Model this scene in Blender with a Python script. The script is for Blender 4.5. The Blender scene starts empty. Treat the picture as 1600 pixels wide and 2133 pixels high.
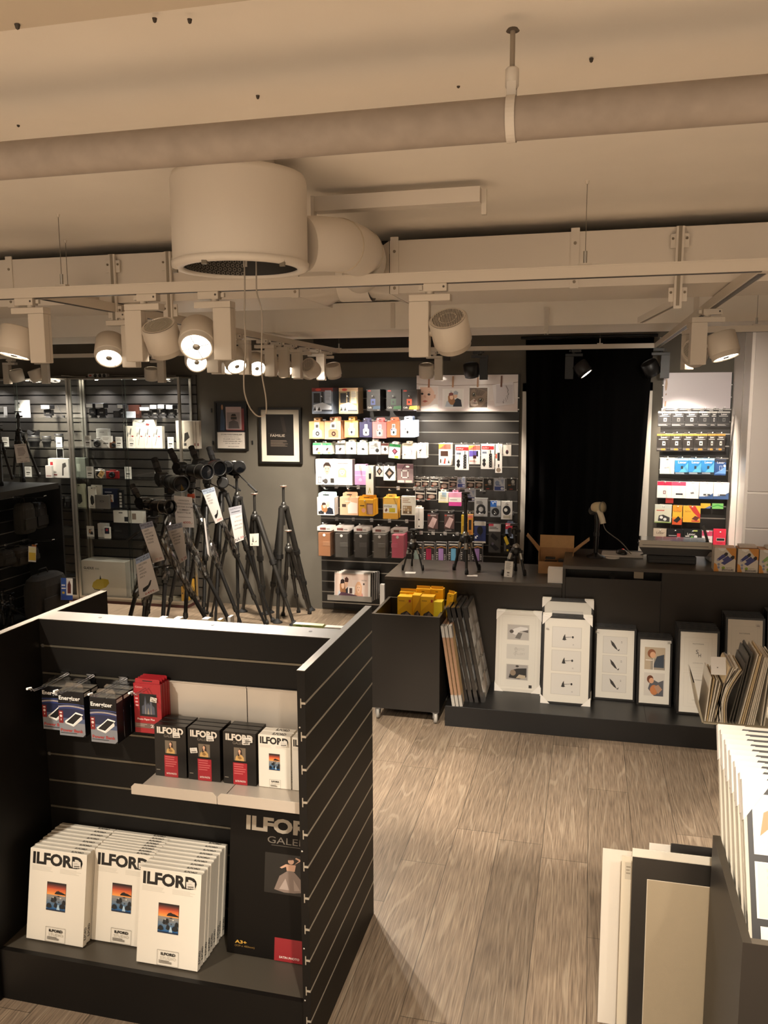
import bpy, math, random
from mathutils import Vector, Matrix, Euler
random.seed(7)
SC = bpy.context.scene
COL = SC.collection
PI = math.pi
R = math.radians
# ---------------------------------------------------------------- camera
YAW, PIT, ROL, FPX, HC = R(-13.805), R(7.945), R(-0.257), 1737.0, 2.0
_f = Vector((math.sin(YAW)*math.cos(PIT), math.cos(YAW)*math.cos(PIT), -math.sin(PIT)))
_r0 = Vector((math.cos(YAW), -math.sin(YAW), 0)); _u0 = _r0.cross(_f)
_r = _r0*math.cos(ROL) + _u0*math.sin(ROL); _u = -_r0*math.sin(ROL) + _u0*math.cos(ROL)
cam = bpy.data.cameras.new('camera'); cam.sensor_fit = 'HORIZONTAL'; cam.sensor_width = 36
cam.lens = FPX/1600*36; cam.clip_start = 0.05
camo = bpy.data.objects.new('camera', cam); COL.objects.link(camo)
camo.matrix_world = Matrix(((_r.x, _u.x, -_f.x, 0), (_r.y, _u.y, -_f.y, 0), (_r.z, _u.z, -_f.z, HC), (0, 0, 0, 1)))
SC.camera = camo
def ray(x, y): return _f*FPX + _r*(x-800) - _u*(y-1066.5)
EYE = Vector((0, 0, HC))
def PX(x, y, X): d = ray(x, y); return EYE + d*(X/d.x)        # the point of the plane X that shows at a pixel
def PY(x, y, Y): d = ray(x, y); return EYE + d*(Y/d.y)
def PZ(x, y, Z): d = ray(x, y); return EYE + d*((Z-HC)/d.z)
# ---------------------------------------------------------------- materials
MATS = {}
def lin(h):
    h = h.lstrip('#')
    if len(h) == 3: h = ''.join(c*2 for c in h)
    o = []
    for i in (0, 2, 4):
        c = int(h[i:i+2], 16)/255
        o.append(c/12.92 if c <= .04045 else ((c+.055)/1.055)**2.4)
    return (*o, 1)
def M(h, rough=.45, metal=0., **k):
    key = (h, rough, metal, tuple(sorted(k.items())))
    if key in MATS: return MATS[key]
    m = bpy.data.materials.new('mat_'+h.strip('#')); m.use_nodes = True
    b = m.node_tree.nodes['Principled BSDF']
    b.inputs['Base Color'].default_value = lin(h); b.inputs['Roughness'].default_value = rough
    b.inputs['Metallic'].default_value = metal
    if 'emit' in k:
        b.inputs['Emission Color'].default_value = lin(k.get('ecol', h)); b.inputs['Emission Strength'].default_value = k['emit']
    if 'trans' in k: b.inputs['Transmission Weight'].default_value = k['trans']; b.inputs['IOR'].default_value = k.get('ior', 1.45)
    if 'alpha' in k: b.inputs['Alpha'].default_value = k['alpha']
    if 'coat' in k: b.inputs['Coat Weight'].default_value = k['coat']; b.inputs['Coat Roughness'].default_value = .08
    if 'spec' in k: b.inputs['Specular IOR Level'].default_value = k['spec']
    if k.get('grain'):      # faint procedural mottling and relief
        nt = m.node_tree; tc = nt.nodes.new('ShaderNodeTexCoord'); no = nt.nodes.new('ShaderNodeTexNoise')
        no.inputs['Scale'].default_value = k['grain']; no.inputs['Detail'].default_value = 5
        mx = nt.nodes.new('ShaderNodeMix'); mx.data_type = 'RGBA'; mx.blend_type = 'MULTIPLY'
        rp = nt.nodes.new('ShaderNodeValToRGB'); a = k.get('gmin', .82)
        rp.color_ramp.elements[0].position = .3; rp.color_ramp.elements[1].position = .7
        rp.color_ramp.elements[0].color = (a, a, a, 1); rp.color_ramp.elements[1].color = (1, 1, 1, 1)
        mx.inputs['Factor'].default_value = 1; mx.inputs['A'].default_value = lin(h)
        nt.links.new(tc.outputs['Object'], no.inputs['Vector']); nt.links.new(no.outputs['Fac'], rp.inputs['Fac'])
        nt.links.new(rp.outputs['Color'], mx.inputs['B']); nt.links.new(mx.outputs['Result'], b.inputs['Base Color'])
        if k.get('bump'):
            bp = nt.nodes.new('ShaderNodeBump'); bp.inputs['Strength'].default_value = k['bump']; bp.inputs['Distance'].default_value = .01
            nt.links.new(no.outputs['Fac'], bp.inputs['Height']); nt.links.new(bp.outputs['Normal'], b.inputs['Normal'])
    MATS[key] = m
    return m
def glass_mat():
    # shop glass: mostly clear, with a fresnel mirror film
    if 'glass' in MATS: return MATS['glass']
    m = bpy.data.materials.new('mat_glass'); m.use_nodes = True; nt = m.node_tree; nt.nodes.clear()
    o = nt.nodes.new('ShaderNodeOutputMaterial'); mi = nt.nodes.new('ShaderNodeMixShader')
    t = nt.nodes.new('ShaderNodeBsdfTransparent'); t.inputs['Color'].default_value = (.975, .985, .98, 1)
    g = nt.nodes.new('ShaderNodeBsdfGlossy'); g.inputs['Roughness'].default_value = .02
    fr = nt.nodes.new('ShaderNodeFresnel'); ge = nt.nodes.new('ShaderNodeNewGeometry'); mr = nt.nodes.new('ShaderNodeMapRange'); mr.inputs['To Min'].default_value = 1.5; mr.inputs['To Max'].default_value = 1/1.5
    nt.links.new(ge.outputs['Backfacing'], mr.inputs['Value']); nt.links.new(mr.outputs['Result'], fr.inputs['IOR'])
    nt.links.new(fr.outputs[0], mi.inputs[0]); nt.links.new(t.outputs[0], mi.inputs[1]); nt.links.new(g.outputs[0], mi.inputs[2])
    nt.links.new(mi.outputs[0], o.inputs[0]); MATS['glass'] = m
    return m
def film_mat(tint=(.97, .97, .97), gloss=.06):
    key = ('film', tint, gloss)
    if key in MATS: return MATS[key]
    m = bpy.data.materials.new('mat_clear_film'); m.use_nodes = True; nt = m.node_tree; nt.nodes.clear()
    o = nt.nodes.new('ShaderNodeOutputMaterial'); mi = nt.nodes.new('ShaderNodeMixShader'); mi.inputs[0].default_value = gloss
    t = nt.nodes.new('ShaderNodeBsdfTransparent'); t.inputs['Color'].default_value = (*tint, 1)
    g = nt.nodes.new('ShaderNodeBsdfGlossy'); g.inputs['Roughness'].default_value = .12
    nt.links.new(t.outputs[0], mi.inputs[1]); nt.links.new(g.outputs[0], mi.inputs[2]); nt.links.new(mi.outputs[0], o.inputs[0])
    MATS[key] = m
    return m
CHROME = M('d8d8da', .18, 1.); STEEL = M('b9b6b0', .35, 1.); BLACK = M('171615', .5); RUBBER = M('1a1918', .75)
LAM = M('120f0c', .5, grain=9., gmin=.85, spec=.2); EDGE = M('5f574c', .55)
# ---------------------------------------------------------------- text
TXT = {}
def glyphs(s, bold=0.):
    k = (s, bold)
    if k in TXT: return TXT[k]
    c = bpy.data.curves.new('t', 'FONT'); c.body = s; c.resolution_u = 3; c.offset = bold; c.fill_mode = 'FRONT'
    o = bpy.data.objects.new('t', c); COL.objects.link(o)
    bpy.context.view_layer.update()
    e = o.evaluated_get(bpy.context.evaluated_depsgraph_get()); me = e.to_mesh()
    v = [(p.co.x, p.co.y) for p in me.vertices]; f = [tuple(p.vertices) for p in me.polygons]
    e.to_mesh_clear(); bpy.data.objects.remove(o); bpy.data.curves.remove(c)
    x0 = min(a for a, b in v); x1 = max(a for a, b in v); y0 = min(b for a, b in v); y1 = max(b for a, b in v)
    v = [((a-x0)/max(1e-6, x1-x0), (b-y0)/max(1e-6, y1-y0)) for a, b in v]
    TXT[k] = (v, f)
    return TXT[k]
# ---------------------------------------------------------------- mesh builder
class MB:
    def __init__(s): s.v = []; s.f = []; s.mi = []; s.ms = []; s.sm = []
    def m(s, mat):
        if mat not in s.ms: s.ms.append(mat)
        return s.ms.index(mat)
    def add(s, vs, fs, mat, smooth=False):
        b = len(s.v); s.v += [Vector(p) for p in vs]; i = s.m(mat)
        for f in fs: s.f.append(tuple(b+k for k in f)); s.mi.append(i); s.sm.append(smooth)
    def box(s, x0, x1, y0, y1, z0, z1, mat, bev=0.):
        if bev:
            b = bev; P = []
            for z, i in ((z0, b), (z0+b, 0), (z1-b, 0), (z1, b)):
                P += [(x0+i, y0+i, z), (x1-i, y0+i, z), (x1-i, y1-i, z), (x0+i, y1-i, z)]
            F = [(3, 2, 1, 0), (12, 13, 14, 15)]
            for k in range(3):
                for j in range(4): F.append((4*k+j, 4*k+(j+1) % 4, 4*k+4+(j+1) % 4, 4*k+4+j))
            s.add(P, F, mat); return s
        P = [(x0, y0, z0), (x1, y0, z0), (x1, y1, z0), (x0, y1, z0), (x0, y0, z1), (x1, y0, z1), (x1, y1, z1), (x0, y1, z1)]
        s.add(P, [(3, 2, 1, 0), (4, 5, 6, 7), (0, 1, 5, 4), (1, 2, 6, 5), (2, 3, 7, 6), (3, 0, 4, 7)], mat); return s
    def prism(s, pts, y0, y1, mat, smooth=False):    # outline in x,z extruded along y
        n = len(pts); P = [(a, y0, b) for a, b in pts]+[(a, y1, b) for a, b in pts]
        s.add(P, [tuple(range(n)), tuple(range(2*n-1, n-1, -1))], mat)
        s.add(P, [(i, i+n, (i+1) % n+n, (i+1) % n) for i in range(n)], mat, smooth); return s
    def ring(s, c, ax, r, n):
        ax = Vector(ax).normalized(); t = Vector((0, 0, 1)) if abs(ax.z) < .9 else Vector((1, 0, 0))
        a = ax.cross(t).normalized(); b = ax.cross(a)
        return [Vector(c)+a*(r*math.cos(2*PI*i/n))+b*(r*math.sin(2*PI*i/n)) for i in range(n)]
    def cyl(s, p0, p1, r0, r1=None, mat=None, n=14, caps=True, smooth=True):
        r1 = r0 if r1 is None else r1; ax = Vector(p1)-Vector(p0)
        P = s.ring(p0, ax, r0, n)+s.ring(p1, ax, r1, n)
        s.add(P, [(i, (i+1) % n, n+(i+1) % n, n+i) for i in range(n)], mat, smooth)
        if caps: s.add(P, [tuple(range(n-1, -1, -1)), tuple(range(n, 2*n))], mat)
        return s
    def lathe(s, prof, mat, n=28, o=(0, 0, 0), ax=(0, 0, 1), caps=True):   # prof: (radius, distance along ax)
        axv = Vector(ax).normalized(); P = []
        for r, d in prof: P += s.ring(Vector(o)+axv*d, axv, max(r, 1e-5), n)
        F = []
        for k in range(len(prof)-1):
            for i in range(n): F.append((k*n+i, k*n+(i+1) % n, (k+1)*n+(i+1) % n, (k+1)*n+i))
        s.add(P, F, mat, True)
        if caps: s.add(P, [tuple(range(n-1, -1, -1)), tuple(range((len(prof)-1)*n, len(prof)*n))], mat)
        return s
    def tube(s, pts, r, mat, n=8):
        pts = [Vector(p) for p in pts]; P = []; L = len(pts)
        for i, p in enumerate(pts):
            ax = pts[min(i+1, L-1)]-pts[max(i-1, 0)]
            P += s.ring(p, ax, r, n)
        F = []
        for k in range(L-1):
            for i in range(n): F.append((k*n+i, k*n+(i+1) % n, (k+1)*n+(i+1) % n, (k+1)*n+i))
        s.add(P, F, mat, True); s.add(P, [tuple(range(n-1, -1, -1)), tuple(range((L-1)*n, L*n))], mat)
        return s
    def sphere(s, c, rx, ry, rz, mat, n=16, k=10):
        P = []; F = []
        for j in range(k+1):
            t = PI*j/k
            for i in range(n):
                p = 2*PI*i/n; P.append((c[0]+rx*math.sin(t)*math.cos(p), c[1]+ry*math.sin(t)*math.sin(p), c[2]+rz*math.cos(t)))
        for j in range(k):
            for i in range(n): F.append((j*n+i, j*n+(i+1) % n, (j+1)*n+(i+1) % n, (j+1)*n+i))
        s.add(P, F, mat, True); return s
    def xf(s, mt):
        s.v = [mt @ p for p in s.v]; return s
    def build(s, name, parent=None, loc=None, rot=None, kind=None):
        me = bpy.data.meshes.new(name); me.from_pydata([tuple(p) for p in s.v], [], s.f)
        for mat in s.ms: me.materials.append(mat)
        me.polygons.foreach_set('material_index', s.mi); me.polygons.foreach_set('use_smooth', s.sm); me.update()
        o = bpy.data.objects.new(name, me); COL.objects.link(o)
        if parent: o.parent = parent
        if loc is not None: o.location = loc
        if rot is not None: o.rotation_euler = rot
        if kind: o['kind'] = kind
        return o
def tag(o, label, cat, group=None):
    o['label'] = label; o['category'] = cat
    if group: o['group'] = group
    return o
def thing(name, label, cat, loc=(0, 0, 0), rot=(0, 0, 0), group=None):
    o = bpy.data.objects.new(name, None); COL.objects.link(o); o.empty_display_size = .05
    o.location = loc; o.rotation_euler = rot
    return tag(o, label, cat, group)
KIDS = {}
def kids(o): return [c for c in bpy.data.objects if c.parent == o]
def dup(o, loc=None, rot=None, label=None, group=None, parent=None):
    c = o.copy(); COL.objects.link(c)
    if parent: c.parent = parent
    if loc is not None: c.location = loc
    if rot is not None: c.rotation_euler = rot
    if label: c['label'] = label
    if group: c['group'] = group
    for k in kids(o): dup(k, parent=c)
    return c
# ---------------------------------------------------------------- printed decoration
def hexm(c): return c if not isinstance(c, str) else M(c, .42)
class Deco:
    """prints shapes on the y=y0 face of a pack; u to the right, v up, both 0..1"""
    def __init__(s, mb, x0, z0, w, h, y0, step=.00006): s.mb = mb; s.x0 = x0; s.z0 = z0; s.w = w; s.h = h; s.y = y0; s.st = step; s.k = 1
    def P(s, u, v): return (s.x0+u*s.w, s.y-s.st*s.k, s.z0+v*s.h)
    def poly(s, pts, c): s.mb.add([s.P(u, v) for u, v in pts], [tuple(range(len(pts)))], hexm(c)); s.k += 1
    def run(s, items):
        for it in items:
            t = it[0]
            if t == 'r': _, a, b, c, d, col = it; s.poly([(a, b), (c, b), (c, d), (a, d)], col)
            elif t == 'p': s.poly(it[1], it[2])
            elif t == 'e':
                _, a, b, ru, rv, col = it; s.poly([(a+ru*math.cos(i*PI/8), b+rv*math.sin(i*PI/8)) for i in range(16)], col)
            elif t == 't':
                a, b, c, d, txt, col = it[1:7]; v, f = glyphs(txt, it[7] if len(it) > 7 else 0.)
                s.mb.add([s.P(a+(c-a)*p, b+(d-b)*q) for p, q in v], f, hexm(col)); s.k += 1
            elif t == 'L':      # n small lines of print too fine to read
                a, b, c, d, n, col = it[1:7]; rg = random.Random(n*31+len(s.mb.v))
                for i in range(n):
                    y1 = d-(d-b)*(i/n); y0 = y1-(d-b)/n*.45; e = a+(c-a)*rg.uniform(.65, 1)
                    s.mb.add([s.P(a, y0), s.P(e, y0), s.P(e, y1), s.P(a, y1)], [(0, 1, 2, 3)], hexm(col))
                s.k += 1
            elif t == 'o':      # outline
                a, b, c, d, col = it[1:6]; th = it[6] if len(it) > 6 else .01; tv = th*s.w/s.h
                for q in ((a, b, c, b+tv), (a, d-tv, c, d), (a, b, a+th, d), (c-th, b, c, d)):
                    s.mb.add([s.P(q[0], q[1]), s.P(q[2], q[1]), s.P(q[2], q[3]), s.P(q[0], q[3])], [(0, 1, 2, 3)], hexm(col))
                s.k += 1
            elif t == 'S':
                a, b, c, d, sub = it[1:6]
                e = Deco(s.mb, s.x0+a*s.w, s.z0+b*s.h, (c-a)*s.w, (d-b)*s.h, s.y, s.st); e.k = s.k; e.run(sub); s.k = e.k
        return s
def arcband(v0, v1, bulge, col, n=9): return ('p', [(i/n, v0+bulge*(1-(2*i/n-1)**2)) for i in range(n+1)]+[(i/n, v1+bulge*(1-(2*i/n-1)**2)) for i in range(n, -1, -1)], col)
def mix(a, b, t):
    A = [int(a[i:i+2], 16) for i in (0, 2, 4)]; B = [int(b[i:i+2], 16) for i in (0, 2, 4)]
    return ''.join('%02x' % round(x+(y-x)*t) for x, y in zip(A, B))
def bands(a, b, n, v0=0., v1=1.): return [('r', 0, v0+(v1-v0)*i/n, 1, v0+(v1-v0)*(i+1)/n, mix(a, b, i/(n-1))) for i in range(n)]
def sunset():
    rg = random.Random(3); o = bands('2c5f92', '8d8780', 6, 0, .56)+bands('f29a4a', 'c4502e', 5, .56, .84)+bands('a8442e', '2c1c1c', 4, .8, 1)
    o += [('p', [(.42, .62), (.5, .7), (.62, .73), (.7, .7), (.8, .69), (1, .63), (1, .6), (.42, .6)], '17100e')]
    for i in range(11):
        u = rg.uniform(.2, .95); v = rg.uniform(.3, .55); w = rg.uniform(.06, .2); o.append(('p', [(u-w, v), (u, v+.03), (u+w*.6, v+.01), (u, v-.02)], rg.choice(['d9d4cc', '6e6a66', 'b9b3ab', '3a3434'])))
    for u, v, w in ((.14, .16, .15), (.5, .2, .1), (.85, .18, .17), (.45, .42, .09), (.3, .38, .06), (.93, .33, .1)):
        o.append(('p', [(u-w, v-.05), (u-w*.6, v+.07), (u, v+.1), (u+w*.7, v+.06), (u+w, v-.05), (u, v-.09)], '171a1e'))
    o += [('p', [(.55, .02), (.62, .24), (.67, .24), (.75, .02)], 'a9c4d8'), ('r', 0, 0, 1, .05, '1b2c44')]
    return o
def portrait(hair, skin, shirt, bg, long=False):
    o = [('r', 0, 0, 1, 1, bg), ('p', [(.12, 0), (.2, .3), (.4, .4), (.6, .4), (.82, .3), (.9, 0)], shirt)]
    if long: o.append(('p', [(.25, .2), (.24, .7), (.4, .9), (.6, .9), (.76, .7), (.75, .2)], hair))
    return o+[('r', .43, .34, .57, .5, skin), ('e', .5, .6, .17, .23, skin),
        ('p', [(.3, .62), (.3, .8), (.42, .92), (.6, .92), (.71, .78), (.7, .62), (.64, .74), (.4, .76)], hair), ('e', .43, .62, .025, .02, '1c1410'),
        ('e', .57, .62, .025, .02, '1c1410'), ('p', [(.42, .5), (.58, .5), (.5, .46)], 'a0463c')]
def couple(a='6b3a22', b='8a8f98', bg='e9e4de'):
    return [('r', 0, 0, 1, 1, bg), ('p', [(.05, 0), (.12, .3), (.3, .42), (.5, .3), (.56, 0)], 'b9c0c8'), ('p', [(.48, 0), (.55, .38), (.72, .5), (.92, .4), (.98, 0)], '1f2430'),
        ('p', [(.22, .3), (.2, .6), (.34, .75), (.5, .7), (.6, .3), (.5, .1), (.34, .12)], '9a6a44'), ('e', .4, .56, .1, .15, 'e6bfa2'), ('e', .62, .64, .1, .15, 'dcb294'),
        ('p', [(.24, .62), (.26, .78), (.38, .84), (.5, .78), (.5, .66)], a), ('p', [(.52, .7), (.52, .86), (.64, .93), (.76, .84), (.74, .7)], b), ('e', .37, .88, .06, .06, 'c9c6c2')]
def baby():
    return [('r', 0, 0, 1, 1, 'e9d8d0'), ('p', [(0, 0), (0, 1), (.6, 1), (.8, .75), (.78, .35), (.5, .08), (.2, 0)], 'f0c8b2'), ('p', [(.78, .6), (.88, .62), (.86, .4), (.78, .42)], 'e2b096'),
        ('e', .12, .66, .07, .06, '3a2c28'), ('e', .5, .62, .08, .06, '3a2c28'), ('p', [(.2, .5), (.27, .62), (.36, .48), (.3, .43)], 'dfa890'), ('p', [(.12, .27), (.28, .33), (.46, .27), (.28, .2)], 'c4685c'),
        ('p', [(.04, .76), (.16, .8), (.18, .78)], 'b08468'), ('p', [(.42, .74), (.56, .76), (.6, .72)], 'b08468'), ('p', [(.55, 0), (.85, .12), (1, .1), (1, 0)], 'f7f2ee')]
def cat():
    o = [('r', 0, 0, 1, 1, '6b5a4e'), ('p', [(0, .2), (.1, .9), (.5, 1), (1, .8), (1, .3), (.6, 0), (.2, 0)], '85705e')]
    for i in range(9): u = .3+i*.07; o.append(('p', [(u, .98-i*.02), (u+.03, .98-i*.02), (.45+i*.03, .6), (.43+i*.03, .6)], '3c3028'))
    for i in range(7): o.append(('p', [(.75+.03*i, .1+.09*i), (1, .05+.1*i), (1, .08+.1*i)], '3c3028'))
    o += [('p', [(.02, .3), (.25, .45), (.45, .3), (.5, .12), (.3, .05), (.08, .1)], 'c8b6a6'), ('e', .26, .66, .13, .12, '241c16'), ('e', .26, .66, .1, .095, '9a8a6a'), ('e', .25, .66, .07, .08, '0c0a09'),
        ('e', .64, .38, .15, .12, '241c16'), ('e', .64, .38, .115, .095, '9a8a6a'), ('e', .63, .38, .08, .08, '0c0a09'), ('e', .23, .7, .02, .025, 'ffffff'), ('e', .6, .42, .025, .025, 'ffffff'),
        ('p', [(.24, .36), (.36, .4), (.36, .3), (.28, .28)], '8a5a50'), ('p', [(.1, .22), (.3, .24), (.5, .18), (.3, .2)], '2c221c')]
    return o
def footprints():
    rg = random.Random(9); o = [('r', 0, 0, 1, 1, 'd9d2d6')]
    for i in range(26):
        t = i/25; u = .45+.22*math.sin(t*3)+rg.uniform(-.12, .12)*(1-t)+.12*t; o.append(('e', u, .04+.9*t, .018, .022, '3a3436'))
    return o
def dancer(bg='14110f'):
    return [('r', 0, 0, 1, 1, bg), ('p', [(.2, .1), (.3, .45), (.48, .62), (.56, .62), (.72, .42), (.86, .12), (.6, .06), (.4, .05)], '7d6c62'), ('p', [(.3, .12), (.42, .4), (.5, .12)], 'a39288'),
        ('p', [(.6, .12), (.58, .4), (.72, .14)], '9a887c'), ('p', [(.44, .6), (.42, .76), (.62, .76), (.6, .6)], 'c49a80'), ('e', .52, .84, .06, .07, 'c9a188'), ('p', [(.42, .76), (.3, .66), (.34, .64), (.46, .72)], 'c49a80'),
        ('p', [(.58, .76), (.74, .9), (.62, .95), (.6, .92), (.68, .88)], 'c49a80'), ('p', [(.44, .86), (.5, .95), (.6, .9), (.54, .88)], '2a1c16')]
def lady():
    return [('r', 0, 0, 1, 1, '6f6252'), ('p', [(.1, 0), (.16, .3), (.4, .48), (.66, .46), (.84, .26), (.86, 0)], 'c9a062'), ('p', [(.3, .2), (.45, .4), (.7, .2), (.5, .1)], '8d6a3c'),
        ('p', [(.32, .3), (.36, .8), (.5, .95), (.66, .86), (.72, .4), (.6, .5)], '2a1812'), ('e', .48, .72, .1, .14, 'd8a888'), ('p', [(.4, .55), (.48, .6), (.56, .55), (.5, .44)], 'd8a888')]
def slr(c='1c1b1b'):
    return [('r', .06, .12, .94, .72, c), ('p', [(.32, .72), (.38, .9), (.62, .9), (.68, .72)], c), ('e', .5, .42, .25, .27, '2e2d2d'), ('e', .5, .42, .17, .18, '0a0a0c'), ('e', .46, .46, .06, .06, '6a7a9c'), ('r', .1, .74, .22, .8, '555555')]
def phone(body='d9d6d2', screen='17171a'):
    return [('p', [(.02, .3), (.6, .98), (.98, .86), (.42, .12)], body), ('p', [(.08, .3), (.58, .88), (.92, .8), (.43, .2)], screen)]
def instax_cam(c):
    return [('r', .3, .58, .7, .98, 'fbf8f2'), ('r', .37, .66, .63, .92, '8d8a90'), ('p', [(.14, .06), (.1, .5), (.2, .6), (.8, .6), (.9, .5), (.86, .06), (.7, .0), (.3, 0)], c), ('e', .5, .26, .22, .22, 'f2efea'), ('e', .5, .26, .12, .12, '16161a'), ('r', .18, .46, .3, .54, '2a2a2e')]
def binoc(c, eye='1a1414'):
    return [('p', [(.0, .42), (.3, .78), (.44, .84), (.5, .62), (.12, .3)], c), ('p', [(.24, .14), (.6, .5), (.84, .62), (.92, .44), (.45, .0)], c), ('p', [(.3, .4), (.62, .72), (.74, .56), (.4, .3)], c),
        ('p', [(.38, .82), (.5, .98), (.62, .92), (.6, .74), (.5, .66)], eye), ('p', [(.76, .62), (.9, .76), (1., .68), (.98, .5), (.88, .42)], eye), ('e', .06, .36, .06, .08, '9b98b8')]
# ---------------------------------------------------------------- flat fronted packs
def ext(px, Y):
    x0, y0, x1, y1 = px; xm = (x0+x1)/2; ym = (y0+y1)/2
    a = PY(x0, ym, Y); b = PY(x1, ym, Y); t = PY(xm, y0, Y); m = PY(xm, y1, Y)
    return a.x, b.x, m.z, t.z
def pack_mb(w, h, d, col, items, tab=None, back=None, bev=0, side=None):
    mb = MB(); c = hexm(col)
    mb.box(-w/2, w/2, 0, d, 0, h, c, bev)
    if side: mb.box(w/2-.0002, w/2+.0004, .0005, d-.0005, .001, h-.001, hexm(side))
    if tab:      # punched hanging tab above the pack
        tw, th, tc = tab; k = MB(); g = th*.28
        mb.prism([(-tw/2, h), (tw/2, h), (tw/2, h+th*.8), (tw/2-th*.2, h+th), (-tw/2+th*.2, h+th), (-tw/2, h+th*.8)], d*.35, d*.35+.0015, hexm(tc))
        mb.add([(-tw*.2, d*.35-.0003, h+th*.42), (tw*.2, d*.35-.0003, h+th*.42), (tw*.2, d*.35-.0003, h+th*.62), (-tw*.2, d*.35-.0003, h+th*.62)], [(0, 1, 2, 3)], M('0e0d0c'))
    Deco(mb, -w/2, 0, w, h, 0).run(items)
    return mb
ORDN = ['first', 'second', 'third', 'fourth', 'fifth', 'sixth', 'seventh', 'eighth', 'ninth', 'tenth', 'eleventh']
def core(s, n=9): return ' '.join(s.split(',')[0].split()[:n])
def pack(name, label, cat, px, Y, d, col, items=(), n=0, gap=.004, back_label=None, group=None, rot=(0, 0, 0), **k):
    """a printed pack whose front stands at depth Y; n more of the same kind hang behind it"""
    xa, xb, za, zb = ext(px, Y)
    o = pack_mb(xb-xa, zb-za, d, col, items, **k).build(name, loc=((xa+xb)/2, Y, za), rot=rot)
    tag(o, label, cat, group)
    for i in range(n):
        c = o.copy(); COL.objects.link(c); c.location = ((xa+xb)/2+.0015*(i+1), Y+(d+gap)*(i+1), za+.0005*(i+1))
        c['label'] = '%s %s of the pile behind the %s' % (name.replace('_', ' ').split()[-1], ORDN[i+1], core((back_label or label).replace(',', ''))); c['group'] = group or (name.replace('_', ' ')+' stack: '+label)[:90]
    return o
SC.view_settings.view_transform = 'Standard'; SC.view_settings.look = 'None'
SC.view_settings.gamma = 1; SC.view_settings.use_curve_mapping = False
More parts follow.
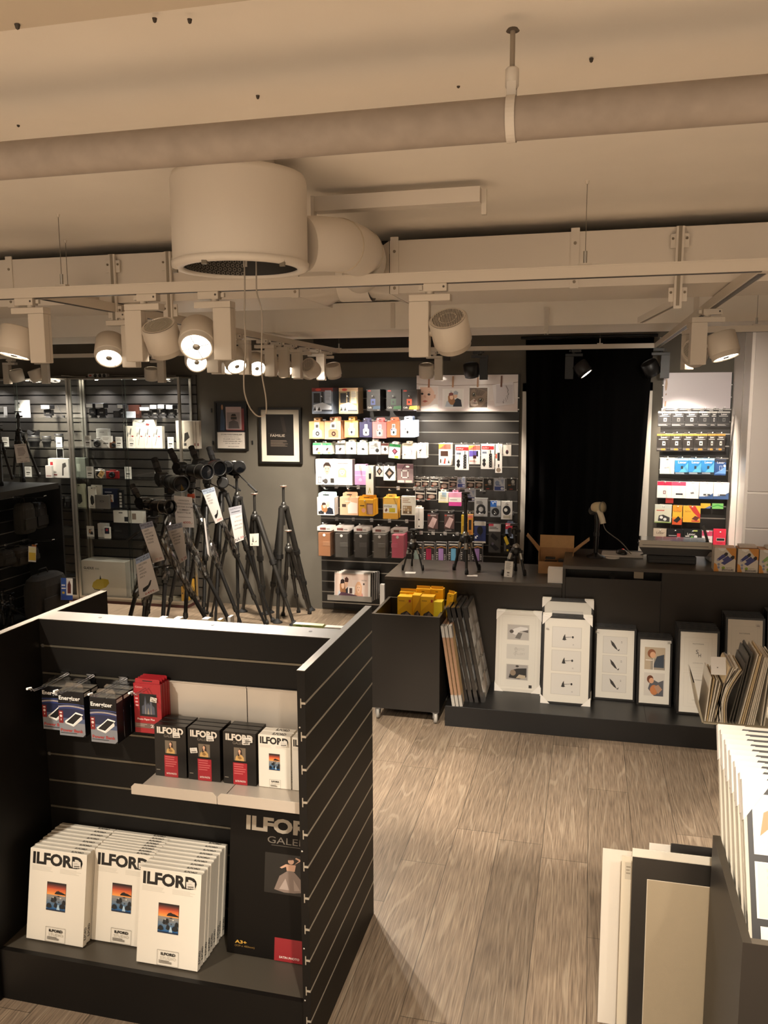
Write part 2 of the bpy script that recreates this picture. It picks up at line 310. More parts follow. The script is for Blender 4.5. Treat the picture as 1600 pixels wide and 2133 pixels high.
# ================================================================ the room
ZC, YW = 2.65, 7.34
def wood():
    m = bpy.data.materials.new('mat_oak_planks'); m.use_nodes = True; nt = m.node_tree; N = nt.nodes.new; L = nt.links.new
    b = nt.nodes['Principled BSDF']; tc = N('ShaderNodeTexCoord'); sx = N('ShaderNodeSeparateXYZ'); L(tc.outputs['Object'], sx.inputs[0])
    def math_(op, a, v=None, c=None):
        n = N('ShaderNodeMath'); n.operation = op
        for i, q in enumerate((a, v, c)):
            if q is None: continue
            if isinstance(q, (int, float)): n.inputs[i].default_value = q
            else: L(q, n.inputs[i])
        return n.outputs[0]
    W, LEN = .197, 1.22
    px = math_('DIVIDE', math_('SUBTRACT', sx.outputs['X'], .046), W); ix = math_('FLOOR', px); fx = math_('SUBTRACT', px, ix)
    wn = N('ShaderNodeTexWhiteNoise'); wn.noise_dimensions = '1D'; L(ix, wn.inputs['W'])
    py = math_('ADD', math_('DIVIDE', sx.outputs['Y'], LEN), wn.outputs['Value']); iy = math_('FLOOR', py); fy = math_('SUBTRACT', py, iy)
    cb = N('ShaderNodeCombineXYZ'); L(ix, cb.inputs[0]); L(iy, cb.inputs[1]); w2 = N('ShaderNodeTexWhiteNoise'); w2.noise_dimensions = '2D'; L(cb.outputs[0], w2.inputs['Vector'])
    # stretched coordinates with an offset per plank
    c2 = N('ShaderNodeCombineXYZ'); L(math_('ADD', math_('MULTIPLY', sx.outputs['X'], 1.), math_('MULTIPLY', w2.outputs['Value'], 37.)), c2.inputs[0]); L(math_('MULTIPLY', sx.outputs['Y'], .075), c2.inputs[1]); L(math_('MULTIPLY', w2.outputs['Value'], 11.), c2.inputs[2])
    n1 = N('ShaderNodeTexNoise'); n1.inputs['Scale'].default_value = 4.2; n1.inputs['Detail'].default_value = 2.2; L(c2.outputs[0], n1.inputs['Vector'])
    rings = math_('SINE', math_('MULTIPLY', n1.outputs['Fac'], 120.))
    n2 = N('ShaderNodeTexNoise'); n2.inputs['Scale'].default_value = 210; n2.inputs['Detail'].default_value = 3
    c3 = N('ShaderNodeCombineXYZ'); L(sx.outputs['X'], c3.inputs[0]); L(math_('MULTIPLY', sx.outputs['Y'], .035), c3.inputs[1]); L(c3.outputs[0], n2.inputs['Vector'])
    r1 = N('ShaderNodeValToRGB'); r1.color_ramp.elements[0].position = .92; r1.color_ramp.elements[1].position = .99; L(math_('MULTIPLY_ADD', rings, .5, .5), r1.inputs['Fac'])
    r2 = N('ShaderNodeValToRGB'); r2.color_ramp.elements[0].color = lin('655648'); r2.color_ramp.elements[1].color = lin('98856f'); r2.color_ramp.elements[0].position = .3; r2.color_ramp.elements[1].position = .72; L(n2.outputs['Fac'], r2.inputs['Fac'])
    m1 = N('ShaderNodeMix'); m1.data_type = 'RGBA'; L(math_('MULTIPLY', r1.outputs['Color'], .2), m1.inputs['Factor']); L(r2.outputs['Color'], m1.inputs['A']); m1.inputs['B'].default_value = lin('c2b29a')
    tone = math_('MULTIPLY_ADD', w2.outputs['Value'], .3, .8)
    gap = math_('MULTIPLY', math_('LESS_THAN', math_('ABSOLUTE', math_('SUBTRACT', fx, .5)), .492), math_('GREATER_THAN', fy, .0022))
    k = math_('MULTIPLY', tone, math_('MULTIPLY_ADD', gap, .6, .4))
    m2 = N('ShaderNodeMix'); m2.data_type = 'RGBA'; m2.blend_type = 'MULTIPLY'; m2.inputs['Factor'].default_value = 1; L(m1.outputs['Result'], m2.inputs['A']); L(k, m2.inputs['B'])
    L(m2.outputs['Result'], b.inputs['Base Color']); b.inputs['Roughness'].default_value = .42
    bp = N('ShaderNodeBump'); bp.inputs['Strength'].default_value = .25; bp.inputs['Distance'].default_value = .002; L(math_('ADD', n2.outputs['Fac'], gap), bp.inputs['Height']); L(bp.outputs['Normal'], b.inputs['Normal'])
    return m
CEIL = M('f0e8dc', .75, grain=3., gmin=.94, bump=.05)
WHITE = M('d6cbbc', .5); WALL = M('5c564c', .8, grain=5., gmin=.9)
mb = MB(); mb.box(-7, 4, -1.5, 7.6, -.1, 0, wood()); mb.build('floor', kind='structure')
# ceiling: slightly wavy old plaster
mb = MB(); nx, ny = 12, 90; P = []; F = []
def cz(y): return ZC + (.012*math.sin((y-.55)*2*PI/.8) if .3 < y < 1.9 else 0)
for j in range(ny+1):
    y = -1.5+9.1*j/ny
    for i in range(nx+1): P.append((-7+11*i/nx, y, cz(y)))
for j in range(ny):
    for i in range(nx): a = j*(nx+1)+i; F.append((a, a+nx+1, a+nx+2, a+1))
mb.add(P, F, CEIL, True); mb.box(-7, 4, -1.5, 7.6, ZC+.06, ZC+.2, CEIL); mb.build('ceiling', kind='structure')
yb = PZ(260, 33, 2.57).y
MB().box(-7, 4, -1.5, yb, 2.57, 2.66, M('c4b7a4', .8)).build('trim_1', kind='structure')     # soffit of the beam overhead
MB().box(-7, 4, YW, YW+.12, 0, 2.7, WALL).build('wall_back', kind='structure')
MB().box(-6.4, -6.3, -1.5, 7.6, 0, 2.7, WALL).build('wall_left', kind='structure')
MB().box(3.4, 3.5, -1.5, 7.6, 0, 2.7, M('b7aa99', .7)).build('wall_right', kind='structure')
# second cream duct before the back wall, with the dark stretch of wall beyond it
mb = MB(); mb.box(-7, 3.4, 5.72, 6.47, 2.452, 2.64, CEIL)
for x in (-1.35, .62): mb.box(x, x+.03, 5.712, 5.72, 2.46, 2.63, WHITE)
mb.box(-6.3, 3.4, 3.56, 3.6, ZD1-.1 if 0 else 2.5, 2.66, M('2a2622', .9))  # unseen dark filler behind the near duct, added to darken the gap above it
mb.build('trim_2', kind='structure')
MB().box(-2.45, -1.2, YW-.02, YW, 2.3, 2.63, M('2c2926', .8)).build('trim_3', kind='structure')
# white column with panelled cupboard fronts, right
XB = 1.125
mb = MB(); WC = M('d3c9c0', .4); mb.box(XB, 3.4, 6.58, YW, 0, 2.63, WC)
for z0, z1 in ((1.29, 2.62), (1.02, 1.272), (.5, 1.005)): mb.box(XB+.022, 3.38, 6.568, 6.582, z0, z1, M('b9aea6', .45))
mb.box(XB-.004, XB, 6.85, 6.858, 0, 2.6, M('8d857c', .6))
mb.build('wall_right_column', kind='structure').name = 'trim_4'
# doorway behind the curtain: white frame, white leaf
mb = MB(); DW = M('cfc6ba', .45)
mb.box(-.565, .5, YW-.02, YW, 0, 2.1, DW); mb.box(-.565, -.5, YW-.035, YW-.02, 0, 2.1, DW); mb.box(.435, .5, YW-.035, YW-.02, 0, 2.1, DW)
mb.box(-.565, .5, YW-.035, YW-.02, 2.03, 2.1, DW)
mb.build('door_1', kind='structure')
# black curtain in front of it
mb = MB(); nu, nv = 90, 14; P = []; F = []
for j in range(nv+1):
    z = .02+(2.46-.02)*j/nv; t = j/nv
    x0 = -.54+.035*math.sin(PI*(1-t))*.6; x1 = .41+.08*t**1.2
    for i in range(nu+1):
        s = i/nu; P.append((x0+(x1-x0)*s, 7.22+.02*math.sin(s*2*PI*9+.8*math.sin(s*11)+.4*math.sin(t*3))*(1-.3*t)+.01*math.sin(s*31), z))
for j in range(nv):
    for i in range(nu): a = j*(nu+1)+i; F.append((a, a+1, a+nu+2, a+nu+1))
mb.add(P, F, M('090808', 1., spec=.05), True)
cur = mb.build('curtain'); tag(cur, 'floor length black curtain covering the doorway between the two product walls', 'curtain')
mb = MB(); mb.cyl((-.58, 7.22, 2.475), (.52, 7.22, 2.475), .012, mat=M('1b1a1a', .4, .6)); r = mb.build('rod'); r.parent = cur
# ---------------------------------------------------------------- ducts, pipe and the air diffuser
PAINT = M('d2c9bd', .6)
YD, ZD0, ZD1 = 3.3, 2.4, 2.602
def duct_run(name, label, xa, xb, straps):
    t = thing(name, label, 'duct', ((xa+xb)/2, YD+.22, ZD0))
    o = MB().box(-(xb-xa)/2, (xb-xa)/2, -.22, .24, 0, ZD1-ZD0, PAINT).build('duct_body', t)
    for k, x in enumerate(straps):
        m = MB(); x -= (xa+xb)/2
        m.box(x-.016, x+.016, -.226, -.2205, -.004, .215, PAINT)
        for z in (.02, .16): m.lathe([(.006, 0), (.005, .003)], M('8f8474', .4, .5), 10, (x, -.2265, z), (0, -1, 0))
        m.build('strap', t)
    return t
xe = PY(622, 560, YD).x; xs = PY(812, 560, YD).x
dl = duct_run('air_duct', 'rectangular cream air duct along the ceiling, left of the round diffuser', -6.2, xe, [PY(22, 590, YD).x, PY(625, 600, YD).x-.02])
dr = duct_run('air_duct', 'rectangular cream air duct along the ceiling, right of the round diffuser', xs, 3.3, [xs+.02, PY(1198, 520, YD).x])
# round tee with tapering collars, elbow and drum diffuser
cyc = Vector((-.963, 2.25, 0)); CR, CZ0, CZ1 = .187, 2.35, 2.6
t = thing('air_diffuser', 'big cream drum shaped air diffuser hanging from the ceiling', 'air vent', (cyc.x, cyc.y, CZ0))
m = MB(); m.lathe([(CR, 0.02), (CR, .235), (CR-.005, .25), (.02, .25)], PAINT, 56, caps=False); m.cyl((0, 0, .25), (0, 0, ZC-CZ0), .1, mat=PAINT, n=24); m.build('drum', t)
m = MB(); m.lathe([(CR, .02), (CR+.004, .018), (CR+.002, .004), (CR-.008, 0), (CR*.85, .002), (CR*.85, .008)], PAINT, 56, caps=False); m.build('rim', t)
m = MB(); m.lathe([(CR*.86, .008), (CR*.86, .2)], M('35312c', .6), 40, caps=False); m.lathe([(CR*.86, .2), (.001, .2)], M('1d1b19', .8), 40, caps=False)
m.lathe([(.09, .19), (.095, .12), (.085, .12), (.085, .19)], M('4a443d', .5), 28, (.03, .02, 0), caps=False)
m.cyl((0, .03, .2), (0, .03, .015), .006, mat=PAINT); m.build('inner_shell', t)
m = MB()     # perforated sheet on the left half of the inside
for r_ in range(7):
    for i in range(26):
        a = PI*.62+PI*.8*i/26+(.06 if r_ % 2 else 0); c = Vector((CR*.8*math.cos(a), CR*.8*math.sin(a), .012+.0115*r_)); n = Vector((-math.cos(a), -math.sin(a), 0))
        m.lathe([(.0052, 0), (.0038, .0)], M('a2988a', .45), 6, c, n, caps=False)
m.build('perforated_sheet', t)
for a in (200, 262, 330):
    m = MB(); c = Vector((CR*.97*math.cos(R(a)), CR*.97*math.sin(R(a)), -.006)); m.box(c.x-.007, c.x+.007, c.y-.004, c.y+.004, c.z-.002, .012, M('6d6456', .5)); m.build('clip', t)
xm = (xe+xs)/2
t = thing('duct_junction', 'round cream elbow and tapered collar joining the drum diffuser to the duct', 'duct', (xm, YD+.2, ZD0))
m = MB(); hz = (ZD1-ZD0)/2; hw = (xs-xe)/2
def rect_ring(x, n=24): 
    P = []
    for i in range(n):
        a = 2*PI*i/n+PI/4; c, s_ = math.cos(a), math.sin(a); k = 1/max(abs(c), abs(s_)); P.append((x, c*k*.2, hz+s_*k*hz))
    return P
def circ_ring(x, r_, n=24): return [(x, math.cos(2*PI*i/n+PI/4)*r_, hz+math.sin(2*PI*i/n+PI/4)*r_*.86) for i in range(n)]
for sg in (-1, 1):
    P = rect_ring(sg*(hw-.002))+circ_ring(sg*hw*.35, .108); m.add(P, [(i, (i+1) % 24, 24+(i+1) % 24, 24+i) for i in range(24)], PAINT, True)
m.cyl((-hw*.35, 0, hz), (hw*.35, 0, hz), .106, mat=PAINT, n=24, caps=False); m.build('tapered_collar', t)
m = MB(); A = Vector((cyc.x+CR*.77, cyc.y+CR*.66, 0))-Vector((xm, YD+.2, 0)); pts = []
for i in range(13):
    s = i/12; p = (1-s)**2*A+2*s*(1-s)*(A+Vector((.2, .18, 0)))+s*s*Vector((.01, 0, 0)); pts.append((p.x, p.y, hz*(.35+.65*s)))
m.tube(pts, .078, PAINT, 28)
for i in (3, 6, 9): 
    p, q = Vector(pts[i]), Vector(pts[i+1]); d = (q-p).normalized(); m.cyl(p, p+d*.004, .0805, mat=M('b5a793', .6), n=28)
m.build('elbow', t)
# hanging channel brackets on the duct
def bracket(x, label, y=YD-.012, z0=2.31, z1=2.6):
    t = thing('duct_hanger', label, 'bracket', (x, y, z0), group='duct hangers')
    m = MB(); m.box(-.014, .014, -.012, 0, 0, z1-z0, PAINT); m.box(-.006, .006, -.0135, -.011, .01, z1-z0, M('8d8272', .5)); m.build('channel', t)
    for z in (.05, z1-z0-.05):
        m = MB(); m.box(-.032, .032, -.004, .004, z-.025, z+.025, PAINT)
        for sx in (-.024, .024): m.lathe([(.005, 0), (.004, .004)], M('7b705f', .4, .6), 8, (sx, -.004, z+.008), (0, -1, 0))
        m.build('gusset', t)
    return t
for px_, lb in ((236, 'painted steel channel hanger on the duct, left one of the pair beside the drum'), (352, 'painted steel channel hanger on the duct right beside the drum diffuser'), (1414, 'painted steel channel hanger on the duct at the far right with a strut below')):
    bracket(PY(px_, 560, YD-.012).x, lb)
x1 = PY(1414, 560, YD).x
m = MB(); m.box(-.016, .016, 0, .4, 0, .022, PAINT); m.box(-.006, .006, 0, .4, -.001, .001, M('75695a', .5))
o = m.build('strut', loc=(x1-.005, YD+.03, 2.325), rot=(R(-4), 0, R(14))); tag(o, 'short painted channel strut under the duct near the right track', 'bracket')
m = MB(); m.box(-.013, .013, -.08, .03, -.02, 0, PAINT); m.box(-.006, .006, -.079, .02, -.021, -.0195, M('75695a', .5)); m.box(-.013, .013, 0, .02, 0, .15, PAINT)
q = PY(1138, 690, 5.68); o = m.build('strut', loc=q); tag(o, 'small bent painted hanger strut under the rear duct', 'bracket')
o = MB().box(0, .53, 0, .05, 0, .045, PAINT).box(-.004, .006, -.01, .02, -.16, .045, PAINT).box(.53, .545, .04, .06, -.03, .045, PAINT).build('mounting_rail', loc=PY(652, 440, 2.62)+Vector((0, 0, .0)))
tag(o, 'painted steel mounting rail fixed to the ceiling beside the drum diffuser', 'rail')
# pipe with clamp
t = thing('ceiling_pipe', 'long cream painted pipe running across under the ceiling overhead', 'pipe', (0, 1.569, 2.484))
m = MB(); m.cyl((-6.2, 0, 0), (3.3, 0, 0), .0365, mat=M('a3968a', .75, grain=25., gmin=.85), n=24); m.build('pipe_body', t)
xr = PY(1067, 150, 1.569).x
t = thing('pipe_clamp', 'threaded rod and strap clamp holding up the ceiling pipe', 'clamp', (xr, 1.569, 2.484))
RODM = M('8b7e6e', .7)
m = MB(); m.cyl((0, 0, .075), (0, 0, .15), .0045, mat=RODM); m.lathe([(.012, .146), (.009, .15)], M('5a5046', .8), 12); m.build('rod', t)
m = MB(); m.lathe([(.0085, .076), (.0085, .086), (.012, .083), (.012, .055), (.009, .05)], PAINT, 14); m.build('nut', t)
m = MB(); pr = [(math.sin(a)*.039, math.cos(a)*.039) for a in [2*PI*i/32 for i in range(33)]]
for a, b in zip(pr, pr[1:]): m.add([(-.008, a[0], a[1]), (.008, a[0], a[1]), (.008, b[0], b[1]), (-.008, b[0], b[1])], [(0, 1, 2, 3)], PAINT, True)
m.box(-.008, .008, -.012, -.009, .034, .06, PAINT); m.box(-.008, .008, .009, .012, .034, .06, PAINT); m.build('strap', t)
# small grey screws and plugs left in the ceiling
for i, (x, y) in enumerate(((322, 38), (395, 40), (36, 51), (38, 258), (537, 199), (955, 176), (1232, 122))):
    z = 2.569 if y < 52 and x < 300 else ZC-.004
    p = PZ(x, y, z); m = MB(); m.lathe([(.0045, 0), (.003, -.006), (.0001, -.008)], M('3d352c', .7), 8); o = m.build('screw', loc=p)
    tag(o, 'tiny dark screw in the ceiling, '+('left one of two close together below the beam', 'right one of two close together below the beam', 'on the soffit of the beam near the corner', 'lone one above the pipe at far left', 'above the pipe, over the drum diffuser', 'above the pipe, left of the pipe clamp', 'above the pipe, right of the pipe clamp')[i], 'screw')
# ================================================================ lighting track and spotlights
ZT = 2.36
WT = M('cdc2b3', .42); BT = M('141313', .45)
def beam(name, label, a, b, zt=ZT, w=.035, h=.036):
    a, b = Vector(a), Vector(b); L = (b-a).length; ang = math.atan2(b.y-a.y, b.x-a.x)
    t = thing(name, label, 'light track', ((a.x+b.x)/2, (a.y+b.y)/2, zt), (0, 0, ang))
    MB().box(-L/2, L/2, -w/2, w/2, 0, h, WT).box(-L/2, L/2, -w/2-.002, -w/2, h*.9, h, WT).build('profile', t)
    MB().box(-L/2+.03, L/2-.03, -.011, .011, -.0012, .001, M('57504a', .5)).box(-L/2+.03, L/2-.03, -.004, .004, -.0016, -.001, M('1b1a19', .4)).build('slot', t)
    return t
YF = PZ(800, 593, ZT).y+.017
pL = PZ(75, 621, ZT); pB = PZ(712, 738, ZT); pR1 = PZ(1372, 722, ZT); XR = pR1.x
YBK = (pB.y+pR1.y)/2
beam('lighting_track', 'nearest white light track, running across under the round drum diffuser', (-6, YF, ZT), (XR+.02, YF, ZT))
beam('lighting_track', 'left white light track running away from the viewer, crowded with spotlights', (pL.x, YF+.02, ZT), (pB.x+.02, YBK-.02, ZT))
beam('lighting_track', 'right white light track running away from the viewer towards the memory card rack', (XR, YF+.02, ZT), (XR, YBK-.02, ZT))
beam('lighting_track', 'rear white light track running across in front of the curtain', (-6, YBK, ZT), (XR+.02, YBK, ZT))
beam('lighting_track', 'short white light track at right, beyond the right track, leading to the white column', (XR+.02, 5.35, ZT), (3., 5.35, ZT))
beam('cable_tray', 'pale channel running under the ceiling between the left spotlights and the duct', (PZ(238, 640, 2.4).x, 3.2, 0), (PZ(640, 722, 2.4).x, 6.2, 0), 2.4, .05, .025)
def wire(label, p, ztop):
    t = thing('suspension_wire', label, 'wire', p, group='track suspension wires')
    m = MB(); m.box(-.022, .022, -.012, .012, .0, .008, WT); m.cyl((0, 0, .008), (0, 0, .045), .006, mat=STEEL, n=8); m.build('gripper', t)
    MB().cyl((0, 0, .045), (0, 0, ztop-p[2]), .0012, mat=M('7c7468', .4, .7), n=6).build('wire', t)
    m = MB(); m.lathe([(.007, 0), (.004, -.01)], WT, 10, (0, 0, ztop-p[2])); m.build('anchor', t)
wire('thin wire holding the nearest light track at left', (PY(129, 590, YF).x, YF, ZT+.036), ZC)
wire('thin wire holding the nearest light track at right, in front of the duct', (PY(1219, 545, YF).x, YF, ZT+.036), ZC)
wire('thin wire holding the left light track, seen behind the left wire of the nearest one', (PZ(131, 628, ZT+.036).x, YF+.45, ZT+.036), ZC)
for px_, lb in ((1250, 'thin wire holding the rear light track above the curtain'), (1376, 'thin wire holding the rear light track at its right end'), (706, 'thin wire holding the rear light track at its left end')):
    wire(lb, (PY(px_, 715, YBK).x, YBK, ZT+.036), ZC)
wire('thin wire holding the short track at right', (PY(1577, 660, 5.35).x, 5.35, ZT+.036), ZC)
LENS = M('ffffff', .3, emit=14., ecol='fff0dc'); LENSOFF = M('d9d6d0', .15)
WARM = (1., .89, .75); LK = 7.
def spot(label, p, d, side=1, rz=0., col='w', watt=40, size=50, blend=.6, k=1.):
    """track spotlight: adapter on the track, flat driver box on an arm, swivelling drum head beside it"""
    c = WT if col == 'w' else BT
    t = thing('track_spotlight', label, 'spotlight', p, (0, 0, rz), group='track spotlights')
    s = side
    m = MB(); m.box(-.038, .038, -.016, .016, -.026, 0, c, .002); m.box(-.05*s-.006, -.05*s+.006, -.006, .006, -.02, -.006, c); m.cyl((-.02*s, 0, -.036), (-.02*s, 0, -.024), .014, mat=c, n=14)
    m.cyl((.028, -.0165, -.012), (.028, -.0158, -.012), .004, mat=M('4a443c', .5), n=8); m.build('adapter', t)
    m = MB(); xa, xb = sorted((-.085*s, .05*s)); m.box(xa, xb, -.022, .022, -.057, -.035, c, .0015); m.build('arm', t)
    xa, xb = sorted((-.085*s, -.02*s)); m = MB(); m.box(xa, xb, -.022, .022, -.235, -.0575, c, .002); m.box(xa+.002, xb-.002, -.0225, .0225, -.232, -.058, c)
    m.box(xa-.0004, xb+.0004, .006, .0072, -.234, -.06, M('a89d8e' if col == 'w' else '080808', .5)); m.build('driver_box', t)
    MB().cyl((-.022*s, 0, -.155), (.0*s, 0, -.155), .012, mat=c, n=12).build('swivel', t)
    dl = Vector(d).normalized(); dl.rotate(Euler((0, 0, -rz)))
    h = MB().lathe([(.058, .052), (.0635, .048), (.0635, -.035), (.0625, -.036), (.0575, -.037), (.0575, -.056), (.053, -.056), (.05, -.05)], c, 36, caps=False).build('head', t, (.05*s, 0, -.155))
    h.rotation_mode = 'QUATERNION'; h.rotation_quaternion = Vector((0, 0, -1)).rotation_difference(dl)
    g = MB(); g.lathe([(.058, .05), (.0001, .05)], M('3a352f' if col == 'w' else '0a0a0a', .6), 30, caps=False)
    for i in range(-9, 10):
        x = i*.0052; w = math.sqrt(max(0, .051**2-x*x)); g.box(x-.0012, x+.0012, -w, w, .0505, .053, c)
    for ra, rb in ((.051, .058), (.027, .0295)):
        P = g.ring((0, 0, .0535), (0, 0, 1), ra, 30)+g.ring((0, 0, .0535), (0, 0, 1), rb, 30); g.add(P, [(i, (i+1) % 30, 30+(i+1) % 30, 30+i) for i in range(30)], c)
    g.build('grille', h)
    m = MB(); m.lathe([(.0515, -.051), (.0001, -.051)], LENS if watt else LENSOFF, 28, caps=False); m.build('lens', h)
    m = MB(); m.box(-.0015, .0015, -.05, .05, -.055, -.052, STEEL).box(-.05, .05, -.0015, .0015, -.055, -.052, STEEL).lathe([(.014, -.053), (.012, -.056), (.0001, -.056)], STEEL, 14, caps=False).build('glare_cross', h)
    if watt:
        l = bpy.data.lights.new('lamp', 'SPOT'); l.energy = watt*k*LK; l.color = WARM; l.spot_size = R(size); l.spot_blend = blend; l.shadow_soft_size = .035
        o = bpy.data.objects.new('lamp', l); COL.objects.link(o); o.parent = h; o.location = (0, 0, -.075)
    return t
def onF(x): p = PY(x, 593, YF); return (p.x, YF, ZT)
def onB(x): p = PY(x, 727, YBK); return (p.x, YBK, ZT)
def onLT(x):      # on the left track
    d = ray(x, 618+(x-75)*(738-618)/637); k = (ZT-HC)/d.z; return tuple(EYE+d*k)
def onRT(y): p = PX(1600-(y-545)*225/175, y, XR); return (XR, p.y, ZT)
spot('white spotlight hanging at the far left of the nearest track, pointing straight down', onF(52), (-.14, -.2, -.97), -1, watt=34)
spot('white spotlight with vent grille to the viewer, below the drum diffuser', onF(308), (.0, .55, -.83), 1, watt=42)
spot('white spotlight on the nearest track below the drum diffuser, its glowing lens facing the viewer', onF(436), (.22, -.72, -.66), -1, watt=38, size=62)
spot('lone white spotlight with vent grille to the viewer, right of the drum diffuser', onF(908), (.1, .62, -.78), 1, watt=34)
aLT = math.atan2(YBK-YF, pB.x-pL.x)
spot('white spotlight on the left track with a glowing round lens, left of the grille spotlight', onLT(247), (.25, -.6, -.76), -1, 0, watt=30)
LT = [(425, -.75, 1.7, .6, -1, 10, 70), (492, -.35, 2.2, 0, -1, 26, 60), (470, -.5, 3.0, 0, 1, 15, 65), (547, -.45, 2.5, 0, -1, 18, 60), (576, -2.7, 6.3, .3, -1, 40, 75), (603, -1.0, 5.05, .7, -1, 26, 55), (634, -1.75, 7.25, 1.62, 1, 9, 48), (655, -2.9, 7.2, .8, -1, 36, 75), (682, -2.0, 7.2, 1.0, 1, 11, 80)]
for i, (x, tx, ty, tz, s, wt, sz) in enumerate(LT):
    lb = ['first', 'third', 'second', 'fourth', 'fifth', 'sixth', 'seventh', 'eighth', 'ninth'][i]; q = onLT(x)
    spot('white spotlight in the crowded left track row, %s from the near end' % lb, q, Vector((tx, ty, tz))-Vector((q[0]+.05*s, q[1], q[2]-.155)), s, 0, watt=wt, size=sz, blend=.9)
def aimed(label, q, tgt, s, col, wt, sz=75, rz=0.): spot(label, q, Vector(tgt)-Vector((q[0]+.05*s, q[1], q[2]-.155)), s, rz, col=col, watt=wt, size=sz, blend=1.)
aimed('white spotlight at far left of the rear track, left one of a pair with grilles', onB(22), (-5.2, 7.3, 1.0), 1, 'w', 20, 95)
aimed('white spotlight at far left of the rear track, brightly lit right one of a pair', onB(82), (-4.8, 7.3, 1.0), -1, 'w', 20, 95)
aimed('small white spotlight on the rear track in front of the glass cabinet', onB(324), (-4.1, 7.3, .9), -1, 'w', 20, 95)
aimed('small white spotlight on the rear track above the photo banner', onB(901), (-1.4, 7.3, 1.15), -1, 'w', 20)
aimed('black spotlight with arm on the rear track, above the right end of the banner', onB(995), (-.9, 7.3, 1.2), -1, 'b', 20)
spot('black spotlight in front of the curtain, lit lens tilted to the right', onB(1201), (.62, -.12, -.78), 1, 0, col='b', watt=12)
aimed('black spotlight at right end of the rear track, beside the memory card rack', onB(1372), (.95, 7.3, 1.3), -1, 'b', 20)
aimed('white spotlight on the right track, its head hidden behind its driver box', onRT(667), (1.0, 7.25, 1.35), 1, 'w', 30, 60, R(-90)+.25)
spot('white spotlight on the right track with its lit lens tilted down', onRT(635), (.27, -.16, -.95), 1, .1, watt=32)
# unseen lamps added behind the viewer to brighten the ceiling, floor and near goods
def lamp(p, d, w, size=60, blend=.7):
    l = bpy.data.lights.new('lamp', 'SPOT'); l.energy = w*LK; l.color = WARM; l.spot_size = R(size); l.spot_blend = blend; l.shadow_soft_size = .04
    o = bpy.data.objects.new('lamp', l); COL.objects.link(o); o.location = p; o.rotation_mode = 'QUATERNION'
    o.rotation_quaternion = Vector((0, 0, -1)).rotation_difference(Vector(d).normalized())
for x in (-2.4, -.7, 1.1):
    for y in (-.9, .1): lamp((x, y, 2.35), (0, 0, -1), 92, 78)
lamp((-2.3, .9, 2.3), (.8, 1.4, -1.9), 23, 55); lamp((.15, .5, 2.32), (-.3, 2.0, -2.3), 34, 55); lamp((1.0, .7, 2.3), (-.15, .6, -.8), 6)
w = bpy.data.worlds.new('shop'); SC.world = w; w.use_nodes = True
w.node_tree.nodes['Background'].inputs[0].default_value = (1., .84, .66, 1); w.node_tree.nodes['Background'].inputs[1].default_value = 1.0
SC.view_settings.exposure = 0.15
# ================================================================ near slatwall gondola with photo paper
def slats(mb, x0, x1, z0, z1, yf, pitch, first, th=.016, groove=.011, rail=None, lam=None, back=True, backm=None):
    """planks with rail grooves; front at yf, looking to -y"""
    lam = lam or LAM; rail = rail or STEEL
    zs = []; z = first
    while z > z0+.02: zs.append(z); z -= pitch
    edges = [z1]+[q for z in zs for q in (z+groove/2, z-groove/2)]+[z0]
    for a, b in zip(edges[::2], edges[1::2]):
        if a-b > .003: mb.box(x0, x1, yf, yf+th*.6, b, a, lam)
    if back: mb.box(x0, x1, yf+th*.6, yf+th, z0, z1, backm or lam)
    return zs
def rails(parent, x0, x1, zs, yf, h=.008, mat=None, lip=.001):
    for z in zs: MB().box(x0, x1, yf-lip, yf+.007, z-h/2, z+h/2, mat or STEEL).build('rail', parent)
GH = 1.23
gl, gr = -1.888, -.763
t = thing('display_gondola', 'black slatwall gondola holding photo paper boxes, power banks and steel shelves', 'display stand', ((gl+gr)/2, 2.53, 0))
ox = (gl+gr)/2
def L_(x): return x-ox
RAILB = M('6b6558', .4, .7)
y0, y1 = 2.155-2.53, 2.908-2.53
m = MB(); m.box(L_(gl), L_(gl)+.028, y0, y1, .0, GH-.002, LAM); m.box(L_(gl), L_(gl)+.028, y0, y1, GH-.002, GH, EDGE); m.build('side_panel', t)
m = MB(); m.box(L_(gr)-.024, L_(gr)-.014, y0, y1, 0, GH-.002, LAM)
zs = []; z = GH-.097
edges = [GH-.002]
while z > .12: zs.append(z); edges += [z+.0045, z-.0045]; z -= .1
edges.append(0)
for a, b in zip(edges[::2], edges[1::2]): m.box(L_(gr)-.014, L_(gr), y0, y1, b, a, LAM)
m.box(L_(gr)-.024, L_(gr), y0, y1, GH-.002, GH, EDGE); m.box(L_(gr)-.012, L_(gr)-.009, y0-.0004, y0+.01, 0, GH-.01, M('17130f', .5)) if 0 else None
for z in (GH-.17, GH-.55, GH-.86, .2): m.lathe([(.003, 0), (.002, .001)], STEEL, 8, (L_(gr)-.018, y0, z), (0, -1, 0))
m.build('side_panel', t)
RAILG = M('a79e8f', .42, .4)
for z in zs:
    k = MB(); k.box(L_(gr)-.012, L_(gr)+.0004, y0-.0005, y1+.0005, z-.0032, z+.0032, RAILG); k.box(L_(gr)-.0145, L_(gr)-.0115, y0-.001, y0+.004, z-.014, z+.014, RAILG); k.build('rail', t)
yb0 = 2.478-2.53; m = MB()
xi0, xi1 = L_(gl)+.028, L_(gr)-.024
zb = slats(m, xi0, xi1, .178, GH-.002, yb0, .1, GH-.097, th=.02); m.box(xi0, xi1, yb0+.02, yb0+.085, .0, GH-.002, LAM)
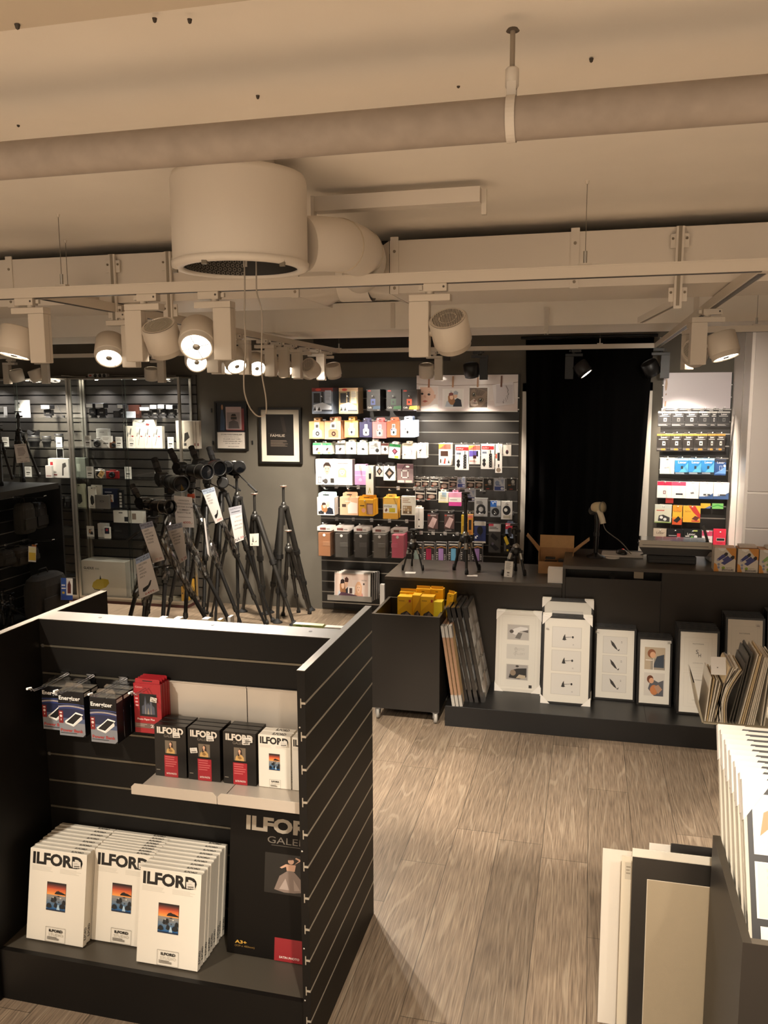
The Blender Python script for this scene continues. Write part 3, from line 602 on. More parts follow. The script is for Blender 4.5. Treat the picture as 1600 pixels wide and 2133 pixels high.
m.box(xi0, xi1, yb0, yb0+.104, GH-.002, GH, EDGE); m.box(xi0, xi1, yb0+.085, yb0+.104, 0, GH-.002, LAM)
for x in (-.33, .1, .45): m.lathe([(.007, 0), (.006, -.001)], M('2f2a24', .6), 10, (x, yb0+.06, GH+.0012), (0, 0, 1))
m.build('back_panel', t)
rails(t, xi0+.002, xi1-.002, zb, yb0, .007, RAILB)
for i, z in enumerate(zb[:6]): 
    if i % 2 == 0: MB().box(xi0+.006, xi0+.014, yb0-.0015, yb0+.002, z-.006, z+.006, STEEL).build('rail_clip', t)
m = MB(); m.box(xi0, xi1, 2.19-2.53, yb0, .15, .178, M('453f36', .45)); m.box(xi0, xi1, 2.172-2.53, 2.19-2.53, 0, .178, LAM); m.build('plinth', t)
GX0, GX1, GYB, GZB = gl+.028, gr-.024, 2.478, .178
# ---- white photo paper boxes on the plinth
def paper_box_mb(w, h, d):
    mb = MB(); c = M('e2dbcd', .38); mb.box(-w/2, w/2, 0, d, 0, h, c, .0015)
    D = Deco(mb, -w/2, 0, w, h, 0)
    D.run([('t', .05, .83, .93, .965, 'ILFORD', '14110f', .045), ('L', .04, .755, .44, .81, 4, 'cdc6b8'), ('L', .54, .755, .93, .81, 4, 'cdc6b8'), ('r', .325, .345, .665, .655, '1a1714'), ('S', .33, .35, .66, .65, sunset()),
        ('o', .34, .012, .69, .17, '5d584f', .004), ('t', .4, .118, .64, .148, 'ILFORD', '14110f', .045), ('t', .39, .078, .65, .106, 'STUDIO', 'b9b2a4'), ('L', .37, .03, .6, .066, 3, '6b655b')])
    # print on the top edge and on the right side edge
    v, f = glyphs('ILFORD', .035); mt = M('14110f', .4)
    mb.add([(w/2-.065+.045*p, d*.2+d*.6*q, h+.0003) for p, q in v], f, mt)
    mb.add([(w/2+.0003, d*.2+d*.6*(1-q), .02+.042*p) for p, q in v], f, mt)
    return mb
def price_tag(parent, w, h, u, v, txt='599,-', s=1.):
    mb = MB(); a = .03*s; b = .019*s; n = 9
    pts = [(-a/2+a*i/8, b/2+(.0012 if i % 2 else 0)) for i in range(n)]+[(a/2-a*i/8, -b/2-(.0012 if i % 2 else 0)) for i in range(n)]
    mb.prism(pts, -.0004, 0, M('d9d3c9', .6)); Deco(mb, -a/2, -b/2, a, b, -.0004).run([('t', .15, .45, .8, .8, txt, '8d867c'), ('r', .15, .12, .85, .32, '5f594f')])
    o = mb.build('price_sticker', parent, ((u-.5)*w, -.0042, v*h)); o.rotation_euler = (0, R(random.uniform(-12, 12)), 0)
    return o
ORD = ['frontmost', 'second from the front', 'third from the front', 'fourth from the front', 'fifth from the front', 'sixth from the front', 'seventh from the front', 'eighth from the front', 'ninth from the front', 'tenth from the front']
BW, BH, BD = .216, .305, .02
first = None
LEAN = R(-10)
for ci, (cn, pl, pr, n, yaw) in enumerate((('left', (54.6, 1957), (170.6, 1976), 8, R(0)), ('middle', (187, 1961), (300, 1976), 8, R(0)), ('right', (284.8, 2004.8), (410.8, 2028.5), 9, R(0)))):
    a = PZ(*pl, GZB); b = PZ(*pr, GZB); xc = a.x+BW/2 if ci != 1 else a.x+BW/2+.003; yf = (a.y+b.y)/2
    if ci == 1: xc = max(xc, cx1+BW+.004) if 0 else xc
    span = (GYB-.062-yf-BD/math.cos(LEAN)); step = min(.029, span/(n-1))
    for i in range(n):
        y = yf+step*i; dx = random.uniform(-.002, .002) if i else 0
        lb = 'white sunset paper box, %s in the %s row on the plinth' % (ORD[i], cn)
        if first is None:
            o = thing('photo_paper_box', lb, 'box', group='white photo paper boxes'); paper_box_mb(BW, BH, BD).build('carton', o); first = o
            price_tag(o, BW, BH, .84, .885, '599,-')
        else: o = dup(first, label=lb)
        o.location = (xc+dx, y, GZB+.0045); o.rotation_euler = (LEAN, 0, yaw)
# ---- big black A3+ box
a = PZ(473, 1985, GZB); h3, w3 = .483, .345
mb = MB(); mb.box(0, w3, 0, .03, 0, h3, M('110e0b', .4, spec=.15), .002)
Deco(mb, 0, 0, w3, h3, 0).run([('t', .16, .855, .94, .955, 'ILFORD', 'b0a594', .045), ('t', .38, .785, .86, .83, 'GALERIE', '6c645a'), ('L', .42, .765, .8, .775, 1, '4a443c'), ('S', .36, .45, .86, .72, dancer('16130f')),
    ('r', .48, .0, .79, .155, '8c1f24'), ('t', .53, .02, .73, .035, 'SATIN PHOTO', 'd9c9c0', .02), ('t', .08, .075, .2, .097, 'A3+', 'c99a3e', .03), ('t', .08, .05, .28, .066, '(329 x 483mm)', '8a6c34')])
th3 = math.asin(max(.02, min(.14, (GYB-.036-a.y)/h3))); o = mb.build('photo_paper_box', loc=(a.x, min(a.y, GYB-.036-h3*math.sin(th3)), GZB+.003)); o.rotation_euler = (-th3, 0, 0); print('A3', a.y, th3); tag(o, 'large black photo paper box with a dancer in a gown on the plinth', 'box')
# ---- sloping steel shelf with smaller paper boxes
SHM = M('bdb3a6', .38, .25)
yb = GYB-.004
p0 = PY(349, 1418, yb); p1 = PY(514, 1434, yb); p2 = PY(622, 1442, yb)
zsh = PY(390, 1622, yb-.115).z-.001
def shelf(label, xa, xb, za, zsh, dep):
    t = thing('steel_shelf', label, 'shelf', ((xa+xb)/2, yb, zsh)); w = (xb-xa)/2-.001
    MB().box(-w, w, -.0015, 0, 0, za-zsh, SHM).box(-w, w, -.006, 0, za-zsh, za-zsh+.003, SHM).build('back_plate', t)
    m = MB(); m.box(-w, w, -dep, 0, -.0015, 0, SHM); m.build('tray', t)
    m = MB(); P = [(-w, -.0), (w, 0), (w, .024), (w-.012, .036), (-w+.012, .036), (-w, .024)]; m.prism(P, -dep-.0015, -dep, SHM); m.build('front_lip', t)
    return t
q0 = PZ(233, 1648, zsh); dep = yb-q0.y
xA = p0.x-.005; xm_ = PY(514, 1434, yb).x; xB = GX1-.004
dep = min(max(dep, .16), .3)
shelf('left grey steel shelf plate with front lip on the gondola, under the black paper boxes', xA, xm_, p0.z, zsh, dep)
shelf('right grey steel shelf plate with front lip on the gondola, under the white paper boxes', xm_+.001, xB, p0.z, zsh, dep)
def galerie(w, h, d):
    t = thing('photo_paper_box', '', 'box', group='small black photo paper boxes'); mb = MB(); mb.box(-w/2, w/2, 0, d, 0, h, M('1a1714', .35, spec=.35), .001)
    Deco(mb, -w/2, 0, w, h, 0).run([('t', .08, .835, .92, .965, 'ILFORD', 'd8cfc2', .045), ('t', .3, .77, .7, .82, 'GALERIE', '7d746a'), ('S', .33, .46, .69, .71, lady()), ('r', .3, 0, .73, .42, 'a3232c'),
        ('L', .33, .18, .7, .4, 5, 'c9605f'), ('t', .36, .05, .68, .085, 'SATIN PHOTO', 'eadfd6', .02), ('L', .04, .1, .2, .13, 1, '8d8478')])
    mb.build('carton', t); return t
row = [(88+232, 1505, 393, 1622), (391, 1515, 458, 1627), (464, 1519, 533, 1630)]
pk = None; ys = yb-.1
nm = ['left', 'middle', 'right']
zt_ = zsh+.001
GH5 = PY(355, 1507, yb-.115).z-PY(355, 1612, yb-.115).z
for i, (x0, x1) in enumerate(((322, 387), (391, 457), (464, 532))):
    for k in range(3):
        y = yb-.115+k*.031
        if k == 0: xa, xb = PY(x0, 1560, y).x, PY(x1, 1565, y).x
        if pk is None: pk = galerie(xb-xa, GH5, .028); o = pk; GW5 = xb-xa
        else: o = dup(pk)
        o['label'] = 'small black paper box with lady, %s, %s stack on steel shelf' % (ORD[k], nm[i]); o.location = ((xa+xb)/2, y, zt_); o.rotation_euler = (R(-1.5), 0, 0)
        if k == 0: price_tag(o, GW5, GH5, (.72, .2, .8)[i], (.84, .58, .88)[i], '219,-', .85)
x0 = PY(537, 1570, yb-.115).x; x1 = PY(604, 1575, yb-.115).x; x2 = PY(607, 1575, yb-.115).x; x3 = min(x2+x1-x0, GX1-.003)
for i, (xa, xb) in enumerate(((x0, x1), (x2, x3))):
    w5 = None
    for k in range(2):
        if w5 is None: o = w5 = thing('photo_paper_box', '', 'box', group='small white photo paper boxes'); paper_box_mb(xb-xa if i == 0 else max(xb-xa, .08), GH5*1.0, .03).build('carton', o)
        else: o = dup(w5)
        o['label'] = 'small white paper box, %s, %s pair on steel shelf' % (ORD[k], ('left', 'half hidden right')[i]); o.location = ((xa+xb)/2, yb-.112+k*.033, zt_); o.rotation_euler = (R(-1.5), 0, 0)
        if i == 0 and k == 0: price_tag(o, xb-xa, GH5, .8, .87, '379,-', .85)
# keep the two white stacks apart
# ---- power banks on hooks
def hook_mb(L=.2, w=.03):
    m = MB(); m.box(-w/2, w/2, -.003, 0, -.022, .012, CHROME); m.box(-w/2, w/2, -.008, 0, .009, .012, CHROME)
    for x in (-.006, .006): m.tube([(x, -.002, .0), (x, -L*.6, .0), (x, -L*.97, .006), (x, -L, .016)], .0018, CHROME, 6)
    m.lathe([(.004, 0), (.004, .02)], M('e8e8e6', .4), 8, (0, -L, .018), (0, -1, .2))
    return m
zr = min(zb, key=lambda z: abs(z-PY(180, 1405, GYB).z))
hk = None
def hook(x, y, z, label, L=.2, grp='gondola hooks', w=.03):
    o = hook_mb(L, w).build('display_hook', loc=(x, y, z)); tag(o, label, 'hook', grp); return o
def energizer(w, h, d):
    t = thing('power_bank_pack', '', 'box', group='power bank packs'); mb = MB(); mb.box(-w/2, w/2, 0, d, 0, h, M('100f12', .35, spec=.35), .001)
    Deco(mb, -w/2, 0, w, h, 0).run([('p', [(0, 0), (.9, 0), (1, .06), (1, .32), (0, .32)], '7d7f84'), ('r', 0, .3, 1, .4, '4b5672'), ('r', 0, .4, 1, .62, '1d2342'), arcband(.6, .66, .02, '2b3566'), arcband(.63, .645, .035, 'c9b7a0'), arcband(.655, .665, .035, '8d93b4'), arcband(.7, .715, .02, '3c4c86'), ('t', .04, .78, .86, .9, 'Energizer', 'e9e6e2', .02), ('r', .0, .28, .17, .56, '7a1d20'), ('r', .04, .5, .13, .53, 'd9c9c0'), ('e', .085, .44, .05, .03, 'd9c9c0'), ('r', .07, .34, .1, .38, 'd9c9c0'),
        ('S', .22, .2, .97, .56, [('p', [(.0, .36), (.5, .82), (.92, .7), (.92, .55), (.45, .05), (.04, .22)], 'd9d6d0')]+phone('f0eeea', '111113')), ('t', .05, .09, .92, .16, 'Power Bank', 'a83a36', .02), ('L', .04, .04, .9, .07, 1, '2b2b30')])
    mb.box(-w*.5, w*.5, d*.1, d*.9, h, h+.0005, M('6f6a60', .3)); mb.box(w/2, w/2+.0005, .004, d-.004, h*.9, h*.97, M('c9c6c2', .3)); mb.build('carton', t)
    k = MB(); k.prism([(-w*.35, 0), (w*.35, 0), (w*.35, .016), (w*.25, .024), (-w*.25, .024), (-w*.35, .016)], 0, .0008, film_mat((.85, .85, .85), .15)); k.build('hang_tab', t, (0, d*.5, h))
    return t
ez = None
for i, (px_, n, y0_) in enumerate((((86, 1427, 142, 1520), 2, .075), ((121, 1450, 178, 1533), 2, .125), ((186, 1458, 246, 1547), 3, .135))):
    Yq = GYB-y0_; xa, xb, za, zb_ = ext(px_, Yq)
    w_, h_ = .098, .155
    hook((xa+xb)/2, GYB-.001, zr, 'chrome hook carrying power bank packs, %s of three on the gondola' % ('left', 'middle', 'right')[i], .19)
    for k in range(n):
        if ez is None: ez = energizer(w_, h_, .042); o = ez
        else: o = dup(ez)
        o['label'] = 'black power bank pack on the gondola, %s on the %s hook' % (ORD[k], ('left', 'middle', 'right')[i])
        o.location = ((xa+xb)/2+.0005*k, Yq+.0435*k if k else Yq, za)
        if Yq+.0435*(k+1) > GYB: o.location.y = GYB-.0445
px_ = (280, 1425, 336, 1527); Yq = GYB-.06; xa, xb, za, zb_ = ext(px_, Yq)
hook((xa+xb)/2, GYB-.001, zr, 'chrome hook carrying the red photo paper packs on the gondola', .15)
cathedral = [('r', 0, 0, 1, 1, '131416'), ('p', [(.12, .1), (.14, .45), (.26, .5), (.34, .92), (.42, .5), (.5, .62), (.58, .5), (.66, .94), (.74, .5), (.86, .42), (.88, .1)], '4b4f5c'), ('p', [(.3, .1), (.34, .6), (.38, .1)], '7d7a76'), ('p', [(.62, .1), (.66, .6), (.7, .1)], '7d7a76'), ('p', [(.44, .1), (.5, .4), (.56, .1)], '9a8d78')]
o = pack('photo_paper_pack', 'red photo paper pack with a night cathedral picture on a gondola hook', 'box', px_, Yq, .012, '9c1c24', [('t', .06, .91, .32, .945, 'Canon', 'c9898a', .02), ('S', .2, .34, .84, .8, cathedral), ('t', .1, .25, .74, .3, 'Photo Paper Plus', 'e6d6d0', .02), ('L', .05, .5, .17, .78, 4, 'd9a0a0'), ('r', 0, .1, 1, .2, '6f5a52'), ('t', .58, .12, .94, .18, '260', 'e6d6d0', .02), ('L', .05, .12, .5, .18, 2, 'a8938a')],
    n=3, gap=.002, back_label='red photo paper pack hanging behind the cathedral picture one', tab=((xb-xa)*.9, .016, '9c1c24'))
price_tag(o, xb-xa, zb_-za, .75, .7, '149,-', .8)
# packs hung on the far side whose tops peep over the gondola
for i, (x0, x1, y, c) in enumerate(((330, 342, 1287, 'e6e2da'), (362, 374, 1288, 'e6e2da'), (420, 433, 1289, 'dcd6cc'), (452, 459, 1291, 'c9b27a'), (474, 480, 1285, 'f0eeea'), (610, 672, 1300, 'b9c27a'), (675, 712, 1306, 'e3e0da'))):
    Yq = 2.68+.02*(i % 2); a = PY(x0, y, Yq); b = PY(x1, y, Yq)
    mb = MB(); w_ = b.x-a.x; mb.box(-w_/2, w_/2, 0, .03, -.12, 0, hexm(c), .001)
    if i == 5: Deco(mb, -w_/2, -.05, w_, .05, 0).run([('e', .2, .8, .12, .2, '7d9a3c'), ('e', .5, .75, .14, .2, '8aa84a')])
    o = mb.build('hanging_pack', loc=((a.x+b.x)/2, Yq, a.z)); tag(o, ('white tag top peeping over the far edge of the gondola, leftmost', 'white pack top peeping over the gondola edge, second from left', 'white pack top with grey print peeping over the gondola edge', 'tiny yellow pack top peeping over the gondola edge', 'slim white stick shaped pack peeping over the gondola edge', 'pale green pack lying along the far edge of the gondola near the right panel', 'white pack along the far gondola edge touching the right panel')[i], 'pack')
# ================================================================ sales counter, platform, trolley
ZP, YC, YCB = .129, 5.3, 5.92
zl, zr_ = .805, .931
xc0, xc1, xc2, xc3 = -1.3, -.141, .47, 3.0
LAM2 = M('2c2620', .38, grain=7., gmin=.88, spec=.4)
TOPM = M('4a433c', .33, grain=6., gmin=.9)
t = thing('sales_counter', 'low section of the black sales counter carrying small tripods and a cardboard box', 'counter', ((xc0+xc1)/2, YC, 0))
w = (xc1-xc0)/2
MB().box(-w, w, .004, YCB-YC, 0, zl-.022, LAM2).build('carcass', t); MB().box(-w, w, 0, YCB-YC, zl-.021, zl, TOPM, .001).build('worktop', t)
t = thing('sales_counter', 'taller section of the black sales counter with a drawer, under the barcode scanner', 'counter', ((xc1+xc3)/2, YC, 0))
ox_ = (xc1+xc3)/2
m = MB(); m.box(xc1+.003-ox_, xc3-ox_, .16, YCB-YC, 0, zr_-.022, LAM2); m.box(xc1+.003-ox_, xc1+.021-ox_, .003, .16, 0, zr_-.022, LAM2); m.box(xc2-.009-ox_, xc3-ox_, .006, .16, 0, zr_-.022, LAM2); m.box(xc2-.01-ox_, xc2-.0075-ox_, .001, .007, 0, zr_-.022, M('0f0d0c', .6)); m.build('carcass', t)
m = MB(); m.box(xc1+.003-ox_, xc3-ox_, 0, YCB-YC, zr_-.022, zr_, TOPM, .001); m.build('worktop', t)
m = MB(); m.box(xc1+.023-ox_, xc2-.011-ox_, .004, .022, ZP+.01, zr_-.075, LAM2); a = PY(1276, 1200, YC)
m.lathe([(.021, 0), (.0001, .0)], M('060505', .9), 24, (a.x-ox_, .0032, a.z), (0, -1, 0), caps=False); m.build('drawer', t)
m = MB(); m.box(PY(1322, 1190, YC).x-ox_, PY(1342, 1190, YC).x-ox_, .05, .09, zr_-.074, zr_-.03, M('a79a86', .6)); m.build('drawer_runner', t)
t = thing('display_platform', 'low black platform along the counter front where picture frames stand', 'platform', (.8, 5.06, 0))
xa = PZ(927, 1511, 0).x; m = MB(); m.box(xa-.8, 2.2, 4.812-5.06, YC-.001-5.06, 0, ZP, M('131110', .38, grain=8., gmin=.85), .002); m.build('body', t)
m = MB(); xj = PZ(1344, 1487, ZP).x; m.box(xj-.8-.0012, xj-.8+.0012, 4.814-5.06, YC-5.06-.004, ZP-.001, ZP+.0004, M('050505', .8)); m.build('joint', t)
# ---- trolley
tx0, tx1, ty0, ty1, tz0, tz1 = -1.265, -.842, 4.82, 5.27, .087, .676
t = thing('display_trolley', 'black open topped box trolley on castors, filled with yellow boxes', 'trolley', ((tx0+tx1)/2, (ty0+ty1)/2, 0))
hx, hy = (tx1-tx0)/2, (ty1-ty0)/2; TR = M('201c18', .4, grain=8., gmin=.88)
for n, b in (('front_panel', (-hx, hx, -hy, -hy+.018)), ('rear_panel', (-hx, hx, hy-.018, hy)), ('side_panel', (-hx, -hx+.018, -hy+.018, hy-.018)), ('side_panel', (hx-.018, hx, -hy+.018, hy-.018))):
    MB().box(b[0], b[1], b[2], b[3], tz0, tz1-.002, TR).box(b[0], b[1], b[2], b[3], tz1-.002, tz1, M('4d463e', .4)).build(n, t)
MB().box(-hx+.018, hx-.018, -hy+.018, hy-.018, .49, .505, TR).build('inner_shelf', t); MB().box(-hx, hx, -hy, hy, tz0-.012, tz0, TR).build('bottom', t)
for sx in (-1, 1):
    for sy in (-1, 1):
        k = MB(); x, y = sx*(hx-.028), sy*(hy-.03); k.box(x-.022, x+.022, y-.022, y+.022, tz0-.016, tz0-.012, CHROME); k.box(x-.015, x-.012, y-.014, y+.014, .03, tz0-.015, CHROME); k.box(x+.012, x+.015, y-.014, y+.014, .03, tz0-.015, CHROME)
        c = k.build('castor', t); k = MB(); k.lathe([(.024, -.011), (.033, -.009), (.034, 0), (.033, .009), (.024, .011)], M('97928a', .6), 20, (x, y-.004, .034), (1, .25, 0)); k.lathe([(.012, -.0095), (.012, .0095)], M('3a3733', .4), 14, (x, y-.004, .034), (1, .25, 0)); k.build('wheel', c)
# yellow boxes in it
def art_cam2(): return [('p', [(.0, .1), (.2, .62), (.62, .8), (1, .55), (.8, .05)], '2a2a2e'), ('e', .42, .5, .16, .2, '4a4648'), ('e', .66, .55, .14, .18, '7b6c66'), ('p', [(.1, 0), (.4, .28), (.9, .1), (1, 0)], 'd8d3cc')]
YL = 'fcc41c'
yy = [((828, 1243, 858, 1296), 4.98, 'left yellow camera box in the front of the trolley'), ((858.5, 1240, 875.5, 1296), 5.0, 'narrow yellow box, second from left in the trolley front'), ((876, 1243, 903.5, 1296), 4.985, 'yellow box with two heads printed, third in the trolley front'), ((903.5, 1254, 921, 1300), 4.95, 'small bright yellow box at the right front of the trolley'),
      ((833, 1233, 866, 1290), 5.09, 'yellow box behind the left front box in the trolley'), ((866.5, 1227, 896, 1290), 5.13, 'tallest yellow box at the back of the trolley, left one'), ((896.5, 1228, 923, 1290), 5.14, 'tallest yellow box at the back of the trolley, right one'), ((923, 1236, 937, 1290), 5.06, 'yellow box wedged along the right wall of the trolley')]
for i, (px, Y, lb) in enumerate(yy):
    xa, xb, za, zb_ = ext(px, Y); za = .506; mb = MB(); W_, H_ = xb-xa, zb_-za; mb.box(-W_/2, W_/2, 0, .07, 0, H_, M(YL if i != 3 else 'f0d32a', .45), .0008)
    D = Deco(mb, -W_/2, 0, W_, H_, 0)  # the darker diagonal bands below are shading put into the yellow
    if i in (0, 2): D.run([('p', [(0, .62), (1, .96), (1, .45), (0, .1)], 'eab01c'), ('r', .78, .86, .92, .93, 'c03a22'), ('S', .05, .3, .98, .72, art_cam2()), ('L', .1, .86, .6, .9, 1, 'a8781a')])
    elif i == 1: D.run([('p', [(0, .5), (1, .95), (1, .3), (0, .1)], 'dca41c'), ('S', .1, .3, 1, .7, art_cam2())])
    elif i == 3: D.run([('S', .3, .3, .85, .62, [('p', [(.1, 0), (.3, .8), (.7, .8), (.9, 0)], 'b9a27a'), ('e', .5, .85, .25, .15, '3a2c26')])])
    else: mb.box(-W_/2+.002, W_/2-.002, .02, .0212, H_, H_+.018, M('e0a61c', .5)); D.run([('r', .4, .93, .6, .95, '8a6410')])
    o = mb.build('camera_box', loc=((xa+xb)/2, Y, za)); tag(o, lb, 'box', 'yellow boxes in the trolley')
    if i == 7: o.rotation_euler = (0, R(6), R(-8))
# ---------------------------------------------------------------- picture frames
def lean_pt(px, py, Y0, z0, th):
    d = ray(px, py); n = Vector((0, math.cos(th), -math.sin(th))); P0 = Vector((0, Y0, z0)); k = n.dot(P0-EYE)/n.dot(d); return EYE+d*k
FRM = M('1d1a18', .35); FRW = M('d9d2c6', .45); CORN = M('ece6dd', .5); MATB = M('ded8cc', .6); PASS = M('cfc9bf', .6); EDG = M('3b3733', .3, coat=.5)
def picture_frame(w, h, kind, d=.02):
    """frame with mat board, openings and, where the photo shows them, white corner protectors"""
    t = thing('framed_picture', '', 'picture frame'); fm = FRW if kind == 'A' else FRM; b = .012 if kind != 'A' else .02
    m = MB()
    for q in ((-w/2, -w/2+b, 0, h), (w/2-b, w/2, 0, h), (-w/2+b, w/2-b, 0, b), (-w/2+b, w/2-b, h-b, h)): m.box(q[0], q[1], 0, d, q[2], q[3], fm)
    m.box(-w/2+.001, w/2-.001, d, d+.0015, .001, h-.001, M('5b4f42', .8)); m.build('frame', t)
    mb = MB(); mb.box(-w/2+b, w/2-b, .004, .006, b, h-b, MATB); D = Deco(mb, -w/2+b, b, w-2*b, h-2*b, .004)
    bird = [('r', 0, 0, 1, 1, 'd3cec6'), ('S', .18, .18, .86, .84, [('p', [(.25, .3), (.3, .55), (.38, .75), (.4, .5), (.44, .3)], '2a2826'), ('p', [(.38, .5), (.75, .56), (.75, .53), (.4, .46)], '4a4744'), ('e', .78, .53, .05, .09, '2a2826'), ('p', [(.22, .3), (.5, .34), (.36, .26)], '3a3836'), ('L', .78, -.1, .86, .0, 2, '8d8a86')])]
    feather = [('r', 0, 0, 1, 1, 'd3cec6'), ('p', [(.3, .8), (.36, .5), (.5, .3), (.62, .2), (.55, .4), (.45, .62)], '34302d'), ('p', [(.6, .18), (.7, .3), (.68, .16)], '4a4643'), ('L', .75, .6, .82, .75, 2, '8d8a86')]
    man = [('r', 0, 0, 1, 1, 'b3ada6'), ('p', [(.1, .5), (.3, .75), (.6, .9), (.95, .85), (.95, .65), (.6, .6), (.4, .3)], 'd9d5d0'), ('e', .18, .55, .1, .12, '4a423c'), ('p', [(.35, .1), (.5, .5), (.7, .45), (.6, .05)], '6d6863'), ('p', [(.65, .6), (.98, .5), (.98, .7)], '57514c')]
    girl = [('r', 0, 0, 1, 1, 'a39d98'), ('p', [(.1, .1), (.2, .6), (.5, .75), (.95, .8), (.95, .2), (.6, .05)], '2a2624'), ('e', .3, .45, .14, .2, '8d7a66'), ('p', [(.45, .1), (.6, .35), (.9, .3), (.9, .1)], 'b8a890'), ('e', .5, .9, .08, .07, '3a3430')]
    if kind == 'A':
        D.run([('o', .06, .03, .94, .97, 'c9c2b6', .004), ('r', .2, .66, .78, .87, 'c5bfb4'), ('S', .22, .665, .76, .862, man), ('r', .2, .4, .78, .6, 'c9c4bb'), ('t', .42, .44, .48, .56, 'P', 'b3aea6'), ('t', .4, .52, .66, .55, 'PHOTO', 'b0aba2'), ('t', .38, .46, .68, .49, 'GALLERY', 'b0aba2'), ('r', .2, .12, .78, .33, 'c5bfb4'), ('S', .22, .125, .76, .325, girl), ('r', .8, .02, .88, .06, '2c2926')])
    elif kind in 'BC':
        im = bird if kind == 'B' else feather
        for v in (.09, .37, .65): D.run([('r', .17, v, .82, v+.25, 'bdb7ac'), ('S', .18, v+.004, .81, v+.246, im)])
    elif kind == 'D':
        p1 = [('r', 0, 0, 1, 1, 'b9a78e'), ('p', [(.3, 0), (.3, .5), (1, .5), (1, 0)], '9d9384'), ('p', [(.4, .1), (.6, .6), (.95, .7), (.95, .1)], '3b4450'), ('e', .34, .72, .2, .2, '8a5436'), ('e', .4, .66, .14, .14, 'd9a884'), ('r', .05, .4, .4, .44, 'e6ddd0'), ('r', .42, 0, .46, .5, 'd9d0c4')]
        p2 = [('r', 0, 0, 1, 1, 'cfc8be'), ('p', [(.2, .3), (.35, .75), (.7, .6), (.95, .7), (.95, 0), (.5, 0)], '59595f'), ('e', .3, .72, .16, .17, '6b3c24'), ('e', .36, .66, .12, .12, 'd6a27e'), ('e', .5, .26, .2, .22, 'c07a4a'), ('p', [(.5, .4), (.7, .5), (.9, .3), (.7, .1)], 'b08a70')]
        D.run([('S', .16, .53, .84, .88, p1), ('S', .16, .12, .84, .48, p2)])
    else:
        D.run([('o', .12, .52, .86, .93, 'b9b3a8', .003), ('o', .24, .56, .76, .88, 'c2bcb2', .003), ('t', .34, .845, .64, .86, 'PHOTOFRAME', '6d6862'), ('t', .43, .73, .5, .78, 'S', '35322f'), ('t', .5, .69, .57, .735, 'H', '35322f'), ('t', .36, .61, .62, .622, 'LONDON', '8a857e'), ('o', .12, .07, .86, .49, 'b9b3a8', .003), ('o', .24, .11, .76, .45, 'c2bcb2', .003), ('t', .32, .4, .64, .413, 'PHOTOFRAME', '6d6862'), ('t', .36, .15, .62, .162, 'LONDON', '8a857e')])
    mb.build('mat_board', t)
    MB().add([(-w/2+b, .0024, b), (w/2-b, .0024, b), (w/2-b, .0024, h-b), (-w/2+b, .0024, h-b)], [(0, 1, 2, 3)], film_mat((.98, .98, .98), .03)) if 0 else None
    if kind in 'AB':
        c = .055
        for sx in (-1, 1):
            for top in (0, 1):
                m = MB(); z = h+.0012 if top else -.0012; s_ = -1 if top else 1; X = sx*(w/2+.0012)
                m.prism([(X, z), (X-sx*c, z), (X, z+s_*c)], -.0022, -.001, CORN); m.box(*sorted((X, X-sx*c)), -.0018, d, *sorted((z, z+.0008)), CORN); m.box(*sorted((X, X+sx*.0008)), -.0018, d, *sorted((z, z+s_*c)), CORN)
                m.build('corner_protector', t)
    return t
def frame_sticker(t, w, h, u, v):
    price_tag(t, w, h, u, v, '149,-', .8)
TH = R(9)
def stack(kind, bl, br, tl, n, name, where, th=TH, step=.0215, sticker=None, y0=None):
    a = PZ(bl[0], bl[1], ZP+.001); b = PZ(br[0], br[1], ZP+.001); Y0 = y0 or (a.y+b.y)/2
    A = PY(bl[0], bl[1], Y0); B = PY(br[0], br[1], Y0); top = lean_pt((tl[0]+br[0])/2, tl[1], Y0, ZP, th)
    w = B.x-A.x; h = (top.z-ZP)/math.cos(th); xc = (A.x+B.x)/2
    n = max(1, min(n, int((YC-Y0-h*math.sin(th)-.02)/step)+1)) if 0 else n
    f = picture_frame(w, h, kind); f['label'] = ('front one of the ' if n > 1 else '')+name+' '+where
    f['group'] = ('picture frames: '+name)[:80]
    f.location = (xc, Y0, ZP+.001+.0*th); f.rotation_euler = (-th, 0, 0)
    if sticker: frame_sticker(f, w, h, *sticker)
    for i in range(1, n):
        c = f.copy(); COL.objects.link(c); c.location = (xc+random.uniform(-.002, .002), Y0+step*i/math.cos(th), ZP+.001); c['label'] = '%s of the %s, behind the front one' % (ORDN[i], name)
        for k in kids(f):
            if k.name.startswith(('frame', 'mat_board', 'corner')): dup(k, parent=c)
    return f, w, h, Y0
stack('A', (1030.3, 1437.6), (1123.5, 1445.5), (1038, 1275), 3, 'white framed three photo frames', 'left of the platform row')
stack('B', (1126, 1462.5), (1229, 1472.7), (1131, 1285), 4, 'black three bird frames with white corners', 'on the platform', sticker=(.1, .86))
_y = PZ(1178, 1468, ZP).y+.12
stack('B', (1125, 1448), (1231, 1457), (1129, 1250), 3, 'taller black frames with white corners', 'behind the bird frames', y0=_y)
stack('C', (1235.6, 1455), (1322, 1463), (1238, 1308), 5, 'black three feather frames', 'right of the bird frames', sticker=(.06, .93))
stack('D', (1326, 1467), (1397.5, 1473), (1331, 1329), 6, 'low black frames with two child photos', 'between feather and lettered frames', sticker=(.9, .95))
stack('E', (1409, 1486), (1495, 1493), (1412, 1313), 9, 'black frames lettered S H', 'left lettered pile')
stack('E', (1507, 1488), (1589, 1495), (1510, 1287), 8, 'taller black frames lettered S H', 'behind the card folders', sticker=(.82, .93))
stack('E', (1594, 1490), (1676, 1497), (1596, 1277), 7, 'black lettered frames cut by the picture edge', 'far right')
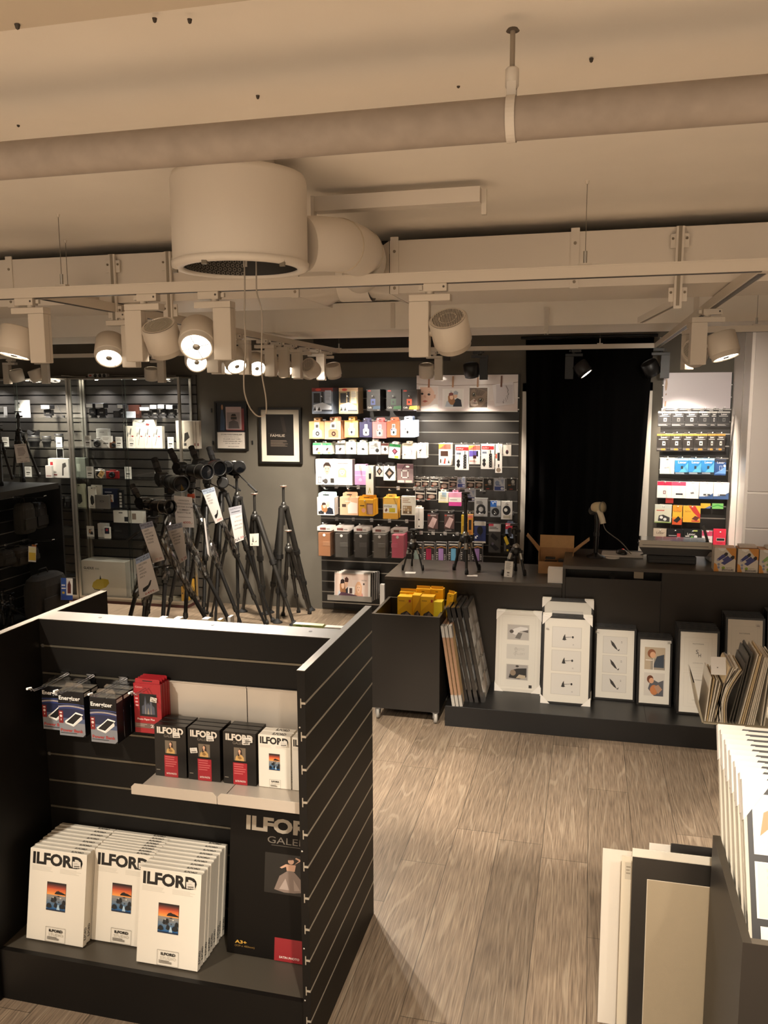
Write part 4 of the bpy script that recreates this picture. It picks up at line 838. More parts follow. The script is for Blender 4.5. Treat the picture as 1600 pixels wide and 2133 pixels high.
# tall collage frames leaning on the trolley
def side_frame(name, label, grp, base, dep, h, th, edge, face, d=.021, wins=True):
    t = thing('framed_picture', label, 'picture frame', base, (0, -th, 0), grp)
    MB().box(-d, 0, 0, dep, 0, h, edge, .0008).build('frame', t)
    m = MB()
    if wins:
        m.box(-.0005, .0004, .01, dep-.01, .01, h-.01, M('8d867c', .3, coat=.5))
        rg = random.Random(5)
        for r_ in range(5):
            for c in range(3):
                z0 = .02+(h-.04)*(r_+.06+(.2 if c == 1 else 0))/5.2; y0 = .015+(dep-.03)*c/3
                m.box(.0004, .0008, y0, y0+(dep-.03)/3-.012, z0, z0+(h-.04)/5.2-.02, M(rg.choice(['d0cac2', 'b9b0a6', 'c9b8a8', 'e0dcd6']), .25, coat=.5))
    else: m.box(-.0004, .0004, .008, dep-.008, .008, h-.008, face)
    m.build('mat_board', t)
    for z0, z1 in ((0, .07), (h-.07, h)): MB().box(-d-.001, .001, -.001, .05, z0-.001*(z0 == 0), z1+.001*(z0 > 0), M('9b958d', .4) if not wins else M('2b2826', .25, coat=.8)).build('corner_protector', t)
    return t
xs_ = [974.5, 985, 996.5, 1010]
for i, x in enumerate(xs_):
    p = PZ(x, 1463, ZP+.002); top = lean_pt
    side_frame('f', 'tall black collage frame by the trolley, %s' % ('nearest the trolley', 'second from the trolley', 'third from the trolley', 'outermost, photo windows showing')[i], 'tall collage frames', (p.x, p.y+.005*(3-i), ZP+.002), .33, .60, R(11.5), M('1f1c1a', .25, coat=.8), None)
for i, x in enumerate((947.5, 955.5, 963.5)):
    p = PZ(x, 1471, ZP+.002)
    side_frame('f', 'shorter brown frame with grey corners by the trolley, %s of three' % ('nearest the trolley', 'middle', 'outermost')[i], 'brown wooden frames', (p.x, p.y-.0, ZP+.002), .045, .5, R(8.5), M('8a6a52', .45), M('b9a48c', .4), .016, False) if 0 else side_frame('f', 'shorter brown frame with grey corners by the trolley, %s of three' % ('nearest the trolley', 'middle', 'outermost')[i], 'brown wooden frames', (p.x, max(p.y, 4.815), ZP+.002), .3, .5, R(8.5), M('8a6a52', .45), M('c9a878', .4), .016, False)
# ================================================================ right foreground: bin of collage frames, mats, folders
bx, by0, by1, bz = .377, 1.91, 2.395, .75
t = thing('display_bin', 'black open bin in the near right corner holding white collage frames', 'bin', (bx+.45, 2.15, 0)); BM = M('221d18', .42, grain=8., gmin=.88)
m = MB(); m.box(-.45, -.45+.02, by0-2.15, by1-2.15, 0, bz-.001, BM); m.box(-.45, -.43, by0-2.15, by1-2.15, bz-.001, bz, M('3f382f', .4)); m.build('side_panel', t)
MB().box(.43, .45, by0-2.15, by1-2.15, 0, bz, BM).build('side_panel', t)
m = MB(); m.box(-.43, .43, by0-2.15, by0-2.13, 0, bz-.001, BM); m.box(-.43, .43, by0-2.15, by0-2.13, bz-.001, bz, M('5d554a', .4)); m.build('front_panel', t)
m = MB(); m.box(-.43, .43, by1-2.17, by1-2.15, 0, .45, BM); m.build('rear_panel', t); MB().box(-.43, .43, by0-2.13, by1-2.17, .28, .3, BM).build('shelf', t)
def collage(w, h, d):
    t = thing('framed_collage', '', 'picture frame', group='white collage frames'); b = .03
    m = MB(); m.box(-w/2, w/2, 0, d, 0, h, M('c9c0ad', .35)); D = Deco(m, -w/2, 0, w, h, 0); D.run([('r', 0, .93, 1, 1, 'e6dfd2'), ('r', .012, 0, .988, .985, '1f1b19')])
    girlp = [('r', 0, 0, 1, 1, 'c9cdc9'), ('p', [(.05, .3), (.1, .7), (.4, .95), (.7, .9), (.95, .6), (.8, .4), (.5, .6), (.2, .5)], 'b98a5e'), ('e', .5, .5, .25, .3, 'e3b79a'), ('p', [(.2, .6), (.45, .85), (.75, .7), (.7, .6), (.45, .72)], '4a2a1c'), ('p', [(.2, 0), (.4, .25), (.8, .3), (1, 0)], 'd8d4ca')]
    for u0, v0, u1, v1, art in ((.04, .66, .36, .93, girlp), (.04, .38, .36, .62, [('r', 0, 0, 1, 1, 'd9d0c0'), ('L', .1, .1, .9, .9, 6, 'cfc4b2')]), (.05, .1, .36, .34, couple()), (.4, .66, .7, .93, couple('4a3020', '6a5a4c')), (.4, .1, .95, .62, portrait('3a241a', 'd9a888', 'b9b4ae', 'cfd3d0', True)), (.74, .66, .95, .93, girlp)): D.run([('r', u0-.008, v0-.004, u1+.008, v1+.004, 'e9e4da'), ('S', u0, v0, u1, v1, art)])
    m.build('frame', t)
    k = MB(); k.prism([(-w/2-.001, h+.001), (-w/2+.075, h+.001), (-w/2-.001, h-.1)], -.004, -.003, CORN); k.box(-w/2-.0015, -w/2, -.004, d, h-.1, h, CORN); k.build('corner_protector', t)
    return t
cf = None; TH2 = R(31)
pf = lean_pt(1546, 1622, 1.95, .6, TH2)
for i in range(11):
    if cf is None: cf = o = collage(.66, .52, .022)
    else: o = dup(cf)
    ztop = .52*math.cos(TH2); xo = [0, .0, -.004, -.002, -.006, -.004, -.008, -.006, -.01, -.008, -.012][i]
    yb_ = pf.y-.52*math.sin(TH2)+.034*i; zb_ = pf.z-ztop+.001*i
    o.location = (pf.x+.33+xo, yb_, zb_); o.rotation_euler = (-TH2, 0, 0)
    o['label'] = ['front white edged collage frame in the bin, showing a girl in a hat'][0] if i == 0 else 'white edged collage frame leaning in the bin, %s' % (ORD+['rearmost'])[i]
# mats behind the bin
def mat_board(label, tl, x1px, Y, hbot, th, col, inner=None, d=.003, film=True):
    p = PY(*tl, Y); q = PY(x1px, tl[1], Y); W_ = q.x-p.x; h = p.z/math.cos(th)-.003
    t = thing('mat_board', label, 'mat board', (p.x+W_/2, Y-h*math.sin(th), .003), (-th, 0, 0))
    m = MB(); m.box(-W_/2, W_/2, 0, d, 0, h, hexm(col)); D = Deco(m, -W_/2, 0, W_, h, 0)
    if inner: D.run(inner(W_, h))
    m.build('board', t)
    if film:
        f = MB(); f.add([(-W_/2-.004, -.0015, .0), (W_/2+.003, -.0015, 0), (W_/2+.003, -.0015, h+.006), (-W_/2-.004, -.0015, h+.006)], [(0, 1, 2, 3)], film_mat((.985, .985, .98), .025)); f.build('plastic_sleeve', t)
    return t
YM = 2.42
mat_board('white mat board with a narrow grey slot, tallest of the boards behind the bin', (1256, 1767), 1500, YM+.14, 0, R(4), 'e6ddd0', lambda w, h: [('r', .3, .05, .36, .94, '7d7266'), ('r', .335, .05, .34, .94, 'c9beae')])
mat_board('white mat board seen over the black one, its top showing beside the grey bin', (1318, 1767), 1560, YM+.11, 0, R(4), 'ece4d6')
mat_board('black mat board whose top peeps up behind the white boards', (1398, 1757), 1600, YM+.17, 0, R(4), '1c1917')
mat_board('small white card top peeping up left of the black board', (1353, 1756), 1399, YM+.2, 0, R(4), 'e9e2d6', film=False)
mat_board('cream mat board with a price sticker, edge showing left of the black framed mat', (1296, 1783), 1540, YM+.07, 0, R(4), 'e3d6bf', lambda w, h: [('r', .03, .88, .09, .97, 'cfc3ae'), ('L', .04, .9, .08, .95, 3, '9d917e')])
mat_board('large black mat board with a beige centre, in front of the stack behind the bin', (1318, 1785), 1580, YM+.02, 0, R(4), '17140f', lambda w, h: [('r', .13, -.2, 1.1, .895, 'd9cdb8'), ('r', .136, -.2, 1.1, .891, 'a5957c')] if 0 else [('r', .125, .0, 1, .9, 'd9cdb8'), ('r', .13, .0, 1, .897, 'a5957c')])
# tray of photo folders
xt = PY(1463, 1507, 3.05); 
t = thing('steel_tray', 'cream steel tray holding passepartout cards at the right edge', 'shelf', (xt.x, 3.05, xt.z)); TRM = M('a89d86', .45)
m = MB(); m.box(0, .62, 0, .22, 0, .004, TRM); m.build('tray_base', t)
m = MB(); l0 = PY(1447, 1422, 3.05)-xt; m.add([(0, 0, 0), (0, .22, 0), (l0.x, .22, l0.z), (l0.x-.004, .0, l0.z)], [(0, 1, 2, 3)], TRM); m.add([(.004, 0, 0.001), (.004, .22, 0.001), (l0.x+.004, .22, l0.z), (l0.x, .0, l0.z)], [(3, 2, 1, 0)], TRM); m.add([(0, 0, 0), (.004, 0, 0), (l0.x, 0, l0.z), (l0.x-.004, 0, l0.z)], [(0, 1, 2, 3)], TRM); m.build('side_lip', t)
MB().box(.16, .6, .05, .2, -xt.z, -.002, LAM).build('stand', t)
rg = random.Random(21)
def card(px0, px1, bot, top, c, label, dep=.16, curve=0., th=.004):
    """a card on edge: bottom at bot, top at top (pixels on the tray front), leaning to the right"""
    A = PY(bot[0], bot[1], 3.06); B = PY(top[0], top[1], 3.06); n = 8; m = MB(); P = []
    for i in range(n+1):
        s = i/n; p = A.lerp(B, s); p.x += curve*math.sin(PI*s)*-1; P.append((p.x-A.x, p.z-A.z))
    for i in range(n):
        a, b = P[i], P[i+1]; m.add([(a[0], 0, a[1]), (a[0]+th, 0, a[1]), (b[0]+th, 0, b[1]), (b[0], 0, b[1]), (a[0], dep, a[1]), (a[0]+th, dep, a[1]), (b[0]+th, dep, b[1]), (b[0], dep, b[1])], [(0, 1, 2, 3), (7, 6, 5, 4), (1, 5, 6, 2), (4, 0, 3, 7), (3, 2, 6, 7)], hexm(c))
    o = m.build('passepartout_card', loc=(A.x, 3.06, xt.z+.0055)); tag(o, label, 'card', 'passepartout cards in the tray'); return o
cols = ['c9b28a', 'd6cbb8', 'b9a27a', 'cfc4b0', '8d8070', 'd9cfbd']
k = 0
for (b0, b1, t0, t1, n, cc, cv, nm) in (((1468, 1491), (1489, 1494), (1481, 1402), (1512, 1411), 6, None, .0, 'low tan cards at the left end'), ((1490, 1495), (1496, 1497), (1520, 1382), (1530, 1384), 4, None, .01, 'taller pale cards second from left'), ((1497, 1498), (1513, 1500), (1532, 1386), (1547, 1388), 5, None, .022, 'bowed grey white cards in the middle'), ((1517, 1508), (1530, 1510), (1552, 1384), (1566, 1360), 3, '4a453d', .0, 'dark grey cards'), ((1538, 1512), (1556, 1514), (1578, 1368), (1592, 1372), 5, None, .0, 'tall brown striped cards'), ((1560, 1514), (1568, 1516), (1594, 1374), (1600, 1376), 3, None, 0, 'tall pale cards at right'), ((1584, 1515), (1590, 1516), (1604, 1380), (1612, 1382), 2, 'cfc6b4', 0, 'last pale cards cut by the picture edge')):
    for i in range(n):
        s = i/max(1, n-1); f = lambda a, b: (a[0]+(b[0]-a[0])*s, a[1]+(b[1]-a[1])*s)
        tp = f(t0, t1); card(0, 0, f(b0, b1), (tp[0], tp[1]+rg.uniform(-4, 4)), cc or rg.choice(cols), 'upright card, %s of the %s in the tray' % (ORDN[i], nm), dep=.17, curve=cv); k += 1
p = PY(1473, 1374, 3.0); m = MB(); m.box(0, .05, 0, .08, 0, .0006, M('e3e0dc', .5)); m.add([(.02, .03, .0008), (.024, .03, .0008), (.024, .034, .0008), (.02, .034, .0008)], [(0, 1, 2, 3)], M('55504a'))
o = m.build('paper_slip', loc=PY(1480, 1405, 3.06)+Vector((.002, 0, 0)), rot=(R(35), R(-4), R(-8))); tag(o, 'white paper slip lying on top of the low tan cards', 'paper')
# ================================================================ glass cabinet on the left back wall
YCF = 7.07
SLATG = M('443f39', .55, grain=6., gmin=.9)
cxr = PY(378, 900, YCF).x; cxm = PY(146, 900, YCF).x; cxl = cxm-(cxr-cxm)
zt = PY(378, 784, YCF).z; zb = .06
t = thing('slatted_panel', 'dark grey slatted wall panel behind the glass cabinets', 'wall panel', (-5, YW-.02, 0))
m = MB(); xr_ = PY(415, 1000, YW-.02).x
slats(m, -1.35, xr_+5, .06, zt+.02, 0, .089, PY(300, 803, YW).z, th=.019, groove=.013, lam=SLATG, backm=M('0c0b0a', .8)); m.build('panel', t)
SHY = [870.7, 934.6, 999.5, 1063.8, 1126.6]
SHZ = [PY(300, y, YCF+.015).z for y in SHY]
GL = glass_mat(); ALU = M('c9c4ba', .28, .9)
def cabinet(label, xa, xb):
    t = thing('glass_cabinet', label, 'cabinet', ((xa+xb)/2, YCF+.12, 0)); w = (xb-xa)/2-.004; d0, d1 = -.12, YW-.022-YCF-.12
    for x, y in ((-w, d0), (w-.022, d0), (-w, d1-.022), (w-.022, d1-.022)): MB().box(x, x+.022, y, y+.022, 0.05, zt, ALU, .004).build('post', t)
    for z in (zt-.016, .05):
        MB().box(-w+.022, w-.022, d0, d0+.016, z, z+.016, ALU).build('rail', t); MB().box(w-.016, w, d0+.022, d1-.022, z, z+.016, ALU).build('rail', t)
    MB().box(-w, w, d0, d1, .03, .05, M('8d8270', .5)).box(-w, w, d0+.004, d1, 0, .03, M('4a2620', .6)).build('base', t)
    MB().box(-w, w, d0, d1, zt-.004, zt, M('39342e', .5)).build('top_panel', t)
    for z in SHZ: MB().box(-w+.004, w-.004, d0+.03, d1-.004, z-.007, z, GL).build('glass_shelf', t)
    xs_ = (xb-xa)/2*.04
    for a, b, y in ((-w+.022, .02, d0+.006), (-.02, w-.022, d0+.016)):
        MB().box(a, b, y, y+.005, .066, zt-.017, GL).build('sliding_pane', t)
        for e in (a, b-.004): MB().box(e, e+.004, y-.0005, y+.0055, .066, zt-.017, film_mat((.75, .86, .82), .35)).build('pane_edge', t)
    MB().box(w-.008, w-.004, d0+.022, d1-.022, .066, zt-.017, GL).build('side_pane', t)
    m = MB(); m.box(-w+.1, w-.1, -.03, .03, zt-.02, zt-.006, M('e6e2da', .4)); m.build('light_bar', t)
    m = MB()
    for x in (-w*.6, w*.1, w*.7): m.lathe([(.016, 0), (.014, -.004)], LENS, 14, (x, .0, zt-.0205), (0, 0, 1))
    m.build('downlight', t)
    for x in (-w*.6, w*.1, w*.7):
        l = bpy.data.lights.new('lamp', 'SPOT'); l.energy = 14; l.color = (.95, .93, .95); l.spot_size = R(120); l.spot_blend = .8; l.shadow_soft_size = .02
        o = bpy.data.objects.new('lamp', l); COL.objects.link(o); o.parent = t; o.location = (x, 0, zt-.03)
    return t
cabinet('tall glass cabinet bay with flashes, selfie stick boxes and the drone box', cxm, cxr)
cabinet('tall glass cabinet bay with lenses and gimbal boxes, behind the camera bag unit', cxl, cxm)
YI = 7.19
def onshelf(px, k, Y=YI):
    xa, xb, za, zb_ = ext(px, Y); z = (SHZ[k] if k < 5 else .051)+.0006; return (xa+xb)/2, xb-xa, z, zb_-za
def cab_box(name, label, cat, px, k, col, items=(), d=.05, Y=YI, hscale=1., grp=None, rz=0, back=None):
    x, w, z, h = onshelf(px, k, Y); o = pack_mb(w, h*hscale, d, col, items).build(name, loc=(x, Y, z), rot=(0, 0, R(rz))); tag(o, label, cat, grp); return o
def price_card(label, px, k, Y=YI-.05, txt=True):
    x, w, z, h = onshelf(px, k, Y); t = thing('price_card', label, 'price card', (x, Y, z), (0, 0, 0), 'price cards in the glass cabinet')
    m = MB(); m.box(-w/2, w/2, 0, .001, 0, h, M('e9e6df', .5)); Deco(m, -w/2, 0, w, h, 0).run([('L', .12, .6, .88, .9, 4, 'a39d94'), ('r', .2, .36, .75, .46, '3a3632'), ('L', .2, .12, .8, .25, 1, '8d8780')]); m.build('card', t)
    MB().box(-w/2, w/2, -.025, .006, 0, .0012, film_mat((.9, .92, .92), .2)).build('holder', t); return t
DK = M('161517', .45); DK2 = M('2a292b', .4); SILV = M('c9c6c2', .3, .6)
def flash(label, px, k, lit=True):
    x, w, z, h = onshelf(px, k); t = thing('flash_unit', label, 'flash', (x, YI, z), (0, 0, R(random.uniform(-12, 12))), 'flash units in the cabinet')
    MB().box(-w*.42, w*.42, -.02, .025, h*.14, h*.62, DK, .004).build('body', t); k_ = MB(); k_.prism([(-w*.3, 0), (w*.3, 0), (w*.2, h*.14), (-w*.2, h*.14)], -.015, .02, DK2); k_.build('foot', t)
    o = MB().box(-w*.5, w*.5, -.055, .03, h*.66, h, DK, .004).build('head', t); MB().box(-w*.42, w*.42, -.057, -.055, h*.7, h*.96, M('e9e6e0', .15)).build('flash_window', o)
    MB().cyl((-w*.2, 0, h*.6), (w*.2, 0, h*.64), h*.05, mat=DK2).build('hinge', t); MB().box(-w*.2, w*.2, -.0205, -.02, h*.3, h*.4, M('8d8a86', .4)).build('badge', t); return t
for px, lb in (((92, 840, 110, 866), 'black flash unit with a coiled cord beside it, left cabinet bay'), ((186, 838, 204, 868), 'left one of two black flash units side by side, left end of top shelf'), ((204, 838, 222, 868), 'right one of two black flash units side by side on the top shelf'), ((250, 840, 262, 868), 'narrow flash unit with silver head beside the pane edge, top shelf'), ((295, 848, 315, 870), 'low black flash unit left of the row of three, top shelf'), ((317, 843, 331, 870), 'black flash unit, left of the row of three on the top shelf'), ((335, 842, 350, 870), 'black flash unit, middle of the row of three on the top shelf'), ((352, 843, 367, 870), 'black flash unit, right of the row of three on the top shelf')):
    flash(lb, px, 0)
x, w, z, h = onshelf((112, 840, 136, 866), 0); m = MB(); m.tube([(-.02+i*.0009+.004*math.cos(i*1.1), .004*math.sin(i*1.1), h*.9-h*.85*(i/60)**1.2) for i in range(61)], .0016, DK, 6); m.box(.03, .05, -.01, .01, 0, .02, DK)
tag(m.build('coiled_cord', loc=(x, YI, z)), 'black coiled flash cord hanging beside the flash in the left bay', 'cord')
def lens(label, px, k, hood=False, c=DK):
    x, w, z, h = onshelf(px, k); t = thing('camera_lens', label, 'lens', (x, YI, z), (0, 0, 0), 'lenses in the left cabinet bay'); r = w/2
    hb = h*.68 if hood else h
    MB().lathe([(r*.7, 0), (r*.78, .004), (r*.8, hb*.3), (r*.95, hb*.4), (r*.95, hb*.95), (r*.85, hb)], c, 24).build('barrel', t)
    m = MB(); m.lathe([(r*.97, hb*.5), (r*.97, hb*.72)], M('2e2d2c', .7), 24, caps=False); m.build('focus_ring', t); m = MB(); m.lathe([(r*.96, hb*.82), (r*.96, hb*.86)], M('b9b4aa', .3, .7), 24, caps=False); m.build('metal_ring', t)
    m = MB(); m.lathe([(r*.8, hb), (r*.1, hb*.97)], M('1c2030', .1), 20, caps=False); m.build('front_glass', t)
    if hood:
        m = MB(); n = 32; P = []
        for i in range(n): a = 2*PI*i/n; P += [(r*.9*math.cos(a), r*.9*math.sin(a), hb), (r*1.0*math.cos(a), r*1.0*math.sin(a), hb+(h-hb)*(.55+.45*math.cos(2*a)))]
        for i in range(n): a = 2*i; b = 2*((i+1) % n); m.add([P[a], P[b], P[b+1], P[a+1]], [(0, 1, 2, 3)], DK2, True)
        m.build('petal_hood', t)
lens('camera lens with a petal hood standing in the left cabinet bay', (60, 898, 82, 933), 1, True)
lens('short camera lens, middle one of three in the left cabinet bay', (89, 912, 106, 934), 1)
lens('camera lens under a price card, beside the cabinet post', (115, 907, 132, 934), 1)
lens('small camera lens on the fourth shelf beside the left black unit', (124, 1042, 135, 1063), 3); lens('short black lens on the fourth shelf next to the cabinet posts', (137, 1041, 149, 1063), 3)
earp = [('p', [(.3, .55), (.33, .85), (.37, .55)], '5a5854'), ('e', .35, .82, .06, .06, '4a4845'), ('r', .42, .2, .44, .85, '8d8a86')]
cab_box('product_box', 'tall white box with an earphone drawing, top shelf of the left bay', 'box', (31, 832, 56, 868), 0, 'dedbd6', earp)
cab_box('product_box', 'white box with a black print cut by the picture edge, top shelf', 'box', (-8, 846, 8, 868), 0, 'dad6d0', [('r', .3, .3, .95, .5, '2a2826')])
cab_box('camera_lens_cap_box', 'dark round accessory left of the narrow flash, top shelf', 'accessory', (236, 856, 249, 870), 0, '262423', [('e', .5, .5, .4, .45, '3d3a38')]).name = 'lens_adapter'
cab_box('product_box', 'small pale card box under the pane edge on the top shelf', 'box', (262, 857, 279, 870), 0, 'b9c0cc', [('o', .05, .05, .95, .95, 'e6e6e6')], .03, YI-.04)
cab_box('product_box', 'flat brown box behind the small pale card, top shelf', 'box', (268, 842, 290, 868), 0, '5a3428', [('r', .1, .1, .9, .3, '3d2018')], .04, YI+.05)
# second shelf
stick = [('p', [(.35, .62), (.52, .9), (.62, .88), (.5, .6)], '6d6a68'), ('p', [(.1, .55), (.22, .72), (.32, .68), (.2, .5)], '8a8784'), ('p', [(.28, .12), (.5, .6), (.54, .6), (.32, .12)], '5a5854'), ('r', .6, .5, .8, .56, '8d2a30')]
for i, (a, b) in enumerate(((263, 282), (282.5, 300), (300.5, 316), (316.5, 338))):
    cab_box('selfie_stick_box', 'upright white selfie stick box, %s of the four on the second shelf' % ('leftmost', 'second from left', 'third from left', 'rightmost')[i], 'box', (a, 891, b, 936), 1, 'ddd5c8', stick, .05, grp='white selfie stick boxes')
x, w, z, h = onshelf((276, 873, 321, 890), 1); zz = PY(300, 891, YI).z; 
o = pack_mb(w, .06, .05, 'd6cfc2', [('p', [(.1, .75), (.6, .25), (.62, .3), (.12, .8)], '5a5854'), ('p', [(.4, .6), (.5, .9), (.6, .85), (.5, .55)], '4a4846'), ('p', [(.6, .1), (.64, .45), (.8, .35), (.74, .05)], '7a3a3c')]).build('selfie_stick_box', loc=(x, YI, SHZ[1]+.0006+onshelf((263, 891, 282, 936), 1)[3]+.001)); tag(o, 'white selfie stick box lying on top of the four upright ones', 'box', 'white selfie stick boxes')
cab_box('product_box', 'white box behind the silver camera on the second shelf', 'box', (201, 897, 225, 935), 1, 'd9d6d0', [('r', .3, .8, .7, .84, '8d8a86')], .05, YI+.04)
cab_box('product_box', 'white box right of the silver camera, in front, second shelf', 'box', (211, 911, 232, 935), 1, 'dfdcd6', [('r', .2, .3, .7, .42, '6d6a66'), ('L', .15, .6, .8, .85, 2, 'a39d94')], .03, YI-.02)
def camera(label, px, k, c, lensc='1a1a1c', grp=None):
    x, w, z, h = onshelf(px, k, YI-.05); t = thing('compact_camera', label, 'camera', (x, YI-.05, z), (0, 0, R(8)), grp); c = M(c, .35, .3)
    MB().box(-w/2, w/2, 0, .025, 0, h*.85, c, .003).build('body', t); m = MB(); m.lathe([(h*.36, 0), (h*.36, .014), (h*.28, .02), (h*.2, .02), (h*.15, .012)], M(lensc, .3), 20, (0, 0, h*.42), (0, -1, 0)); m.build('lens', t)
    MB().box(-w*.2, w*.25, .004, .02, h*.85, h, c, .002).build('viewfinder', t); MB().cyl((w*.36, .012, h*.85), (w*.36, .012, h*.92), h*.08, mat=SILV).build('shutter_button', t)
camera('silver compact camera in front of the white boxes, second shelf', (196, 915, 210, 935), 1, 'a8a5a0')
camera('brown leather covered camera between two price cards, second shelf', (229, 922, 246, 935), 1, '6b4326')
camera('red compact camera on the third shelf', (222, 981, 246, 999), 2, '8f1c1e')
camera('camera with a picture card leaning on it, third shelf', (199, 980, 217, 1000), 2, 'a39d94')
o = pack_mb(.05, .07, .001, 'c9b48d', [('S', .1, .2, .9, .9, portrait('5a3a22', 'c9986a', '8d6a3c', 'b9955c'))]).build('picture_card', loc=(PY(207, 990, YI-.1).x, YI-.1, SHZ[2]+.016), rot=(R(-6), R(32), 0)); tag(o, 'sepia picture card leaning against the camera on the third shelf', 'card')
tri = [('p', [(.46, .2), (.5, .55), (.7, .6), (.8, .4), (.6, .3)], '3a3836'), ('r', .45, .1, .6, .2, '4a4845')]
for i, (a, b) in enumerate(((367, 402), (403, 408), (409, 415))):
    cab_box('product_box', 'white box with a black gadget drawing, %s at the right end of the second shelf' % ('frontmost', 'second', 'last')[i], 'box', (a, 879, b, 937), 1, 'd9d0c2', tri if i == 0 else [('r', .3, .1, .7, .2, '6b2a2a')], .045, YI-.04+.0*i)
for px, k, lb in (((3, 888, 17, 908), 1, 'price card above the leftmost lens, left bay'), ((115, 887, 128, 908), 1, 'price card above the lens beside the cabinet post'), ((176, 910, 190, 935), 1, 'price card left of the silver camera, second shelf'), ((241, 912, 255, 935), 1, 'price card right of the brown camera, second shelf'), ((268, 914, 281, 936), 1, 'price card in front of the leftmost selfie stick box'), ((349, 911, 362, 935), 1, 'price card left of the gadget boxes, second shelf'), ((52, 972, 66, 993), 2, 'cream price card beside the tripod legs, left bay'), ((180, 973, 195, 997), 2, 'price card left of the picture card, third shelf'), ((260, 975, 274, 1000), 2, 'price card by the pane edge, third shelf'), ((322, 964, 335, 985), 2, 'price card behind the spotting scopes, third shelf')):
    Y = YI-.05
    x, w, z, h = onshelf(px, k, Y); zc = PY((px[0]+px[2])/2, px[3], Y).z
    o = price_card(lb, px, k, Y)
    if zc-z > .02: o.location.z = z; 
# third shelf gimbal boxes
gim = [('r', .1, .62, .24, .82, 'b8323a'), ('p', [(.66, .1), (.74, .1), (.76, .5), (.9, .6), (.86, .8), (.7, .74), (.68, .5)], '57534f'), ('r', .16, .1, .42, .18, '8d4a48'), ('L', .16, .22, .4, .3, 1, '6b6661')]
cab_box('gimbal_box', 'white gimbal box with a red square, left of the cabinet posts, third shelf', 'box', (101, 959, 143, 998), 2, 'f0ece6', gim, .08, YI-.06)
cab_box('gimbal_box', 'lower white gimbal box in front of the red square one', 'box', (95, 973, 108, 998), 2, 'ece7e0', [('r', .1, .1, .9, .2, 'a88')], .03, YI-.1)
o = cab_box('acrylic_stand', 'small white wire loop stand behind the gimbal boxes', 'stand', (119, 940, 134, 999), 2, film_mat((.95, .95, .95), .1), [('o', .02, .02, .98, .98, 'e6e4e0', .06)], .004, YI+.06)
cab_box('product_box', 'grey green glassy box right of the gimbal boxes, third shelf', 'box', (152, 958, 178, 998), 2, '7d8278', [('r', .3, .3, .6, .7, 'a3a89c')], .06)
# fourth shelf
pk_ = [('p', [(.3, .2), (.25, .45), (.4, .6), (.7, .55), (.75, .25), (.5, .12)], '33322f'), ('L', .2, .02, .8, .08, 2, '8d877c'), ('e', .5, .93, .1, .02, '3a3733')]
cab_box('product_pack', 'white pack with a black accessory, right beside the cabinet posts, fourth shelf', 'pack', (152, 1014, 178, 1062), 3, 'bfc0a8', pk_, .02)
cab_box('product_pack', 'bright white pack, second on the fourth shelf', 'pack', (184, 1019, 200, 1063), 3, 'eee9df', pk_, .02, YI-.03)
cab_box('product_pack', 'bright white pack with rounded tab behind the grey pack, fourth shelf', 'pack', (191, 1014, 212, 1061), 3, 'f0ece2', pk_, .02, YI-.005)
cab_box('product_box', 'grey square box with an oval logo on the fourth shelf', 'box', (198, 1033, 227, 1061), 3, '6a645d', [('e', .5, .55, .16, .07, '2f2c29'), ('e', .5, .55, .11, .04, '6a645d')], .03, YI-.06)
cab_box('product_box', 'dark navy box behind the grey one, fourth shelf', 'box', (214, 1019, 246, 1058), 3, '20263c', [('r', .15, .8, .6, .84, 'c9ccd4'), ('S', .3, .3, .7, .7, portrait('4a2a1c', 'd9a888', 'c98a6a', 'e0ddd8'))], .03, YI+.03)
cab_box('product_box', 'dark film strip patterned box at the right of the fourth shelf', 'box', (246, 1027, 256, 1065), 3, '1a1a1c', [('r', .3, .05+i*.17, .8, .17+i*.17, 'c9c6c0') for i in range(5)], .03)
# fifth shelf
cab_box('picture_card', 'small white framed picture card on the fifth shelf', 'card', (181, 1099, 196, 1121), 4, 'e6e2dc', [('S', .12, .2, .88, .82, couple())], .004)
cab_box('portable_speaker', 'white rounded speaker on the fifth shelf', 'speaker', (204, 1093, 223, 1121), 4, 'd3d0cc', [('t', .35, .5, .65, .58, 'xoxo', '8d8a86')], .05).name = 'portable_speaker'
cab_box('product_box', 'small box with a figure in red in front of the speaker', 'box', (217, 1099, 229, 1122), 4, 'e2ded6', [('r', .1, .4, .9, .95, '26283a'), ('e', .5, .75, .2, .12, 'a8323a')], .02, YI-.05)
cab_box('photo_printer', 'black photo printer under white boxes on the fifth shelf', 'printer', (236, 1094, 272, 1126), 4, '1c1b1c', [('r', .1, .4, .5, .5, '3a393a')], .07)
zz = SHZ[4]+onshelf((236, 1094, 272, 1126), 4)[3]
for i, (a, b) in enumerate(((239, 271), (272, 300))):
    x, w, z, h = onshelf((a, 1068, b, 1093), 4)
    o = pack_mb(w, h, .06, 'e3dfd8', [('r', .35, .78, .6, .86, '3a3836'), ('r', .7, .1, .95, .5, '2a2a2e')] if i == 0 else [('r', .2, .3, .5, .8, '8a7a6e')]).build('printer_box', loc=(x, YI-.02, zz+.002)); tag(o, ('white printer box on the black printer', 'white printer box at right, partly behind the scope')[i], 'box', 'white printer boxes')
o = MB().box(-.06, .06, 0, .06, 0, zz-SHZ[4], DK2, .002).build('paper_cassette', loc=(PY(286, 1110, YI).x, YI-.02, SHZ[4]+.0006)); tag(o, 'dark cassette box under the right white printer box', 'box')
